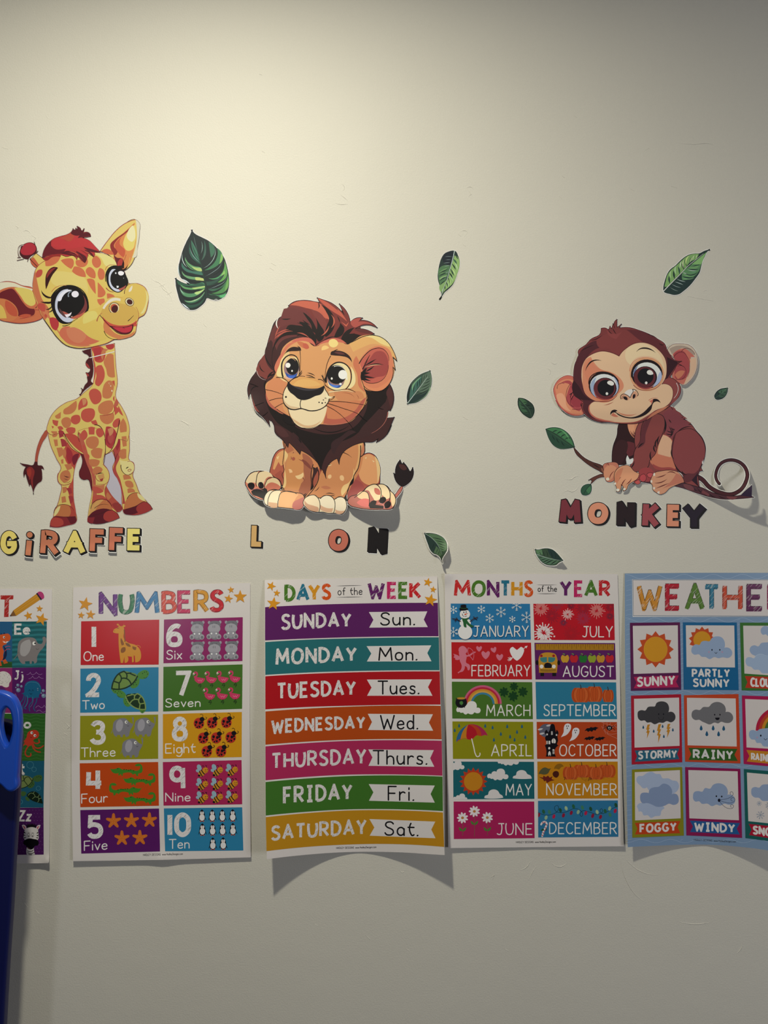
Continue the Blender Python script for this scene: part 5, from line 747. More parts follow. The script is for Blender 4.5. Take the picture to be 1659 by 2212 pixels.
for ch, x, y, w, h, c, st, rot, nm, lf in [('M', 1209, 1128, 46, 47, '#6a2c30', 14, 1, 'dark red letter M, first below the monkey', 0), ('O', 1270, 1132, 44, 46, '#c07c5c', 14, 0, 'salmon letter O below the monkey', 0), ('N', 1333, 1134, 38, 48, '#241819', 15, 1, 'black letter N below the monkey', 0),
    ('K', 1388, 1136, 34, 47, '#8a4040', 13, 3, 'dusty red letter K below the monkey', 0), ('E', 1441, 1137, 26, 47, '#c07a5a', 12, 1, 'salmon letter E below the monkey', 0), ('Y', 1478, 1139, 42, 47, '#221a22', 14, 0, 'black letter Y ending the monkey word', 0)]:
    letter(ch, 'monkey', x, y, w, h, c, '#b3ab96', st, rot, nm, lift=lf)
# ---------------------------------------------------------------- posters
class place:
    """draw a picture shifted / scaled / mirrored about its own point"""
    def __init__(s, t, dx=0, dy=0, k=1, o=(0, 0), flip=False, rot=0): s.t, s.a = t, (dx, dy, k, o, flip, rot)
    def __enter__(s):
        dx, dy, k, (ox, oy), fl, rot = s.a; c, q = math.cos(math.radians(rot))*k, math.sin(math.radians(rot))*k; g = -1 if fl else 1
        s.t.tf = lambda p: (ox+dx+(g*(p[0]-ox))*c-(p[1]-oy)*q, oy+dy+(g*(p[0]-ox))*q+(p[1]-oy)*c); s.t.tk = k
    def __exit__(s, *a): s.t.tf = None; s.t.tk = 1
PAL = dict(red='#bb2026', mag='#8a2868', blue='#2f8cb4', green='#447a2c', lime='#8f9c1e', yel='#d0a420', org='#bf501a', pink='#a82e5e', pur='#57206a', teal='#2a7478', gold='#cf9a28', ink='#17161a', wh='#d2cac4')
GP = [g*k for g, k in zip(G('#c0b9a4'), (.92, .90, .81))]
def poster(name, label, hf, sheet, gain=GP, paper='#cdc5bf'):
    t = Thing(name, label, 'poster', gain=gain, hf=hf, m=M_PAP); P = sheet
    t.add(tess(P), paper, True); return t
def quad(t, s, col): t.add(tess(t.pts(s)), col)
def stars(t, L, col='#cf9c2c'):
    for x, y, r, a in L:
        t.part('star'); t.lev = 150; t.star(x, y, r, col, a)
    t.lev = 30
def footer(t, x0, y0, x1, y1, h):
    t.part('maker_line'); t.lev = 20; text(t, 'HADLEY DESIGNS', x0, y0, x0+(x1-x0)*.44, y0+(y1-y0)*.44, h, 2.2, '#3a3636'); text(t, 'www.HadleyDesigns.com', x0+(x1-x0)*.48, y0+(y1-y0)*.48, x1, y1, h, 2.2, '#3a3636')
# pictures used on several posters --------------------------------------------
def elephant(t, dx, dy, k=1):      # drawn for the number three panel
    with place(t, dx, dy, k, (480, 170)):
        t.f("390 180 400 120 440 95 500 90 545 130 570 140 560 80 575 82 570 150 545 195 520 255 505 255 500 235 480 238 478 258 458 258 455 238 425 240 425 258 405 245", '#77757a'); t.l("392 170 385 200 376 222", 5, '#77757a')
        t.e(448, 155, 32, 55, '#98949a', 8); t.e(508, 124, 12, 14, '#dcdcdc'); t.e(512, 124, 5, 7, '#18181a'); t.l("516 155 524 162 533 155", 3, '#333')
def turtle(t, dx, dy, k=1, flip=False, rot=0, dark=False):
    sh, ln = ('#1d3a22', '#7fa65c') if dark else ('#6f9c4e', '#1d3a22')
    with place(t, dx, dy, k, (500, 910), flip, rot):
        t.f("605 870 640 830 690 820 712 840 700 880 660 900 625 895 610 890", '#4f9440'); t.f("545 950 600 900 625 890 620 950 590 980 550 975", '#4f9440'); t.f("372 980 400 985 440 1000 430 1020 410 1030 385 1010", '#4f9440')
        t.f("385 985 390 920 430 860 490 830 550 840 605 865 600 900 540 950 470 985 420 992", sh); t.l("490 830 445 850 395 920 380 985 470 988 560 945 608 875", 13, ln)
        t.ls(12, ln, "445 855 465 895 445 935 400 920", "465 895 510 895 550 940", "510 895 510 850 490 832", "445 935 445 985", "510 850 550 845", "545 850 590 870")
        for x, y in ((655, 850), (672, 838), (690, 835), (700, 855), (590, 930), (600, 910), (575, 950), (600, 950), (395, 1000), (410, 1012)): t.e(x, y, 4, 5, '#1d3a22')
        t.l("665 885 680 892 695 880", 3, '#16301a')
def sun(t, cx, cy, ro, ri, r, n, rot=0, a='#c9512c', b='#d39d2c'):
    t.sub('sun'); P = []
    for i in range(2*n):
        q = math.radians(rot-90)+math.pi*i/n; R = ro if i % 2 == 0 else ri; P.append((cx+R*math.cos(q), cy+R*math.sin(q)))
    t.add(tess(t.T(P)), a); t.e(cx, cy, r, r*1.0, b)
def drop(t, x, y, s, col): t.f([(x, y-s*1.3), (x+s*.55, y-s*.1), (x+s*.6, y+s*.5), (x, y+s), (x-s*.6, y+s*.5), (x-s*.55, y-s*.1)], col)
def cloud(t, cx, cy, k, col, flip=False):
    g = -1 if flip else 1
    P = [(-220, 30), (-215, -20), (-170, -45), (-135, -30), (-110, -80), (-60, -95), (-25, -80), (-5, -125), (60, -150), (130, -130), (160, -60), (155, -25), (210, -20), (232, 25), (205, 70), (150, 75), (115, 60), (90, 90), (20, 90), (-5, 78), (-40, 100), (-80, 85), (-95, 65), (-140, 70), (-165, 50), (-200, 55)]
    t.f([(cx+g*x*k, cy+y*k) for x, y in P], col)
def num_h(x, y):
    v = max(0, min(1, (y-1262)/595)); u = (x-158)/383
    return .0012+.0042*v**5*(1-.35*u)+.002*math.exp(-((x-352)/26)**2-((y-1858)/14)**2)
V1, V2 = (150, 1250, .2411), (150, 1530, .2411)
t = poster('number_poster', 'white poster of the numbers one to ten in ten coloured panels with counting pictures', num_h, [(158.4, 1268.8), (350, 1262.5), (540.6, 1259.2), (539.5, 1550), (541.8, 1851.9), (352, 1857.5), (157.7, 1860.3), (155, 1700), (154.4, 1560), (156, 1400)])
t.V(*V1)
NC = ['#6a3a8c', '#2f7f50', '#2c7fb0', '#cc4a2c', '#c03060', '#d0a028', '#c42c34']
LP = [('N', 285, 412, 312, 300, 140), ('U', 462, 560, 300, 300, 140), ('M', 606, 790, 302, 300, 135), ('B', 846, 945, 294, 296, 128), ('E', 988, 1082, 290, 292, 122), ('R', 1132, 1235, 286, 288, 118), ('S', 1278, 1368, 280, 282, 115)]
for (c, x0, x1, y0, y1, tp), col in zip(LP, NC):
    h = y0-tp; t.part('title_letter', m=M_HT)
    text(t, c, x0-6, y0+4, x1-6, y0+4, h, 36, col, cap='butt'); text(t, c, x0, y0, x1, y0, h, 38, '#2a2430', cap='butt'); text(t, c, x0, y0, x1, y0, h, 31, col, cap='butt')
stars(t, [(142, 228, 66, 12), (105, 328, 34, 8), (190, 322, 45, 5), (1447, 100, 32, -8), (1425, 180, 42, 10), (1530, 162, 62, 0)])
def npanel(v, s, col, num, nx, word, nw=42, wx=None):
    t.V(*v); t.part('number_panel'); t.lev = 12; quad(t, s, col)
    t.sub('numeral', m=M_HN); text(t, num, nx[0], nx[1], nx[2], nx[1]-2, nx[3], nw, '#d5cfcc', cap='butt', gap=.28)
    t.sub('word'); text(t, word, wx[0], wx[1], wx[2], wx[3], wx[4], 9.5, '#d8d2ce', gap=.2)
npanel(V1, "105 382 805 367 800 770 100 774", PAL['red'], '1', (200, 612, 238, 180), 'One', wx=(130, 736, 305, 732, 80))
t.sub('giraffe'); Yg, Bg = '#cf9c2e', '#8a5c24'
t.f("390 480 400 455 440 430 440 405 455 425 475 425 490 400 485 430 490 450 490 540 520 570 600 600 625 625 615 745 590 750 585 690 575 690 578 745 560 750 560 700 520 695 515 750 495 755 492 700 480 755 460 755 445 640 440 490 410 488", Yg)
t.fs(Bg, "460 530 480 560 490 590 470 600 458 560", "500 575 540 590 550 610 520 605", "565 605 600 615 595 640 570 632", "470 620 500 615 500 650 465 665"); t.e(434, 412, 11, 8, Yg, 30); t.e(490, 425, 13, 8, Yg, -10); t.l("425 440 435 446 445 440", 3, '#3a2a1a'); t.l("600 600 630 605 636 620", 4, Yg); t.e(405, 468, 3, 3, '#6a4418')
for i in range(8): t.e(492+i*.8, 462+i*14, 6, 8, Bg)
npanel(V1, "847 366 1553 345 1550 738 842 758", PAL['mag'], '6', (885, 594, 992, 170), 'Six', wx=(872, 722, 1005, 718, 78))
for i in range(6):
    t.sub('hippo'); dx, dy = (i % 3)*152+(2 if i > 2 else 0), -(i % 3)*3+(183 if i > 2 else 0)
    with place(t, dx, dy, 1, (0, 0)):
        t.e(1100, 396, 12, 14, '#96949a'); t.e(1198, 392, 12, 14, '#96949a'); t.f("1100 430 1110 390 1150 382 1190 388 1200 430 1150 440", '#6e6c72'); t.e(1144, 450, 56, 44, '#9a969c'); t.f("1105 480 1185 480 1195 530 1150 550 1110 530", '#77757a'); t.e(1142, 505, 22, 32, '#8f8c92')
        for s in (-1, 1): t.e(1142+s*44, 522, 22, 24, '#99969b'); t.e(1142+s*46, 526, 12, 14, '#6a686e'); t.e(1142+s*22, 494, 8, 9, '#d5d2d2'); t.l([(1142+s*8, 425), (1142+s*8, 442)], 4, '#55535a')
        t.ls(3, '#4a484e', "1118 408 1125 402 1132 408", "1156 406 1163 400 1170 406")
npanel(V1, "98 806 799 793 796 1190 96 1201", PAL['blue'], '2', (165, 1042, 266, 176), 'Two', wx=(118, 1170, 312, 1164, 76))
t.sub('turtle'); turtle(t, 0, 0); t.sub('turtle'); turtle(t, 90, 185, .84, True, 8, True)
npanel(V1, "842 790 1551 768 1547 1166 839 1190", PAL['green'], '7', (955, 1045, 1070, 200), 'Seven', wx=(862, 1150, 1170, 1144, 72), nw=40)
for i in range(7):
    t.sub('flamingo'); dx, dy = ((i*106, -i*3) if i < 4 else ((i-4)*112+92, 146-(i-4)*2))
    with place(t, dx, dy, 1, (0, 0)):
        t.f("1130 880 1160 885 1215 895 1200 925 1165 940 1135 925 1120 905", '#c8446c'); t.l("1140 905 1120 880 1145 860 1140 842 1125 838", 13, '#c8446c'); t.f("1120 838 1108 845 1106 868 1122 856", '#d8c8b8'); t.f("1112 850 1104 862 1112 868", '#222'); t.e(1128, 842, 12, 10, '#c8446c'); t.e(1130, 840, 2.5, 2.5, '#222')
        t.l("1150 905 1160 918 1170 906 1180 920 1192 900", 4, '#e08aa0'); t.ls(4, '#243a20', "1170 938 1172 975 1168 978", "1172 940 1155 962 1182 960")
t.V(*V2)
npanel(V2, "96 68 795 56 795 452 93 464", PAL['lime'], '3', (200, 308, 308, 178), 'Three', wx=(106, 436, 410, 428, 80))
for i, (a, b) in enumerate(((0, 0), (195, -3), (83, 184))): t.sub('elephant'); elephant(t, a, b)
npanel(V2, "837 52 1545 33 1543 437 838 452", PAL['yel'], '8', (938, 278, 1040, 182), 'Eight', wx=(862, 402, 1125, 396, 82))
for i in range(8):
    t.sub('ladybug'); q = [(0, 0), (118, -4), (246, -8), (38, 132), (155, 130), (285, 125), (70, 252), (198, 250)][i]
    with place(t, q[0], q[1], 1, (0, 0)):
        t.e(1160, 135, 47, 50, '#b8382c'); t.e(1188, 98, 22, 20, '#18161a'); t.l("1175 115 1160 150 1128 178", 3, '#18161a')
        for x, y, r in ((1136, 125, 12), (1170, 132, 12), (1188, 125, 10), (1130, 150, 8), (1165, 165, 9), (1192, 150, 9), (1145, 170, 7)): t.e(x, y, r, r*1.1, '#18161a')
        t.ls(4, '#18161a', "1188 85 1195 62 1182 52 1172 58", "1200 92 1222 98 1230 85 1220 78")
npanel(V2, "92 493 795 481 802 873 97 886", PAL['org'], '4', (165, 724, 285, 165), 'Four', wx=(110, 850, 340, 838, 80))
for i, (a, b, f) in enumerate(((0, 0, False), (116, 86, False), (0, 173, True), (118, 255, False))):
    t.sub('crocodile')
    with place(t, a, b, 1, (505, 560), f):
        t.f("352 535 380 545 420 540 440 532 470 548 560 550 600 560 630 545 632 515 605 520 585 515 600 500 640 502 655 540 648 575 615 590 618 605 600 605 595 590 575 590 570 600 560 585 500 578 480 585 478 605 468 605 462 590 455 590 448 602 438 600 440 580 380 568 372 552", '#3f8f2e')
        for x, y in ((490, 548), (510, 550), (530, 555), (548, 552), (575, 560), (432, 540)): t.e(x, y, 7, 4, '#1e5a20')
npanel(V2, "837 482 1542 464 1548 860 843 872", PAL['pink'], '9', (915, 718, 1022, 182), 'Nine', wx=(862, 834, 1082, 830, 74))
for i in range(9):
    t.sub('bee'); c, r = i % 3, i//3
    with place(t, c*133, -c*3+r*122-(r == 2)*4, 1, (0, 0)):
        t.e(1163, 530, 20, 28, '#8fb0ba', -25); t.e(1150, 560, 18, 14, '#8fb0ba', 20); t.e(1186, 582, 36, 26, '#c89a30', -35)
        t.ls(9, '#1c1a1c', "1165 565 1178 590 1190 608", "1183 553 1196 575 1210 590"); t.f("1155 590 1175 600 1170 610 1150 606", '#1c1a1c'); t.e(1218, 555, 25, 27, '#cf9a2e', 0); t.e(1218, 552, 3, 5, '#222'); t.e(1234, 550, 3, 5, '#222'); t.l("1214 566 1226 572 1236 566", 3, '#6a2a1a')
        t.ls(4, '#1c1a1c', "1208 532 1200 515 1186 520 1186 530", "1225 530 1230 515 1218 512")
npanel(V2, "97 912 803 898 812 1283 106 1302", PAL['pur'], '5', (178, 1150, 282, 172), 'Five', wx=(134, 1274, 338, 1262, 82))
for i, (a, b) in enumerate(((0, 0), (160, -4), (322, -8), (75, 154), (236, 150))):
    t.sub('starfish')
    with place(t, a, b, 1, (0, 0)):
        P = []
        for j in range(5):
            q = math.radians(-90+72*j); P += [(395+72*math.cos(q), 1010+72*math.sin(q)), (395+64*math.cos(q+.17), 1010+64*math.sin(q+.17)), (395+30*math.cos(q+.63), 1010+30*math.sin(q+.63)), (395+64*math.cos(q+1.08), 1010+64*math.sin(q+1.08))]
        t.add(tess(t.T(P)), '#cc7a2c')
        for j in range(5):
            q = math.radians(-90+72*j)
            for r in (14, 28, 42): t.e(395+r*math.cos(q), 1010+r*math.sin(q), 3, 3, '#d99a58')
npanel(V2, "846 897 1548 887 1558 1274 857 1281", PAL['blue'], '10', (888, 1134, 1068, 178), 'Ten', wx=(895, 1256, 1072, 1252, 80), nw=44)
for i in range(10):
    t.sub('penguin'); q = [(0, 0), (92, 0), (182, -1), (275, -2), (4, 125), (95, 124), (185, 123), (277, 122), (97, 252), (190, 250)][i]
    with place(t, q[0], q[1], 1, (0, 0)):
        t.f("1150 1008 1160 970 1165 935 1187 905 1210 935 1215 970 1228 1008 1212 990 1205 1010 1170 1010 1164 990", '#17181e'); t.e(1188, 978, 24, 30, '#d5d2d0'); t.e(1179, 938, 9, 14, '#d5d2d0'); t.e(1196, 938, 9, 14, '#d5d2d0'); t.e(1182, 934, 2.5, 3, '#222'); t.e(1193, 934, 2.5, 3, '#222'); t.p("1182 945 1194 945 1188 954", '#c88a30'); t.e(1176, 1013, 9, 4, '#b8604a'); t.e(1200, 1013, 9, 4, '#b8604a')
footer(t, 660, 1322, 1015, 1312, 18)
t.build()
def days_h(x, y):
    v = max(0, min(1.02, (y-1250)/595)); u = (x-775)/188
    return .0012+.030*v**.75*min(1.1, abs(u))**1.7*(1 if u > 0 else .95)
t = poster('weekday_poster', 'poster of seven coloured weekday bands, lower corners curling off the wall', days_h,
    [(571.8, 1253.6), (573.2, 1252.8), (760, 1248.5), (944.5, 1244.5), (946.2, 1300), (951, 1480), (957, 1700)]+cr([(960.5, 1847), (925, 1845), (890, 1842.5), (840, 1840.5), (785, 1840), (730, 1841.5), (680, 1844.8), (630, 1849.5), (576.5, 1856)], False)+[(573.5, 1700), (572.5, 1480)])
V1, V2 = (560, 1230, .25316), (560, 1510, .25316)
t.V(*V1)
g, te, ye, og, pu, pk, rd = '#4a8030', '#2a7890', '#cc9a28', '#cc5a24', '#5e2a68', '#b83068', '#bc2c32'
for c, x0, x1, yb, h, col in (('D', 228, 296, 262, 118, g), ('A', 330, 416, 258, 116, te), ('Y', 430, 508, 256, 118, ye), ('S', 545, 602, 248, 114, og), ('W', 938, 1058, 238, 118, pu), ('E', 1104, 1166, 238, 118, pk), ('E', 1200, 1262, 238, 118, g), ('K', 1294, 1370, 238, 120, rd)):
    t.part('title_letter', m=M_HT); text(t, c, x0, yb, x1, yb, h, 29 if c != 'S' else 27, col, cap='butt')
t.part('title_script'); text(t, 'of the', 672, 218, 878, 214, 60, 6, '#1c1a1c', gap=.24); t.l("654 142 760 138 878 136", 4, '#2a2828', 'leaf'); t.l("656 238 770 236 884 234", 4, '#2a2828', 'leaf')
stars(t, [(102, 142, 42, 22), (150, 202, 32, 6), (122, 292, 60, 8), (1438, 110, 40, 14), (1484, 172, 30, 8), (1462, 262, 58, 12)])
def band(v, name, col, top, bot, day, dx, ab, ax, ban):
    t.V(*v); t.part('day_band'); t.lev = 12; P = cr(t.T(top), False)+cr(t.T(bot), False)[::-1]; t.add(tess(P), col)
    t.sub('day_name', m=M_HN); x0, y0, x1, y1, h0, h1, w = dx; text(t, day, x0, y0, x1, y1, h0, w, '#cfc8c4', h1, cap='butt', gap=.33, sag=6)
    t.sub('name_flag'); t.p(ban, '#cdc6c2'); t.sub('short_name'); text(t, ab, ax[0], ax[1], ax[2], ax[3], ax[4], 13, '#18171a', gap=.24)
A = lambda *a: list(zip(a[::2], a[1::2]))
band(V1, 'sun', '#5a2a66', A(50, 322, 400, 304, 800, 292, 1524, 285), A(50, 606, 400, 590, 800, 578, 1530, 570), 'SUNDAY', (198, 508, 776, 486, 116, 104, 24), 'Sun.', (1038, 474, 1325, 472, 102), "936 364 1434 358 1404 428 1438 492 938 497 974 430")
band(V1, 'mon', PAL['teal'], A(51, 620, 400, 600, 800, 588, 1532, 579), A(52, 900, 400, 880, 800, 867, 1538, 860), 'MONDAY', (150, 812, 822, 778, 122, 106, 25), 'Mon.', (1022, 774, 1345, 772, 104), "916 655 1468 648 1434 714 1470 784 918 786 956 718")
band(V1, 'tue', '#a81f26', A(52, 912, 400, 892, 800, 878, 1540, 870), A(52, 1194, 400, 1174, 800, 1162, 1547, 1153), 'TUESDAY', (158, 1102, 815, 1068, 122, 108, 24), 'Tues.', (1016, 1062, 1362, 1060, 108), "918 940 1474 938 1440 1004 1478 1078 920 1078 958 1008")
band(V2, 'wed', '#ae501c', A(53, 106, 400, 82, 800, 64, 1000, 58, 1548, 58), A(53, 390, 400, 364, 800, 346, 1000, 342, 1556, 344), 'WEDNESDAY', (112, 288, 896, 248, 104, 92, 22), 'Wed.', (1036, 256, 1352, 254, 114), "926 126 1482 130 1448 200 1484 270 928 264 962 196")
band(V2, 'thu', '#a8325e', A(53, 404, 400, 376, 800, 356, 1000, 352, 1557, 356), A(54, 694, 400, 664, 800, 644, 1000, 642, 1563, 654), 'THURSDAY', (112, 590, 904, 548, 118, 116, 23), 'Thurs.', (974, 554, 1430, 556, 114), "930 430 1490 436 1458 506 1494 578 932 570 966 498")
band(V2, 'fri', '#3f7a2e', A(54, 708, 400, 678, 800, 656, 1000, 652, 1564, 662), A(56, 994, 400, 962, 800, 940, 1000, 938, 1568, 956), 'FRIDAY', (214, 890, 785, 852, 130, 116, 25), 'Fri.', (1102, 862, 1318, 864, 116), "934 726 1498 738 1462 810 1498 884 936 868 974 796")
band(V2, 'sat', '#bb9422', A(56, 1008, 400, 974, 800, 950, 1000, 948, 1568, 968), A(62, 1298, 400, 1262, 800, 1240, 1000, 1236, 1578, 1262), 'SATURDAY', (112, 1200, 906, 1150, 108, 116, 23), 'Sat.', (1074, 1160, 1354, 1166, 112), "940 1024 1502 1046 1468 1114 1504 1188 942 1166 982 1096")
footer(t, 658, 1278, 998, 1270, 15)
t.build()
def months_h(x, y):
    v = max(0, min(1.02, (y-1240)/590)); u = abs(x-1152)/190
    return .0012+.0036*v**3*(.25+.75*min(1.1, u))+.004*math.exp(-((x-962)/14)**2-((y-1240)/20)**2)
t = poster('month_poster', 'poster of the twelve months in coloured panels, third white poster from the left', months_h, [(960.5, 1239.6), (1150, 1239.6), (1334, 1240), (1336, 1300), (1341, 1560), (1347.5, 1828), (1150, 1830), (968.5, 1832), (964, 1560)])
V1, V2 = (950, 1230, .2411), (950, 1540, .2411)
t.V(*V1); rd = '#bc2c32'
for c, x0, x1, col in (('M', 140, 265, '#c03434'), ('O', 298, 398, g), ('N', 436, 520, pu), ('T', 552, 622, te), ('H', 654, 728, ye), ('S', 768, 824, og), ('Y', 1086, 1170, pu), ('E', 1216, 1276, pk), ('A', 1308, 1402, g), ('R', 1440, 1516, rd)):
    t.part('title_letter', m=M_HT); text(t, c, x0, 234, x1, 234, 122, 29, col, cap='butt')
t.part('title_script'); text(t, 'of the', 880, 198, 1048, 198, 50, 6, '#1c1a1c', gap=.24); t.l("866 138 950 140 1050 138", 4, '#2a2828', 'leaf'); t.l("868 216 950 218 1050 216", 4, '#2a2828', 'leaf')
def mpanel(v, s, col, word, x0, x1, y, h=92, w=10):
    t.V(*v); t.clip = None; t.part('month_panel'); t.lev = 12; quad(t, s, col); t.word = (word, x0, x1, y, h, w); t.clip = t.pts(s)
def mword():
    t.clip = None; a, x0, x1, y, h, w = t.word; t.sub('month_name'); text(t, a, x0, y, x1, y, h, w, '#d6d0ca', gap=.26)
def flake(x, y, r, w=4, n=6):
    t.sub('snowflake')
    for i in range(n):
        q = math.pi*2*i/n+.5; c, s_ = math.cos(q), math.sin(q); t.l([(x, y), (x+r*c, y+r*s_)], w, '#d2d6d8', smooth=False)
        for d in (.55, .8):
            for sg in (-.8, .8): t.l([(x+r*d*c, y+r*d*s_), (x+r*d*c+r*.26*math.cos(q+sg), y+r*d*s_+r*.26*math.sin(q+sg))], w*.75, '#d2d6d8', smooth=False)
mpanel(V1, "98 306 808 308 816 630 100 628", '#2f82b4', 'JANUARY', 305, 792, 600)
for a in ((122, 362, 34), (372, 358, 34), (447, 438, 38), (548, 382, 45), (688, 322, 48), (650, 447, 28), (778, 430, 50), (122, 560, 42)): flake(*a)
t.clip = None; t.sub('snowman'); t.e(227, 562, 64, 64, '#d8d4d0'); t.e(228, 478, 50, 44, '#d8d4d0'); t.e(225, 402, 46, 44, '#d8d4d0')
t.f("178 362 176 350 186 345 186 322 200 316 238 318 242 346 252 350 252 362 215 370", '#1c1a1e'); t.l("186 344 215 350 242 346", 6, '#2d5a36'); t.e(216, 384, 5, 7, '#1c1a1e'); t.e(236, 382, 5, 7, '#1c1a1e'); t.p("220 398 258 392 224 412", '#c8603a')
for x, y in ((203, 402), (205, 412), (214, 420), (228, 422), (238, 418)): t.e(x, y, 4, 4, '#1c1a1e')
t.f("196 432 225 440 256 430 258 446 244 452 262 480 304 505 296 516 262 508 238 486 240 520 226 520 208 470 200 448", '#2d6a3c')
t.ls(7, '#3a2a26', "188 468 160 452 114 442", "160 452 150 434", "150 450 136 464", "272 468 300 446 340 428", "308 442 306 424", "314 438 332 448")
mword()
mpanel(V1, "838 308 1560 308 1568 634 848 632", '#b82430', 'JULY', 1282, 1546, 604)
def burst(x, y, r, col, n=22, w=4, r0=.25):
    t.sub('firework')
    rf = random.Random(x+y); n = int(n*1.5); gr = []
    for i in range(n):
        q = 2*math.pi*i/n+.1; R = r*(1, .62, .86, .7)[i % 4]*rf.uniform(.92, 1.08); a = r0*rf.uniform(.4, 1.1)
        gr += ribbon(t.T([(x+r*a*math.cos(q), y+r*a*math.sin(q)), (x+R*math.cos(q), y+R*math.sin(q))]), w*.35*t.view[2], w*1.25*t.view[2])[:1]
    t.add([z for k in gr for z in k], col)
for a in ((1005, 415, 70, '#7c2a3a'), (1285, 350, 72, '#7c2a3a'), (1175, 325, 40, '#7c2a3a'), (1530, 335, 56, '#7c2a3a'), (1108, 478, 36, '#7a3448'), (1285, 440, 68, '#94405c'), (1045, 320, 60, '#8e3a50'), (1525, 420, 40, '#7a3040'), (1175, 575, 78, '#9c2a34'), (905, 350, 74, '#d8a098'), (1408, 370, 74, '#d8a098'), (1145, 402, 56, '#dcc8c4', 18)): burst(*a)
burst(930, 570, 92, '#dcd6d2', 26, 7, .3)
for x, y, r in ((895, 504, 9), (1000, 520, 9), (1026, 600, 9), (984, 632, 9)): t.star(x, y, r*1.3, '#dcd6d2')
mword()
mpanel(V1, "104 652 818 656 826 986 108 980", '#b82a2e', 'FEBRUARY', 288, 806, 954, 94)
def heart(x, y, s, col, rot=0):
    with place(t, 0, 0, s, (x, y), rot=rot): t.f([(x, y+34), (x-30, y), (x-34, y-22), (x-20, y-34), (x, y-18), (x+20, y-34), (x+34, y-22), (x+30, y)], col)
t.clip = None; t.sub('cupid_silhouette'); Pk = '#cf7f90'
t.e(204, 722, 36, 36, Pk); t.f("238 705 246 735 236 750 215 752 195 745", Pk); t.f("170 745 225 745 240 775 240 840 262 850 272 880 262 905 250 900 246 880 225 865 222 890 205 915 180 922 165 932 160 922 188 900 196 860 180 820 176 780", Pk); t.f("175 780 150 765 118 756 130 778 122 786 140 798 136 806 160 812 180 805", Pk)
t.l("225 775 260 772 292 752", 14, Pk); t.l("255 702 250 735 262 770 285 795 296 812", 5, Pk); t.l("255 702 290 722 304 755 296 812", 4, Pk); t.l("225 790 265 765 320 740", 5, Pk); t.p("304 736 324 738 312 752", Pk)
for x, y, s, r in ((352, 712, .75, 0), (411, 768, 1.1, 0), (484, 722, .75, -15), (536, 788, .9, 0)): t.sub('heart'); heart(x, y, s, '#cf7f90', r)
t.sub('heart'); heart(691, 756, 1.85, '#dcd4d0'); t.l("745 715 765 700 784 686", 5, '#dcd4d0'); t.p("760 690 786 684 776 708", '#dcd4d0'); t.ls(5, '#dcd4d0', "608 812 635 798 660 784", "612 792 632 800", "626 786 646 794", "618 820 636 802", "632 816 650 794")
mword()
mpanel(V1, "848 658 1570 660 1580 988 858 986", '#5e2a68', 'AUGUST', 1106, 1556, 960, 92)
t.clip = None; t.sub('ruler'); quad(t, "858 668 1560 670 1560 724 860 722", '#a88428')
for i in range(35): x = 864+i*20; t.l([(x, 669), (x, 690 if i % 2 else 712)], 2.5, '#5a4416', smooth=False)
t.sub('school_bus'); t.f("888 790 902 762 940 746 995 746 1036 760 1050 790 1054 860 1048 920 892 920 886 860", '#c09a34'); t.e(872, 835, 13, 22, '#1c1a1e'); t.e(1066, 836, 13, 22, '#1c1a1e'); t.f("900 790 960 785 960 828 915 828 902 815", '#3f8a88'); t.f("972 786 1034 790 1030 815 1015 828 972 828", '#3f8a88'); t.f("938 850 945 842 990 842 1000 850 998 884 942 884", '#1c1a1e'); t.e(912, 870, 17, 17, '#d8d2c8'); t.e(1022, 870, 17, 17, '#d8d2c8'); t.ls(4, '#2a221a', "900 898 970 900 1040 898", "900 908 970 910 1040 908"); t.e(910, 774, 12, 12, '#9a2a2a'); t.e(1020, 774, 12, 12, '#9a2a2a'); t.p("902 924 934 924 934 956 902 956", '#1c1a1e'); t.p("1008 924 1042 924 1042 956 1008 956", '#1c1a1e'); t.f("888 914 1050 914 1050 926 888 926", '#b08c2c')
for x, c in ((1122, '#c8a83a'), (1202, '#bc3038'), (1284, '#2a7a38'), (1364, '#8fae38'), (1442, '#c09a38'), (1522, '#bc3038')):
    t.sub('apple'); t.f([(x, 775), (x-22, 765), (x-36, 785), (x-32, 815), (x-14, 836), (x, 832), (x+14, 836), (x+32, 815), (x+36, 785), (x+22, 765)], c); t.l([(x, 778), (x+4, 762)], 4, '#3a2a1a'); t.f([(x-22, 752), (x-6, 754), (x+2, 764), (x-14, 762)], '#6a9a4a')
mword()
mpanel(V1, "108 1006 828 1010 834 1342 112 1336", '#4a7c32', 'MARCH', 420, 808, 1310, 94)
t.clip = None; t.sub('rainbow')
for r, c in ((162, '#c8688a'), (145, '#b83048'), (128, '#c89a38'), (112, '#d0b050'), (98, '#3f8aa8')):
    t.l([(384+r*math.cos(math.pi*(1+i/18)), 1205+(r-4)*math.sin(math.pi*(1+i/18))) for i in range(19)], 18, c, cap='butt')
t.sub('cloud'); cloud(t, 255, 1252, .48, '#d8d2cc')
t.sub('pot'); t.f("142 1180 150 1160 232 1160 242 1180 238 1215 218 1235 165 1235 145 1215", '#1c1a1e'); t.e(190, 1160, 48, 10, '#2a262a'); t.e(192, 1155, 38, 10, '#c09a3a'); t.l("168 1235 168 1242", 6, '#1c1a1e'); t.l("222 1232 222 1238", 6, '#1c1a1e')
def clover(x, y, s, col, n=4):
    for i in range(n): q = math.pi*2*i/n+.3; heart(x+s*.62*math.cos(q), y+s*.62*math.sin(q), s/54, col, math.degrees(q)+90)
    t.l([(x, y), (x+s*.25, y+s*.8), (x+s*.3, y+s*1.4)], 5, col)
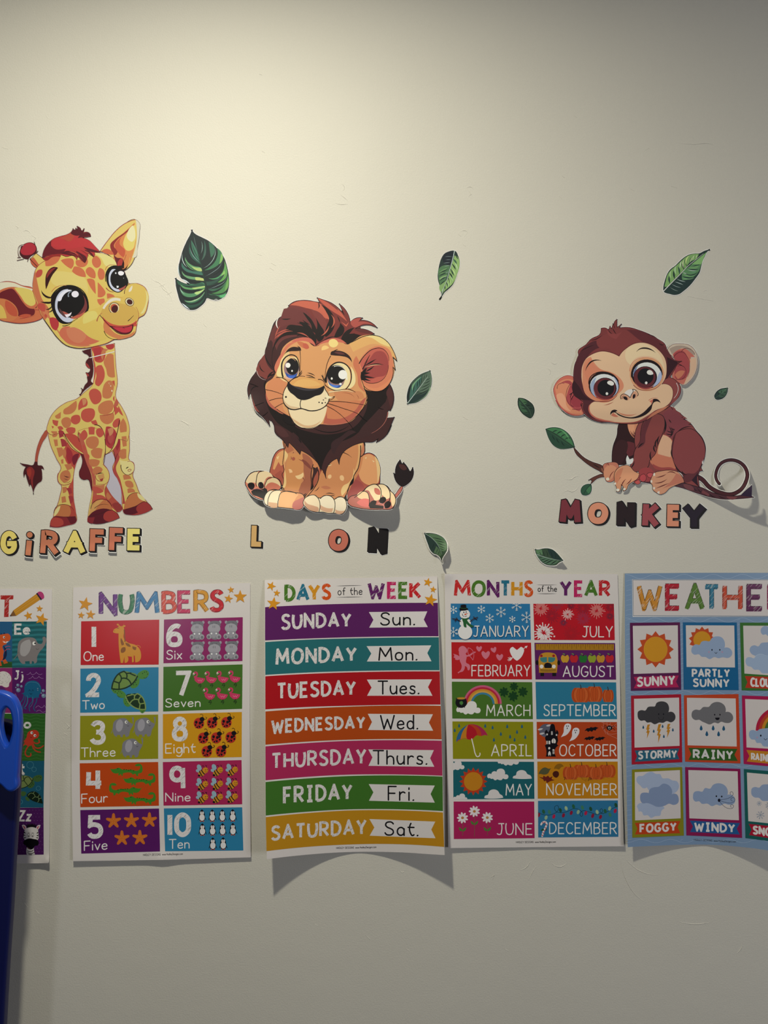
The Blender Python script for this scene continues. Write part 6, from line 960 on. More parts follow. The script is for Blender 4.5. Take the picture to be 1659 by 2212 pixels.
clover(193, 1196, 14, '#4f8f4a')
for x, y, s in ((575, 1098, 34), (665, 1050, 30), (745, 1096, 34), (658, 1136, 36)): t.sub('clover'); clover(x, y, s, '#1f4a28')
mword()
def pumpkin(x, y, rx, ry, tk):
    c1, c2 = '#b85424', '#c86a34'
    for d, q in ((-.55, c1), (.55, c1), (-.3, c2), (.3, c2), (0, '#bf5c2a')): t.e(x+rx*d, y, rx*.45, ry, q)
    for d in (-.8, -.45, -.18, .18, .45, .8): t.l([(x+rx*d*.6, y-ry*.9), (x+rx*d, y), (x+rx*d*.6, y+ry*.9)], 2.5*tk, '#93421c')
    t.l([(x, y-ry*.9), (x, y-ry-10*tk), (x-6*tk, y-ry-26*tk)], 8*tk, '#3a2e22', 5*tk)
mpanel(V1, "858 1008 1580 1012 1588 1342 866 1342", '#2f86a4', 'SEPTEMBER', 934, 1572, 1310, 96)
for a in ((1508, 1134, 50, 56, 1), (1385, 1118, 74, 70, 1), (1264, 1126, 84, 66, 1)): t.sub('pumpkin'); pumpkin(*a)
mword()
mpanel(V2, "113 76 836 80 842 414 118 412", '#8c981e', 'APRIL', 464, 820, 384, 98)
t.clip = None; t.sub('umbrella'); t.f("148 262 158 200 200 140 260 104 340 112 390 145 430 205 400 198 372 208 335 200 290 235 262 240 225 228 185 240", '#b8343a'); t.f("148 264 158 200 195 145 256 104 200 180 185 235 170 240", '#2f6f9a'); t.f("186 238 200 180 256 104 240 170 248 230 220 226", '#c08a2a'); t.f("248 232 240 170 258 104 320 150 340 200 318 205 290 235 270 240", '#b02430'); t.f("258 104 340 130 372 206 345 202 320 150", '#b84a28'); t.f("258 104 340 112 390 145 430 205 400 198 375 205 350 140", '#a83058'); t.l("286 232 305 310 320 370 335 392 355 385 360 360", 9, '#d8d0c8')
for x, y in ((134, 157), (173, 116), (407, 118), (473, 132), (604, 122), (736, 122), (547, 190), (692, 172), (630, 214), (766, 218), (485, 242), (670, 242)): t.sub('raindrop'); drop(t, x, y, 16, '#2f6a80')
mword()
mpanel(V2, "868 80 1588 82 1592 412 872 412", '#b24c24', 'OCTOBER', 1074, 1578, 384, 98)
t.sub('moon'); t.e(955, 158, 66, 60, '#5a5a68'); 
for x, y in ((900, 146), (915, 185), (975, 112)): t.f([(x-24, y+4), (x, y-8), (x+26, y-6), (x+10, y+6), (x-8, y+10)], '#b8b4b4')
t.sub('haunted_house'); t.f("950 392 945 300 940 290 952 285 945 215 955 200 940 182 958 150 972 175 985 150 1000 100 1014 98 1036 150 1040 175 1046 150 1064 185 1056 205 1060 250 1052 285 1066 292 1046 305 1042 392", '#17151a')
for s in ("998 165 1010 165 1012 195 998 198", "955 250 968 250 968 280 955 280", "975 250 990 250 990 280 975 280", "1008 235 1020 228 1036 240 1034 272 1006 270", "972 312 980 305 990 312 986 326 974 326", "1010 325 1026 325 1026 368 1012 368", "974 352 984 340 994 360 992 388 984 370 976 388", "955 185 968 185 968 200 955 200", "1040 190 1052 190 1052 205 1040 205"): t.f(s, '#cfc8c0')
t.ls(3, '#17151a', "1016 330 1020 366", "1012 346 1026 346", "1004 168 1004 196", "962 250 962 280", "1020 232 1020 270")
for dx, dy in ((0, 0), (74, 38)):
    t.sub('ghost')
    with place(t, dx, dy): t.f("1085 218 1096 200 1110 170 1112 130 1125 102 1148 94 1172 105 1176 135 1160 170 1130 200 1100 212", '#d2cccc'); t.e(1136, 118, 4, 7, '#222'); t.e(1152, 118, 4, 7, '#222'); t.e(1142, 138, 4, 8, '#222')
for x, y, k in ((1358, 148, 1), (1340, 228, .8), (1432, 232, .8)):
    t.sub('bat')
    with place(t, 0, 0, k, (x, y), rot=-8): t.p([(x-62, y+4), (x-38, y-16), (x-12, y-14), (x-6, y-24), (x, y-16), (x+6, y-24), (x+12, y-14), (x+40, y-18), (x+66, y-4), (x+46, y+2), (x+36, y+16), (x+18, y+8), (x+2, y+22), (x-14, y+10), (x-32, y+18), (x-42, y+4)], '#17151a')
t.sub('spider'); t.ls(2, '#d09a88', "1450 84 1500 100 1590 130", "1530 84 1500 190 1590 230", "1450 120 1490 190", "1470 90 1500 180 1560 190 1590 180", "1500 84 1540 160 1590 160", "1588 90 1530 150"); t.e(1520, 135, 24, 22, '#17151a'); t.ls(4, '#17151a', "1500 130 1480 112 1470 125", "1500 138 1475 135 1468 150", "1540 130 1558 115 1566 128", "1540 140 1560 142 1564 156"); t.e(1512, 130, 4, 5, '#ddd'); t.e(1526, 130, 4, 5, '#ddd'); t.l("1510 140 1520 146 1530 140", 3, '#ddd')
mword()
mpanel(V2, "120 436 844 438 848 770 122 774", '#1f6a72', 'MAY', 594, 820, 736, 96)
sun(t, 300, 614, 126, 94, 84, 16, 0, '#b84426', '#c08c26')
for x, y, k, s in ((140, 478, .35, 1), (612, 430, .42, 1), (518, 562, .42, 1), (182, 764, .28, 1)): t.sub('cloud'); cloud(t, x, y, k, '#cdc6c2')
for s in ("654 586 660 566 680 560 690 530 730 512 770 525 785 548 812 560 824 588 740 592", "400 764 405 742 430 735 440 705 480 685 520 698 540 728 560 740 568 760 490 768"): t.sub('cloud'); t.f(s, '#cdc6c2')
mword()
mpanel(V2, "874 436 1594 436 1598 766 878 768", '#bf8c1e', 'NOVEMBER', 958, 1582, 734, 98)
t.clip = None
for x, y, r in ((1498, 522, 78), (1272, 522, 78), (1400, 540, 74), (1172, 540, 70)): t.sub('pumpkin'); pumpkin(x, y, r, 58, .9)
t.sub('vine'); t.l("1115 600 1125 580 1110 575", 4, '#3a3a22'); t.l("1330 610 1340 580 1360 590 1340 600", 4, '#3a3a22')
rn = random.Random(3)
for i in range(46):
    x = 1170+rn.random()*390; y = 585+rn.uniform(-14, 20); a = rn.uniform(-1, 1); t.l([(x, y), (x+26*math.cos(a), y+18*math.sin(a))], 13, rn.choice(['#6a6440', '#8a7a4a', '#7a4a28', '#5a5a38', '#93421c']), 'leaf')
for s, c in (("886 548 905 510 940 488 985 500 996 495 985 512 970 540 930 552 900 545", '#55583a'), ("1024 500 1045 465 1078 455 1110 480 1085 485 1070 505 1045 498", '#8a6a20'), ("1012 540 1030 522 1060 526 1068 552 1045 580 1018 566", '#4a261c')): t.sub('autumn_leaf'); t.f(s, c)
t.sub('autumn_leaf'); t.p("890 574 925 580 930 562 950 575 970 562 985 580 1010 568 1000 592 1028 602 990 610 960 628 950 605 935 612 925 592", '#6a2a24')
mword()
mpanel(V2, "124 794 846 794 850 1122 126 1130", '#a82a60', 'JUNE', 516, 825, 1090, 98)
for x, y, ly in ((204, 940, 1098), (310, 882, 1108), (426, 938, 1098)):
    t.sub('daisy'); t.l([(x, y+20), (x+2, y+90), (x, ly)], 3, '#4a7a3a')
    for k in (-1, 1): t.f([(x, y+118+k*4), (x+k*12, y+98), (x+k*32, y+84), (x+k*30, y+104), (x+k*14, y+120)], '#4a8a3c')
    for i in range(9): q = 2*math.pi*i/9+.35; t.e(x+30*math.cos(q), y+30*math.sin(q), 21, 10, '#d8d0ce', math.degrees(q))
    t.e(x, y, 13, 12, '#b8864a')
mword()
mpanel(V2, "880 788 1596 784 1600 1110 882 1116", '#2f7fa8', 'DECEMBER', 984, 1582, 1082, 98)
t.sub('light_string'); CTH[0] = -2; t.l("880 888 930 912 1010 908 1060 870 1055 830 1030 840 1040 880 1090 895 1150 880 1200 858 1260 875 1280 905 1270 928 1256 910 1275 880 1340 888 1420 908 1460 880 1450 858 1435 870 1450 900 1500 885 1560 850 1596 838", 3.5, '#16241c'); CTH[0] = .22
for i, (x, y) in enumerate(((886, 915), (930, 885), (952, 938), (982, 888), (1022, 928), (1080, 872), (1108, 918), (1132, 855), (1178, 895), (1198, 838), (1240, 888), (1278, 848), (1308, 898), (1352, 860), (1370, 922), (1410, 888), (1440, 932), (1482, 880), (1522, 856), (1525, 912), (1572, 878), (1578, 826))):
    t.sub('light_bulb'); t.e(x, y, 13, 20, ['#8a2440', '#2a6a4a', '#8fae8a', '#3f8a6a', '#b02a50', '#24583c', '#8a2440', '#9ab890'][i % 8], (-1)**i*18)
t.sub('candy_cane'); t.l("918 1104 930 1060 950 1020 958 990 940 975 918 985 908 1000", 16, '#d8ccc8'); 
for a in ("912 1092 926 1102", "920 1070 936 1082", "928 1048 944 1060", "940 1026 956 1036", "948 1000 964 1006", "945 974 938 988", "922 975 926 992"): t.l(a, 7, '#a82a40', cap='butt')
t.f("905 1050 925 1035 935 1045 915 1058", '#2a5a34'); t.f("940 1045 960 1040 955 1055", '#2a5a34'); mword()
t.V(*V2); footer(t, 684, 1166, 1038, 1162, 16)
t.build()
def weather_h(x, y):
    v = max(0, min(1.02, (y-1237)/598)); d = x-1525
    return .0012+v*(.0125*(-d/170)**1.7 if d < 0 else .024*(d/134)**1.35)
V1, V2 = (1340, 1230, .19228), (1340, 1540, .19228)
BL = '#7a9cb8'
bt = cr([(1672, 1840), (1640, 1834), (1600, 1829.5), (1560, 1826), (1520, 1824.5), (1470, 1825), (1420, 1826.8), (1356, 1830)], False)
sheet = [(1349.6, 1238.8), (1500, 1237.4), (1672, 1237.5), (1674, 1500)]+bt+[(1352, 1600), (1350, 1400)]
t = poster('weather_poster', 'light blue weather poster with framed sun, cloud and rain pictures at the right edge', weather_h, sheet, paper=BL)
t.V(*V1)
t.part('wave_pattern')
for yb in (80, 570, 1385): t.V(*V1); t.lev = 5; t.l([(60+i*40, yb-24*math.cos(i*math.pi/4.1)) for i in range(41)], 5, '#98b2c8')
t.V(*V2)
for yb in (590, 1440): t.l([(70+i*40, yb+20*math.cos(i*math.pi/4.1)) for i in range(41)], 5, '#98b2c8')
for v, y0, y1 in ((V1, 120, 1700), (V2, 100, 1460)):
    t.V(*v)
    for y in range(y0, y1, 55):
        t.lev = 5
        for x, w in ((64, 60), (676, 30), (1316, 30)): t.l([(x, y+14), (x+w*.5, y+3), (x+w, y)], 4, '#98b2c8')
t.V(*V1); t.part('title_panel'); quad(t, "132 112 1760 112 1760 532 138 534", '#c9c6c4'); t.p("138 116 1760 116 1760 530 144 522", '#44708a'); t.p("143 121 1760 121 1760 524 148 517", '#c8bfba')
WC = ['#c8963a', '#b42c3c', '#5a8a3a', '#3a86a0', '#c4563a', '#66305e', '#a82a6a']
for (c, x0, x1, y, tp), col in zip((('W', 212, 450, 428, 188), ('E', 530, 660, 430, 182), ('A', 752, 925, 430, 180), ('T', 960, 1098, 428, 188), ('H', 1175, 1352, 432, 184), ('E', 1444, 1592, 436, 186), ('R', 1678, 1760, 436, 186)), WC):
    h = y-tp; t.part('title_letter', m=M_HT); t.lev = 60; text(t, c, x0-8, y+14, x1-8, y+14, h, 44, col, cap='butt'); text(t, c, x0, y, x1, y, h, 48, '#241c20', cap='butt'); text(t, c, x0, y, x1, y, h, 39, col, cap='butt')
def wp(v, outer, inner, col, banner, bcol, words):
    t.V(*v); t.clip = None; t.part('weather_card'); t.lev = 70; quad(t, outer, col); t.sub('picture_field'); quad(t, inner, '#c8bfba')
    if banner: t.sub('name_flag'); t.p(banner, bcol)
    for w, x0, y0, x1, y1, h, pw in words: t.sub('weather_name'); text(t, w, x0, y0, x1, y1, h, pw-4, '#d4cdc8', cap='butt', gap=.34)
def face(x, y, k=1, mouth='smile', ex=44):
    t.e(x-ex*k, y, 7*k, 10*k, '#17161c'); t.e(x+ex*k, y, 7*k, 10*k, '#17161c')
    if mouth == 'smile': t.l([(x-14*k, y+28*k), (x, y+42*k), (x+14*k, y+28*k)], 5*k, '#17161c')
    if mouth == 'open': t.f([(x-26*k, y+34*k), (x+26*k, y+32*k), (x+14*k, y+58*k), (x-12*k, y+58*k)], '#17161c')
CB = '#8fa9c4'
wp(V1, "108 600 670 594 684 1352 118 1364", "140 634 646 628 652 1160 150 1174", '#5a2354', "150 1208 656 1192 626 1262 658 1324 150 1336 182 1272", '#b02a5e', [('SUNNY', 196, 1310, 606, 1290, 92, 27)])
sun(t, 396, 898, 205, 158, 0, 12, 0, '#bf5428', '#cf9f28'); t.e(396, 898, 134, 142, '#d8ac40'); t.e(396, 898, 131, 139, '#cf9f28')
wp(V1, "702 594 1308 596 1330 1356 712 1350", "736 628 1280 630 1288 1102 744 1096", '#1f6c9c', None, None, [('PARTLY', 812, 1206, 1222, 1204, 78, 24), ('SUNNY', 824, 1312, 1218, 1318, 80, 24)])
sun(t, 918, 792, 150, 118, 98, 13, 0, '#bf5428', '#cf9f28'); t.sub('cloud'); t.f("798 900 815 860 850 842 890 848 910 815 960 802 1000 808 1030 770 1080 752 1140 765 1172 815 1170 880 1215 880 1255 920 1252 965 1215 994 1150 988 1100 998 1060 985 1000 1008 960 985 910 980 885 955 830 958 800 930", CB); face(1074, 904); t.e(996, 928, 11, 11, '#a890a8'); t.e(1145, 928, 11, 11, '#a890a8')
wp(V1, "1344 598 1760 598 1760 1364 1364 1360", "1380 632 1760 634 1760 1196 1394 1170", '#3c7a38', "1398 1198 1760 1210 1760 1346 1402 1330 1428 1266", '#b8402c', [('CLOUDY', 1470, 1308, 1790, 1318, 84, 26)])
t.sub('cloud'); cloud(t, 1800, 680, 1, CB); t.sub('cloud'); t.f("1452 905 1470 865 1510 852 1550 865 1580 830 1640 820 1760 830 1760 1000 1640 980 1520 972 1470 945", CB); t.sub('cloud'); t.f("1406 1025 1425 990 1470 988 1500 1000 1530 965 1590 955 1620 970 1760 950 1760 1150 1640 1168 1590 1165 1560 1130 1500 1125 1470 1095 1430 1085 1408 1050", '#9ab2ca'); t.l("1500 1000 1535 962 1590 952 1625 966 1760 950", 4, '#b0c2d4')
# second row: rows of crop two, cards start above it
wp(V1, "120 1418 682 1402 696 2166 128 2192", "154 1454 660 1440 666 1982 160 2002", '#a81f34', None, None, [])
t.V(*V2); t.sub('name_flag'); t.p("162 422 664 398 638 462 664 520 162 550 188 488", '#2c6c84'); t.sub('weather_name'); text(t, 'STORMY', 208, 514, 628, 500, 76, 20, '#d0c9c4', cap='butt', gap=.34)
t.sub('cloud'); t.f("194 28 200 -15 240 -32 280 -26 310 -65 370 -72 385 -72 405 -110 470 -130 525 -110 548 -55 540 -8 590 -8 618 30 610 80 570 106 520 92 480 112 440 108 385 128 340 105 300 108 275 85 230 88 200 60", '#3c3a3c'); face(458, 14, 1, 'none', 27); t.l("428 50 440 72 460 80 480 68 486 46", 4, '#141414')
for s in ("305 132 336 128 320 165 332 168 316 198 332 202 298 290 304 225 290 222 304 190 290 188", "428 128 460 124 442 182 458 184 438 236 456 240 424 340 428 256 412 250 426 205 412 200", "532 124 564 122 546 160 566 160 546 190 560 194 526 280 530 215 518 212 532 182 520 180"): t.sub('lightning_bolt'); t.p(s, '#c08f2a')
for x, y in ((258, 162), (375, 206), (475, 152), (590, 192), (489, 265)): t.sub('raindrop'); drop(t, x, y, 17, '#2a6080')
wp(V1, "714 1414 1328 1400 1350 2180 728 2160", "748 1442 1296 1450 1308 1990 756 1976", '#bf4e2c', None, None, [])
t.V(*V2); t.sub('name_flag'); t.p("766 392 1316 404 1282 470 1320 540 766 528 796 464", '#34692c'); t.sub('weather_name'); text(t, 'RAINY', 826, 504, 1258, 516, 84, 23, '#cfc8c4', cap='butt', gap=.34)
t.sub('cloud'); t.f("800 22 812 -20 850 -38 890 -32 930 -65 1000 -72 1020 -98 1070 -122 1130 -115 1175 -75 1182 -10 1215 -12 1258 20 1266 70 1230 110 1180 112 1130 100 1100 118 1060 108 1005 130 950 110 915 95 890 78 840 80 805 50", '#6c6a6c'); face(1090, 20, 1, 'open', 30)
for x, y in ((908, 172), (1043, 172), (1161, 175), (972, 236), (1104, 238)): t.sub('raindrop'); drop(t, x, y, 26, '#2a6284')
wp(V1, "1366 1416 1760 1430 1760 2220 1386 2186", "1402 1456 1760 1470 1760 2020 1418 2000", '#a82458', None, None, [])
t.V(*V2); t.sub('name_flag'); t.p("1416 416 1760 440 1760 580 1420 546 1450 484", '#bf8c2c'); t.sub('weather_name'); text(t, 'RAINBOW', 1476, 524, 1800, 552, 66, 18, '#d0c9c4', cap='butt', gap=.26)
t.sub('rainbow')
for r, c in ((250, '#b02848'), (215, '#b84a30'), (182, '#c49430'), (150, '#4a7a3a')): t.l([(1790+r*math.cos(math.pi+i*.09), 200+r*math.sin(math.pi+i*.09)) for i in range(18)], 38, c, cap='butt')
t.sub('cloud'); t.f("1444 240 1460 200 1500 192 1530 205 1560 185 1620 175 1760 160 1760 400 1660 380 1600 370 1580 340 1530 335 1510 300 1480 300 1450 270", CB); t.e(1578, 255, 9, 12, '#17161c'); t.l("1614 288 1630 305 1650 288", 5, '#17161c'); t.e(1538, 276, 11, 11, '#a890a8')
wp(V2, "130 636 694 608 714 1378 134 1402", "162 666 670 642 678 1184 166 1208", '#869022', "162 1236 676 1214 644 1284 674 1352 164 1366 192 1300", '#bf4a20', [('FOGGY', 226, 1340, 622, 1320, 82, 27)])
t.sub('cloud'); t.f("180 745 200 712 250 708 290 680 350 660 400 685 450 690 470 730 540 735 590 760 630 765 660 820 650 860 610 900 540 920 400 900 320 870 300 835 260 848 220 812 195 790", '#a0b0c6'); t.f("186 1050 210 1018 260 1010 330 1010 440 1020 498 1070 460 1105 450 1150 390 1160 345 1180 310 1150 260 1150 240 1110 205 1110 200 1080", '#a0b0c6'); t.sub('cloud'); t.f("222 960 235 905 285 895 320 900 330 860 380 835 430 830 480 795 540 810 578 860 578 915 630 912 656 960 645 1015 600 1034 545 1020 500 1042 400 1052 360 1032 300 1012 250 1015 228 990", '#8098b6')
wp(V2, "728 608 1348 628 1368 1404 742 1376", "764 642 1318 656 1332 1206 776 1184", '#8a2258', "780 1210 1344 1238 1308 1302 1342 1366 784 1338 816 1276", '#2764a0', [('WINDY', 840, 1318, 1280, 1340, 84, 27)])
t.sub('cloud'); t.f("816 940 830 890 880 878 920 885 950 845 1010 850 1040 810 1100 790 1160 805 1200 850 1204 920 1250 920 1290 970 1280 1015 1220 1032 1170 1020 1120 1042 1080 1030 1030 1048 980 1020 910 1018 890 995 840 995 818 965", '#8aa2be'); t.e(1079, 936, 9, 10, '#17161c'); t.e(1139, 939, 9, 10, '#17161c'); t.e(1110, 982, 15, 19, '#17161c')
CTH[0] = -2; t.ls(4, '#26364e', "1112 975 1180 968 1240 945 1268 910 1255 886 1232 895 1240 915", "1112 980 1180 1005 1250 1010 1285 985 1280 955 1250 955 1242 978 1262 990", "1112 985 1150 1035 1210 1072 1262 1068 1272 1042 1250 1030 1236 1046 1250 1060"); CTH[0] = .22
wp(V2, "1388 630 1760 660 1760 1450 1406 1406", "1422 670 1760 700 1760 1250 1438 1216", '#1f6660', "1442 1246 1760 1280 1760 1420 1446 1372 1476 1310", '#a81f3a', [('SNOWY', 1498, 1354, 1860, 1400, 78, 28)])
t.sub('cloud'); t.f("1470 885 1480 845 1520 832 1560 840 1590 810 1650 802 1760 800 1760 1000 1650 990 1590 985 1560 955 1510 950 1478 925", '#8aa2be')
for x, y, r in ((1560, 1018, 28), (1574, 1148, 46), (1670, 1040, 40)):
    t.sub('snowflake')
    for i in range(8): q = math.pi*i/4+.2; t.l([(x, y), (x+r*math.cos(q), y+r*math.sin(q))], 4, '#8a98a8', smooth=False); t.l([(x+r*.6*math.cos(q+.25), y+r*.6*math.sin(q+.25)), (x+r*.75*math.cos(q), y+r*.75*math.sin(q)), (x+r*.95*math.cos(q+.22), y+r*.95*math.sin(q+.22))], 3, '#8a98a8', smooth=False)
t.V(*V2); footer(t, 826, 1434, 1296, 1456, 20)
t.build()
def alpha_h(x, y):
    v = max(0, min(1.02, (y-1272)/593)); return .0012+.0040*v**5+.003*math.exp(-((x-108)/12)**2-((y-1862)/10)**2)
t = poster('alphabet_poster', 'alphabet poster with animal letter tiles at the left edge, partly behind the blue stand', alpha_h, [(-170, 1272), (60, 1271.5), (112.5, 1272.2), (111, 1500), (108.5, 1700), (106, 1862), (104, 1864.5), (0, 1866), (-170, 1868)])
A1, A2 = (0, 1250, .14011), (0, 1540, .16277)
t.V(*A1); t.part('title', m=M_HT)
t.p("8 258 208 256 204 318 140 322 132 590 62 592 72 322 10 320", '#a8302c')
text(t, 'BE', -330, 585, -60, 585, 310, 66, '#5a8a3a', cap='butt')
t.part('pencil'); t.p("204 490 560 235 625 320 250 574", '#c0942a'); t.ls(6, '#d0a848', "222 505 575 255", "236 530 598 285"); t.p("204 490 250 574 165 580 150 578", '#7a5c34'); t.p("150 578 165 556 182 578", '#1c1820'); t.p("556 232 575 218 648 318 630 334", '#2a2438'); t.f("575 218 620 198 650 210 680 265 682 290 648 320", '#b04078')
stars(t, [(610, 462, 55, 4), (436, 570, 72, -14), (640, 626, 105, 18)])
def tile(v, s, col): t.V(*v); t.clip = None; t.part('letter_tile'); t.lev = 12; quad(t, s, col); t.clip = t.pts(s)
def lt(s, x0, x1, y, h, w): t.sub('letter', m=M_HN); text(t, s, x0, y, x1, y, h, w, '#cdc8c4', cap='butt', gap=.2)
tile(A1, "-900 660 188 662 186 1372 -900 1376", '#28628c'); t.p("-900 1290 186 1280 186 1372 -900 1376", '#2a5a2c')
t.sub('dinosaur'); OG = '#c8612e'
t.f("-140 1240 -60 1100 -20 1000 -30 900 0 865 60 855 130 850 158 880 158 935 140 960 100 970 100 1010 60 1020 40 1040 60 1120 50 1200 90 1250 122 1300 60 1315 40 1260 10 1270 30 1340 -60 1340", OG); t.f("45 1035 80 1060 105 1130 102 1190 70 1245 35 1260 60 1180 70 1100", '#1c2a4a'); t.fs('#1c2a4a', "5 865 20 840 35 858", "50 856 65 828 82 850"); t.e(62, 903, 15, 18, '#ddd'); t.e(66, 905, 9, 10, '#16161a')
t.p("45 955 60 975 75 965 90 990 105 962 120 972 145 962 120 980 95 992 60 985 48 975", '#dcd6d0'); t.ls(9, '#b8506a', "80 1060 120 1040 155 1046", "75 1118 120 1085 155 1090"); t.l("30 1310 60 1290 180 1300", 5, '#3f7a34')
tile(A1, "188 662 722 658 712 1366 186 1374", '#1f6468')
for i in range(9): y = 700+i*76; t.f([(188, y), (320, y-8), (450, y+4), (600, y-6), (720, y), (720, y+34), (580, y+28), (440, y+38), (300, y+28), (188, y+36)], '#2c7f84')
lt('Ee', 235, 452, 848, 140, 34); t.sub('elephant')
t.f("272 1080 290 980 360 920 450 905 540 925 590 1000 640 1005 662 960 658 905 690 895 712 925 705 990 670 1060 610 1130 575 1200 555 1300 525 1310 515 1275 490 1275 490 1310 460 1315 455 1270 385 1275 390 1310 350 1315 320 1290 290 1240 270 1170", '#77706e'); t.l("285 1130 250 1200 215 1240", 12, '#6a6462'); t.f("310 1080 330 1000 400 950 455 938 478 990 470 1080 430 1160 370 1198 325 1180 308 1130", '#999492'); t.e(526, 998, 26, 30, '#e0dcd8'); t.e(540, 997, 12, 15, '#121216'); t.l("556 1076 575 1092 596 1078", 5, '#3a3634')
tile(A1, "-900 1378 188 1376 188 2070 -900 2070", '#86306c'); t.sub('ice_cream'); t.f("-60 1620 -40 1500 0 1440 50 1428 120 1450 165 1500 172 1570 140 1620 135 1660 110 1675 60 1668 30 1650 0 1650", '#c8c0b8')
rn = random.Random(5)
for i in range(24): x, y, a = rn.uniform(0, 150), rn.uniform(1450, 1620), rn.uniform(0, 3); t.l([(x, y), (x+12*math.cos(a), y+12*math.sin(a))], 4, '#5a4a50', smooth=False)
t.f("-40 1660 60 1680 100 1760 40 1760 -40 1740", '#5a2a6a'); t.f("20 1745 60 1725 90 1760 20 1770", '#2a6a78')
tile(A1, "188 1376 712 1366 706 2076 188 2080", '#56256a')
t.ls(4, '#a88ab8', "410 1480 440 1472 470 1440 480 1470 530 1472 560 1440 590 1472 650 1468", "440 1545 480 1530 505 1500 520 1528 570 1535 600 1505 625 1530 670 1538", "190 1810 210 1800 235 1775 255 1805", "240 1870 265 1840 300 1880", "550 1995 590 1960 640 1990 680 1950 706 1990", "560 2050 620 2030 650 2060 700 2040")
lt('Jj', 228, 345, 1545, 120, 26); t.sub('jellyfish'); CJ = '#1f6a90'
t.f("325 1770 365 1760 375 1680 400 1610 460 1578 540 1575 600 1610 632 1680 625 1760 600 1800 606 1840 560 1830 520 1850 480 1830 440 1840 400 1820 372 1790", CJ); t.ls(12, CJ, "370 1790 355 1860 310 1930 315 1950", "390 1800 380 1900 345 1980 350 2020", "410 1800 420 1880 370 1990 400 2010", "480 1810 500 1880 450 1960 460 2040", "570 1830 560 1900 520 2000 545 2040"); t.ls(4, '#5fa0b8', "395 1650 440 1600 510 1595 580 1615 615 1670", "415 1800 430 1880 385 1980", "500 1820 510 1890 465 1980"); t.ls(5, '#12283a', "440 1735 455 1712 470 1730", "490 1735 505 1712 520 1730", "460 1765 478 1785 495 1765")
for x, y, r in ((275, 1642, 24), (282, 1718, 34), (330, 1660, 20), (245, 1678, 11), (668, 1728, 25), (673, 1805, 34), (637, 1765, 12), (582, 1695, 10), (583, 1722, 8)): t.sub('bubble'); t.e(x, y, r, r, '#6a86a0'); t.e(x-r*.25, y-r*.25, r*.5, r*.5, '#90a8bc')
tile(A2, "-800 12 604 8 588 636 -800 636", '#2f6a2c')
for i in range(14): y = 35+i*44; t.l([(200+k*28, y+8*math.sin(k*1.1)) for k in range(15)], 4, '#4a8a48')
lt('Oo', 172, 400, 195, 105, 28); t.sub('octopus'); RO = '#b8422c'
t.f("350 330 370 260 430 228 490 235 518 280 500 330 450 350 430 420 380 440 330 410 325 370", RO); t.ls(16, RO, "340 380 290 360 245 330", "335 400 280 440 250 430", "400 420 350 480 335 540 370 580 410 560 408 540", "430 430 470 500 535 520", "440 410 480 465 540 460 575 435", "430 370 480 405 525 390 515 355"); t.e(422, 264, 17, 18, '#ddd'); t.e(463, 300, 17, 18, '#ddd'); t.e(427, 264, 9, 9, '#161616'); t.e(467, 302, 9, 9, '#161616'); t.l("402 315 412 332 428 322", 4, '#3a1a16')
tile(A2, "-800 638 588 636 578 1256 -800 1258", '#1f6078'); lt('Tt', 150, 322, 808, 140, 30)
for x, y, r in ((452, 750, 30), (400, 690, 45), (508, 1000, 28), (272, 1180, 28)): t.sub('bubble'); t.ring(x, y, r, r, 5, '#4a90a0')
t.sub('turtle')
with place(t, 0, 0, 1, (0, 0)):
    t.f("430 870 500 825 550 830 558 880 520 912 450 900", '#3f6a38'); t.f("360 960 440 890 460 930 430 990 380 995", '#3f6a38'); t.f("100 990 150 900 230 850 310 830 400 850 440 880 380 960 290 1000 190 1010", '#6f8a50'); t.l("440 872 380 960 290 1000 200 1012", 9, '#16261a'); t.ls(9, '#16261a', "210 940 280 905 260 860", "280 905 320 900 310 835", "320 900 365 960", "320 900 345 855 385 850", "385 850 425 905", "250 940 260 1000")
    for x, y in ((490, 852), (515, 845), (540, 855), (430, 930), (420, 955), (440, 945), (400, 975)): t.e(x, y, 5, 6, '#16261a')
t.sub('turtle'); t.f("265 1060 300 1040 350 1060 340 1090 290 1105", '#3f6a38'); t.f("340 1110 390 1120 390 1170 355 1165", '#3f6a38'); t.f("352 1090 400 1050 460 1042 520 1080 560 1160 568 1205 500 1190 430 1165 380 1130", '#16261a'); t.ls(6, '#7a9a68', "375 1095 400 1068 440 1070 465 1110 430 1140", "440 1070 455 1045", "465 1110 500 1115 520 1080", "500 1115 515 1140 500 1185", "515 1140 550 1130")
tile(A2, "-800 1260 206 1260 208 1884 -800 1886", '#8a8a20'); t.f("100 1640 150 1620 185 1680 185 1740 140 1800 60 1800", '#2a6a78')
tile(A2, "208 1260 578 1258 580 1880 208 1884", '#4a2060')
for i in range(9):
    for j in range(13): t.e(225+i*42+(j % 2)*20, 1290+j*46, 3.5, 3.5, '#8a6a98')
lt('Zz', 250, 410, 1428, 125, 26); t.clip = None; t.sub('zebra')
t.f("355 1880 352 1800 365 1760 440 1770 450 1820 462 1880", '#c8c2bc'); t.ls(9, '#141214', "362 1830 400 1840 440 1825", "365 1855 420 1866 455 1850", "380 1880 420 1880"); t.p("360 1525 345 1470 368 1500 365 1465 388 1490 385 1458 405 1488 410 1455 425 1485 440 1458 445 1490 465 1465 462 1500 485 1470 475 1525", '#141214')
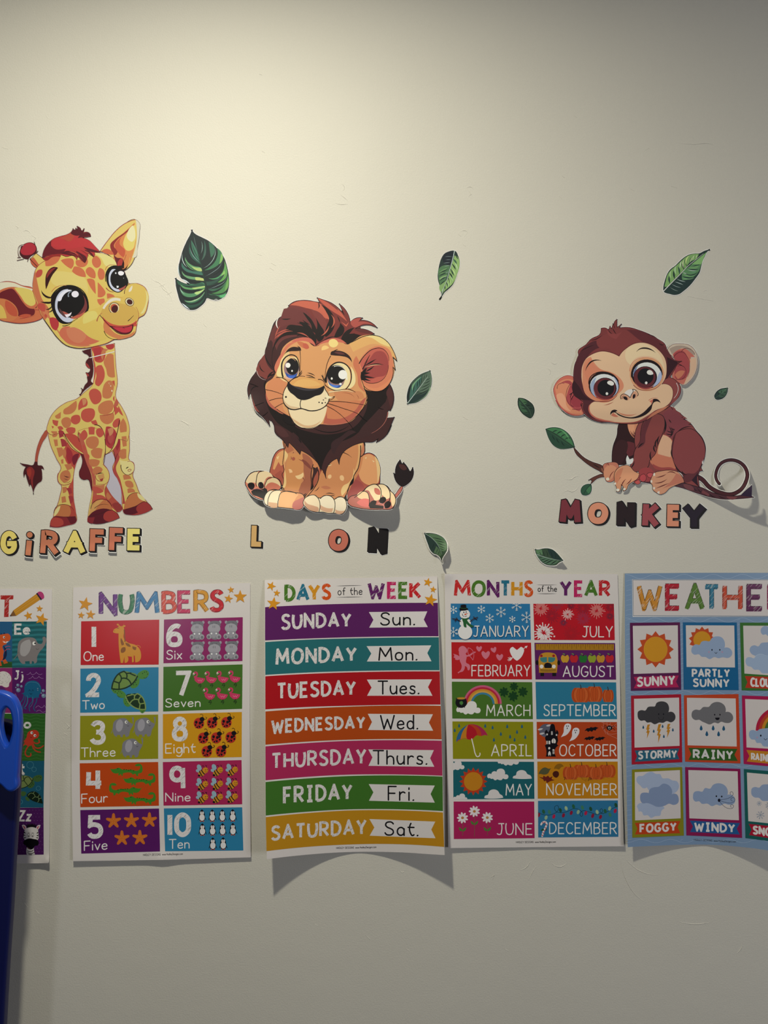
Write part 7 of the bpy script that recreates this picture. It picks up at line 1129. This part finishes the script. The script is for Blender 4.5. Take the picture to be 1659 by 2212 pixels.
t.f("290 1490 320 1485 350 1530 340 1565 305 1530", '#c8c2bc'); t.f("536 1488 505 1490 480 1530 490 1562 522 1530", '#c8c2bc'); t.f("303 1500 322 1500 338 1535 330 1550", '#b8647a'); t.f("522 1502 502 1505 490 1535 500 1545", '#b8647a')
t.f("340 1540 370 1525 460 1522 495 1540 510 1600 505 1680 440 1720 370 1710 325 1680 318 1600", '#c8c2bc')
for s in ("316 1570 345 1600 318 1595", "312 1612 345 1625 315 1630", "318 1650 350 1652 325 1668", "508 1575 480 1600 505 1600", "512 1615 478 1628 508 1638", "505 1650 475 1655 500 1668"): t.p(s, '#141214')
t.ring(380, 1625, 17, 22, 4, '#4a4648'); t.ring(432, 1625, 17, 22, 4, '#4a4648'); t.e(380, 1634, 7, 9, '#141214'); t.e(432, 1634, 7, 9, '#141214'); t.tl(6, '#141214', "360 1602 380 1592 398 1600", "415 1600 435 1592 455 1604")
t.f("312 1710 340 1682 390 1665 440 1672 500 1690 516 1720 500 1755 460 1765 440 1800 400 1812 365 1795 345 1760 318 1745", '#0e0c10'); t.l("365 1780 385 1800 402 1802", 5, '#8a5a60', 2)
t.build()
# ---------------------------------------------------------------- blue moulded plastic stand in front of the wall, at the left edge
M_BLUE = mat('blue_plastic', .32, (.010, .07, .50), spec=.5)
M_BLUE2 = mat('blue_plastic_body', .45, (.002, .005, .075), spec=.4)
for m_ in (M_BLUE, M_BLUE2): add_paper_grain(m_, 300, .06)
HH = .12                                           # distance of its front from the wall
kk = PX*(D-HH)/D
def bp(x, y, k=None): k = k or kk; return ((x-CX)*k, ZC-(y-CY)*k)
def plate(name, outer, hole, y0, y1, m, parent, bev=.0035, label=None):
    import bmesh
    cv = bpy.data.curves.new(name, 'CURVE'); cv.dimensions = '2D'; cv.fill_mode = 'BOTH'; cv.extrude = (y1-y0)/2-bev; cv.bevel_depth = bev; cv.bevel_resolution = 3
    for P in ([outer] if hole is None else [outer, hole]):
        s = cv.splines.new('POLY'); s.points.add(len(P)-1); s.use_cyclic_u = True
        for i, p in enumerate(P): s.points[i].co = (p[0], p[1], 0, 1)
    o = bpy.data.objects.new(name, cv); COL.objects.link(o)
    dg = bpy.context.evaluated_depsgraph_get(); me = bpy.data.meshes.new_from_object(o.evaluated_get(dg)); bpy.data.objects.remove(o)
    me.materials.clear(); me.materials.append(m); o = bpy.data.objects.new(name, me); COL.objects.link(o)
    for v in me.vertices: x, y, z = v.co; v.co = (x, z, y)
    me.flip_normals(); me.shade_smooth(); o.location = (0, -(y0+y1)/2, 0); o.parent = parent
    if label: o['label'] = label
    return o
st = bpy.data.objects.new('plastic_stand', None); COL.objects.link(st); st['label'] = 'blue moulded plastic stand with an oval hand hole, at the left edge'; st['category'] = 'plastic stand'
ox, _ = bp(-40, 0); st.location = (ox, -HH, 0)
def rel(P): return [(x-ox, z) for x, z in [bp(*p) for p in P]]
out = cr([(-60, 1500), (-20, 1497), (8, 1498), (28, 1508), (38, 1526), (42, 1552), (41, 1590), (38, 1630), (35, 1675), (32, 1700), (29, 1701), (10, 1688), (-10, 1672), (-60, 1650), (-100, 1600), (-100, 1530)], True)
hole = cr([(18, 1520), (28, 1526), (35, 1544), (37, 1566), (33, 1592), (24, 1611), (16, 1614), (8, 1600), (2, 1578), (1, 1550), (7, 1529)], True)
head = plate('hand_hole_collar', rel(out), rel(hole)[::-1], -.006, .008, M_BLUE, st, .004, 'bright blue rounded collar around the oval hand hole')
notch = cr([(-6, 1640), (4, 1656), (16, 1684), (6, 1680), (-12, 1664), (-30, 1640)], True)
body = cr([(-100, 1600), (-20, 1560), (34, 1570), (38, 1640), (36, 1720), (32, 1780), (28, 1850), (22, 1960), (15, 2060), (8, 2180)], False)
zb = .012
bb = [(x-ox, z) for x, z in [bp(*p, PX*(D-HH+.022)/D) for p in body]]; slope = (bb[-1][0]-bb[-3][0])/(bb[-1][1]-bb[-3][1])
bot = [(bb[-1][0]+slope*(zb-bb[-1][1]), zb), (-.10, zb)]
plate('body', bb+bot, None, -.030, -.014, M_BLUE2, st, .004, 'dark blue tapering lower body')
import bmesh
bm = bmesh.new(); bmesh.ops.create_cube(bm, size=1)
for v in bm.verts: v.co = Vector((v.co.x*.30-.10, v.co.y*.15+.01, v.co.z*.02+.01))
bmesh.ops.bevel(bm, geom=bm.edges[:], offset=.008, segments=3, affect='EDGES'); me = bpy.data.meshes.new('foot_plate'); bm.to_mesh(me); bm.free(); me.materials.append(M_BLUE2)
o = bpy.data.objects.new('foot_plate', me); COL.objects.link(o); o.parent = st
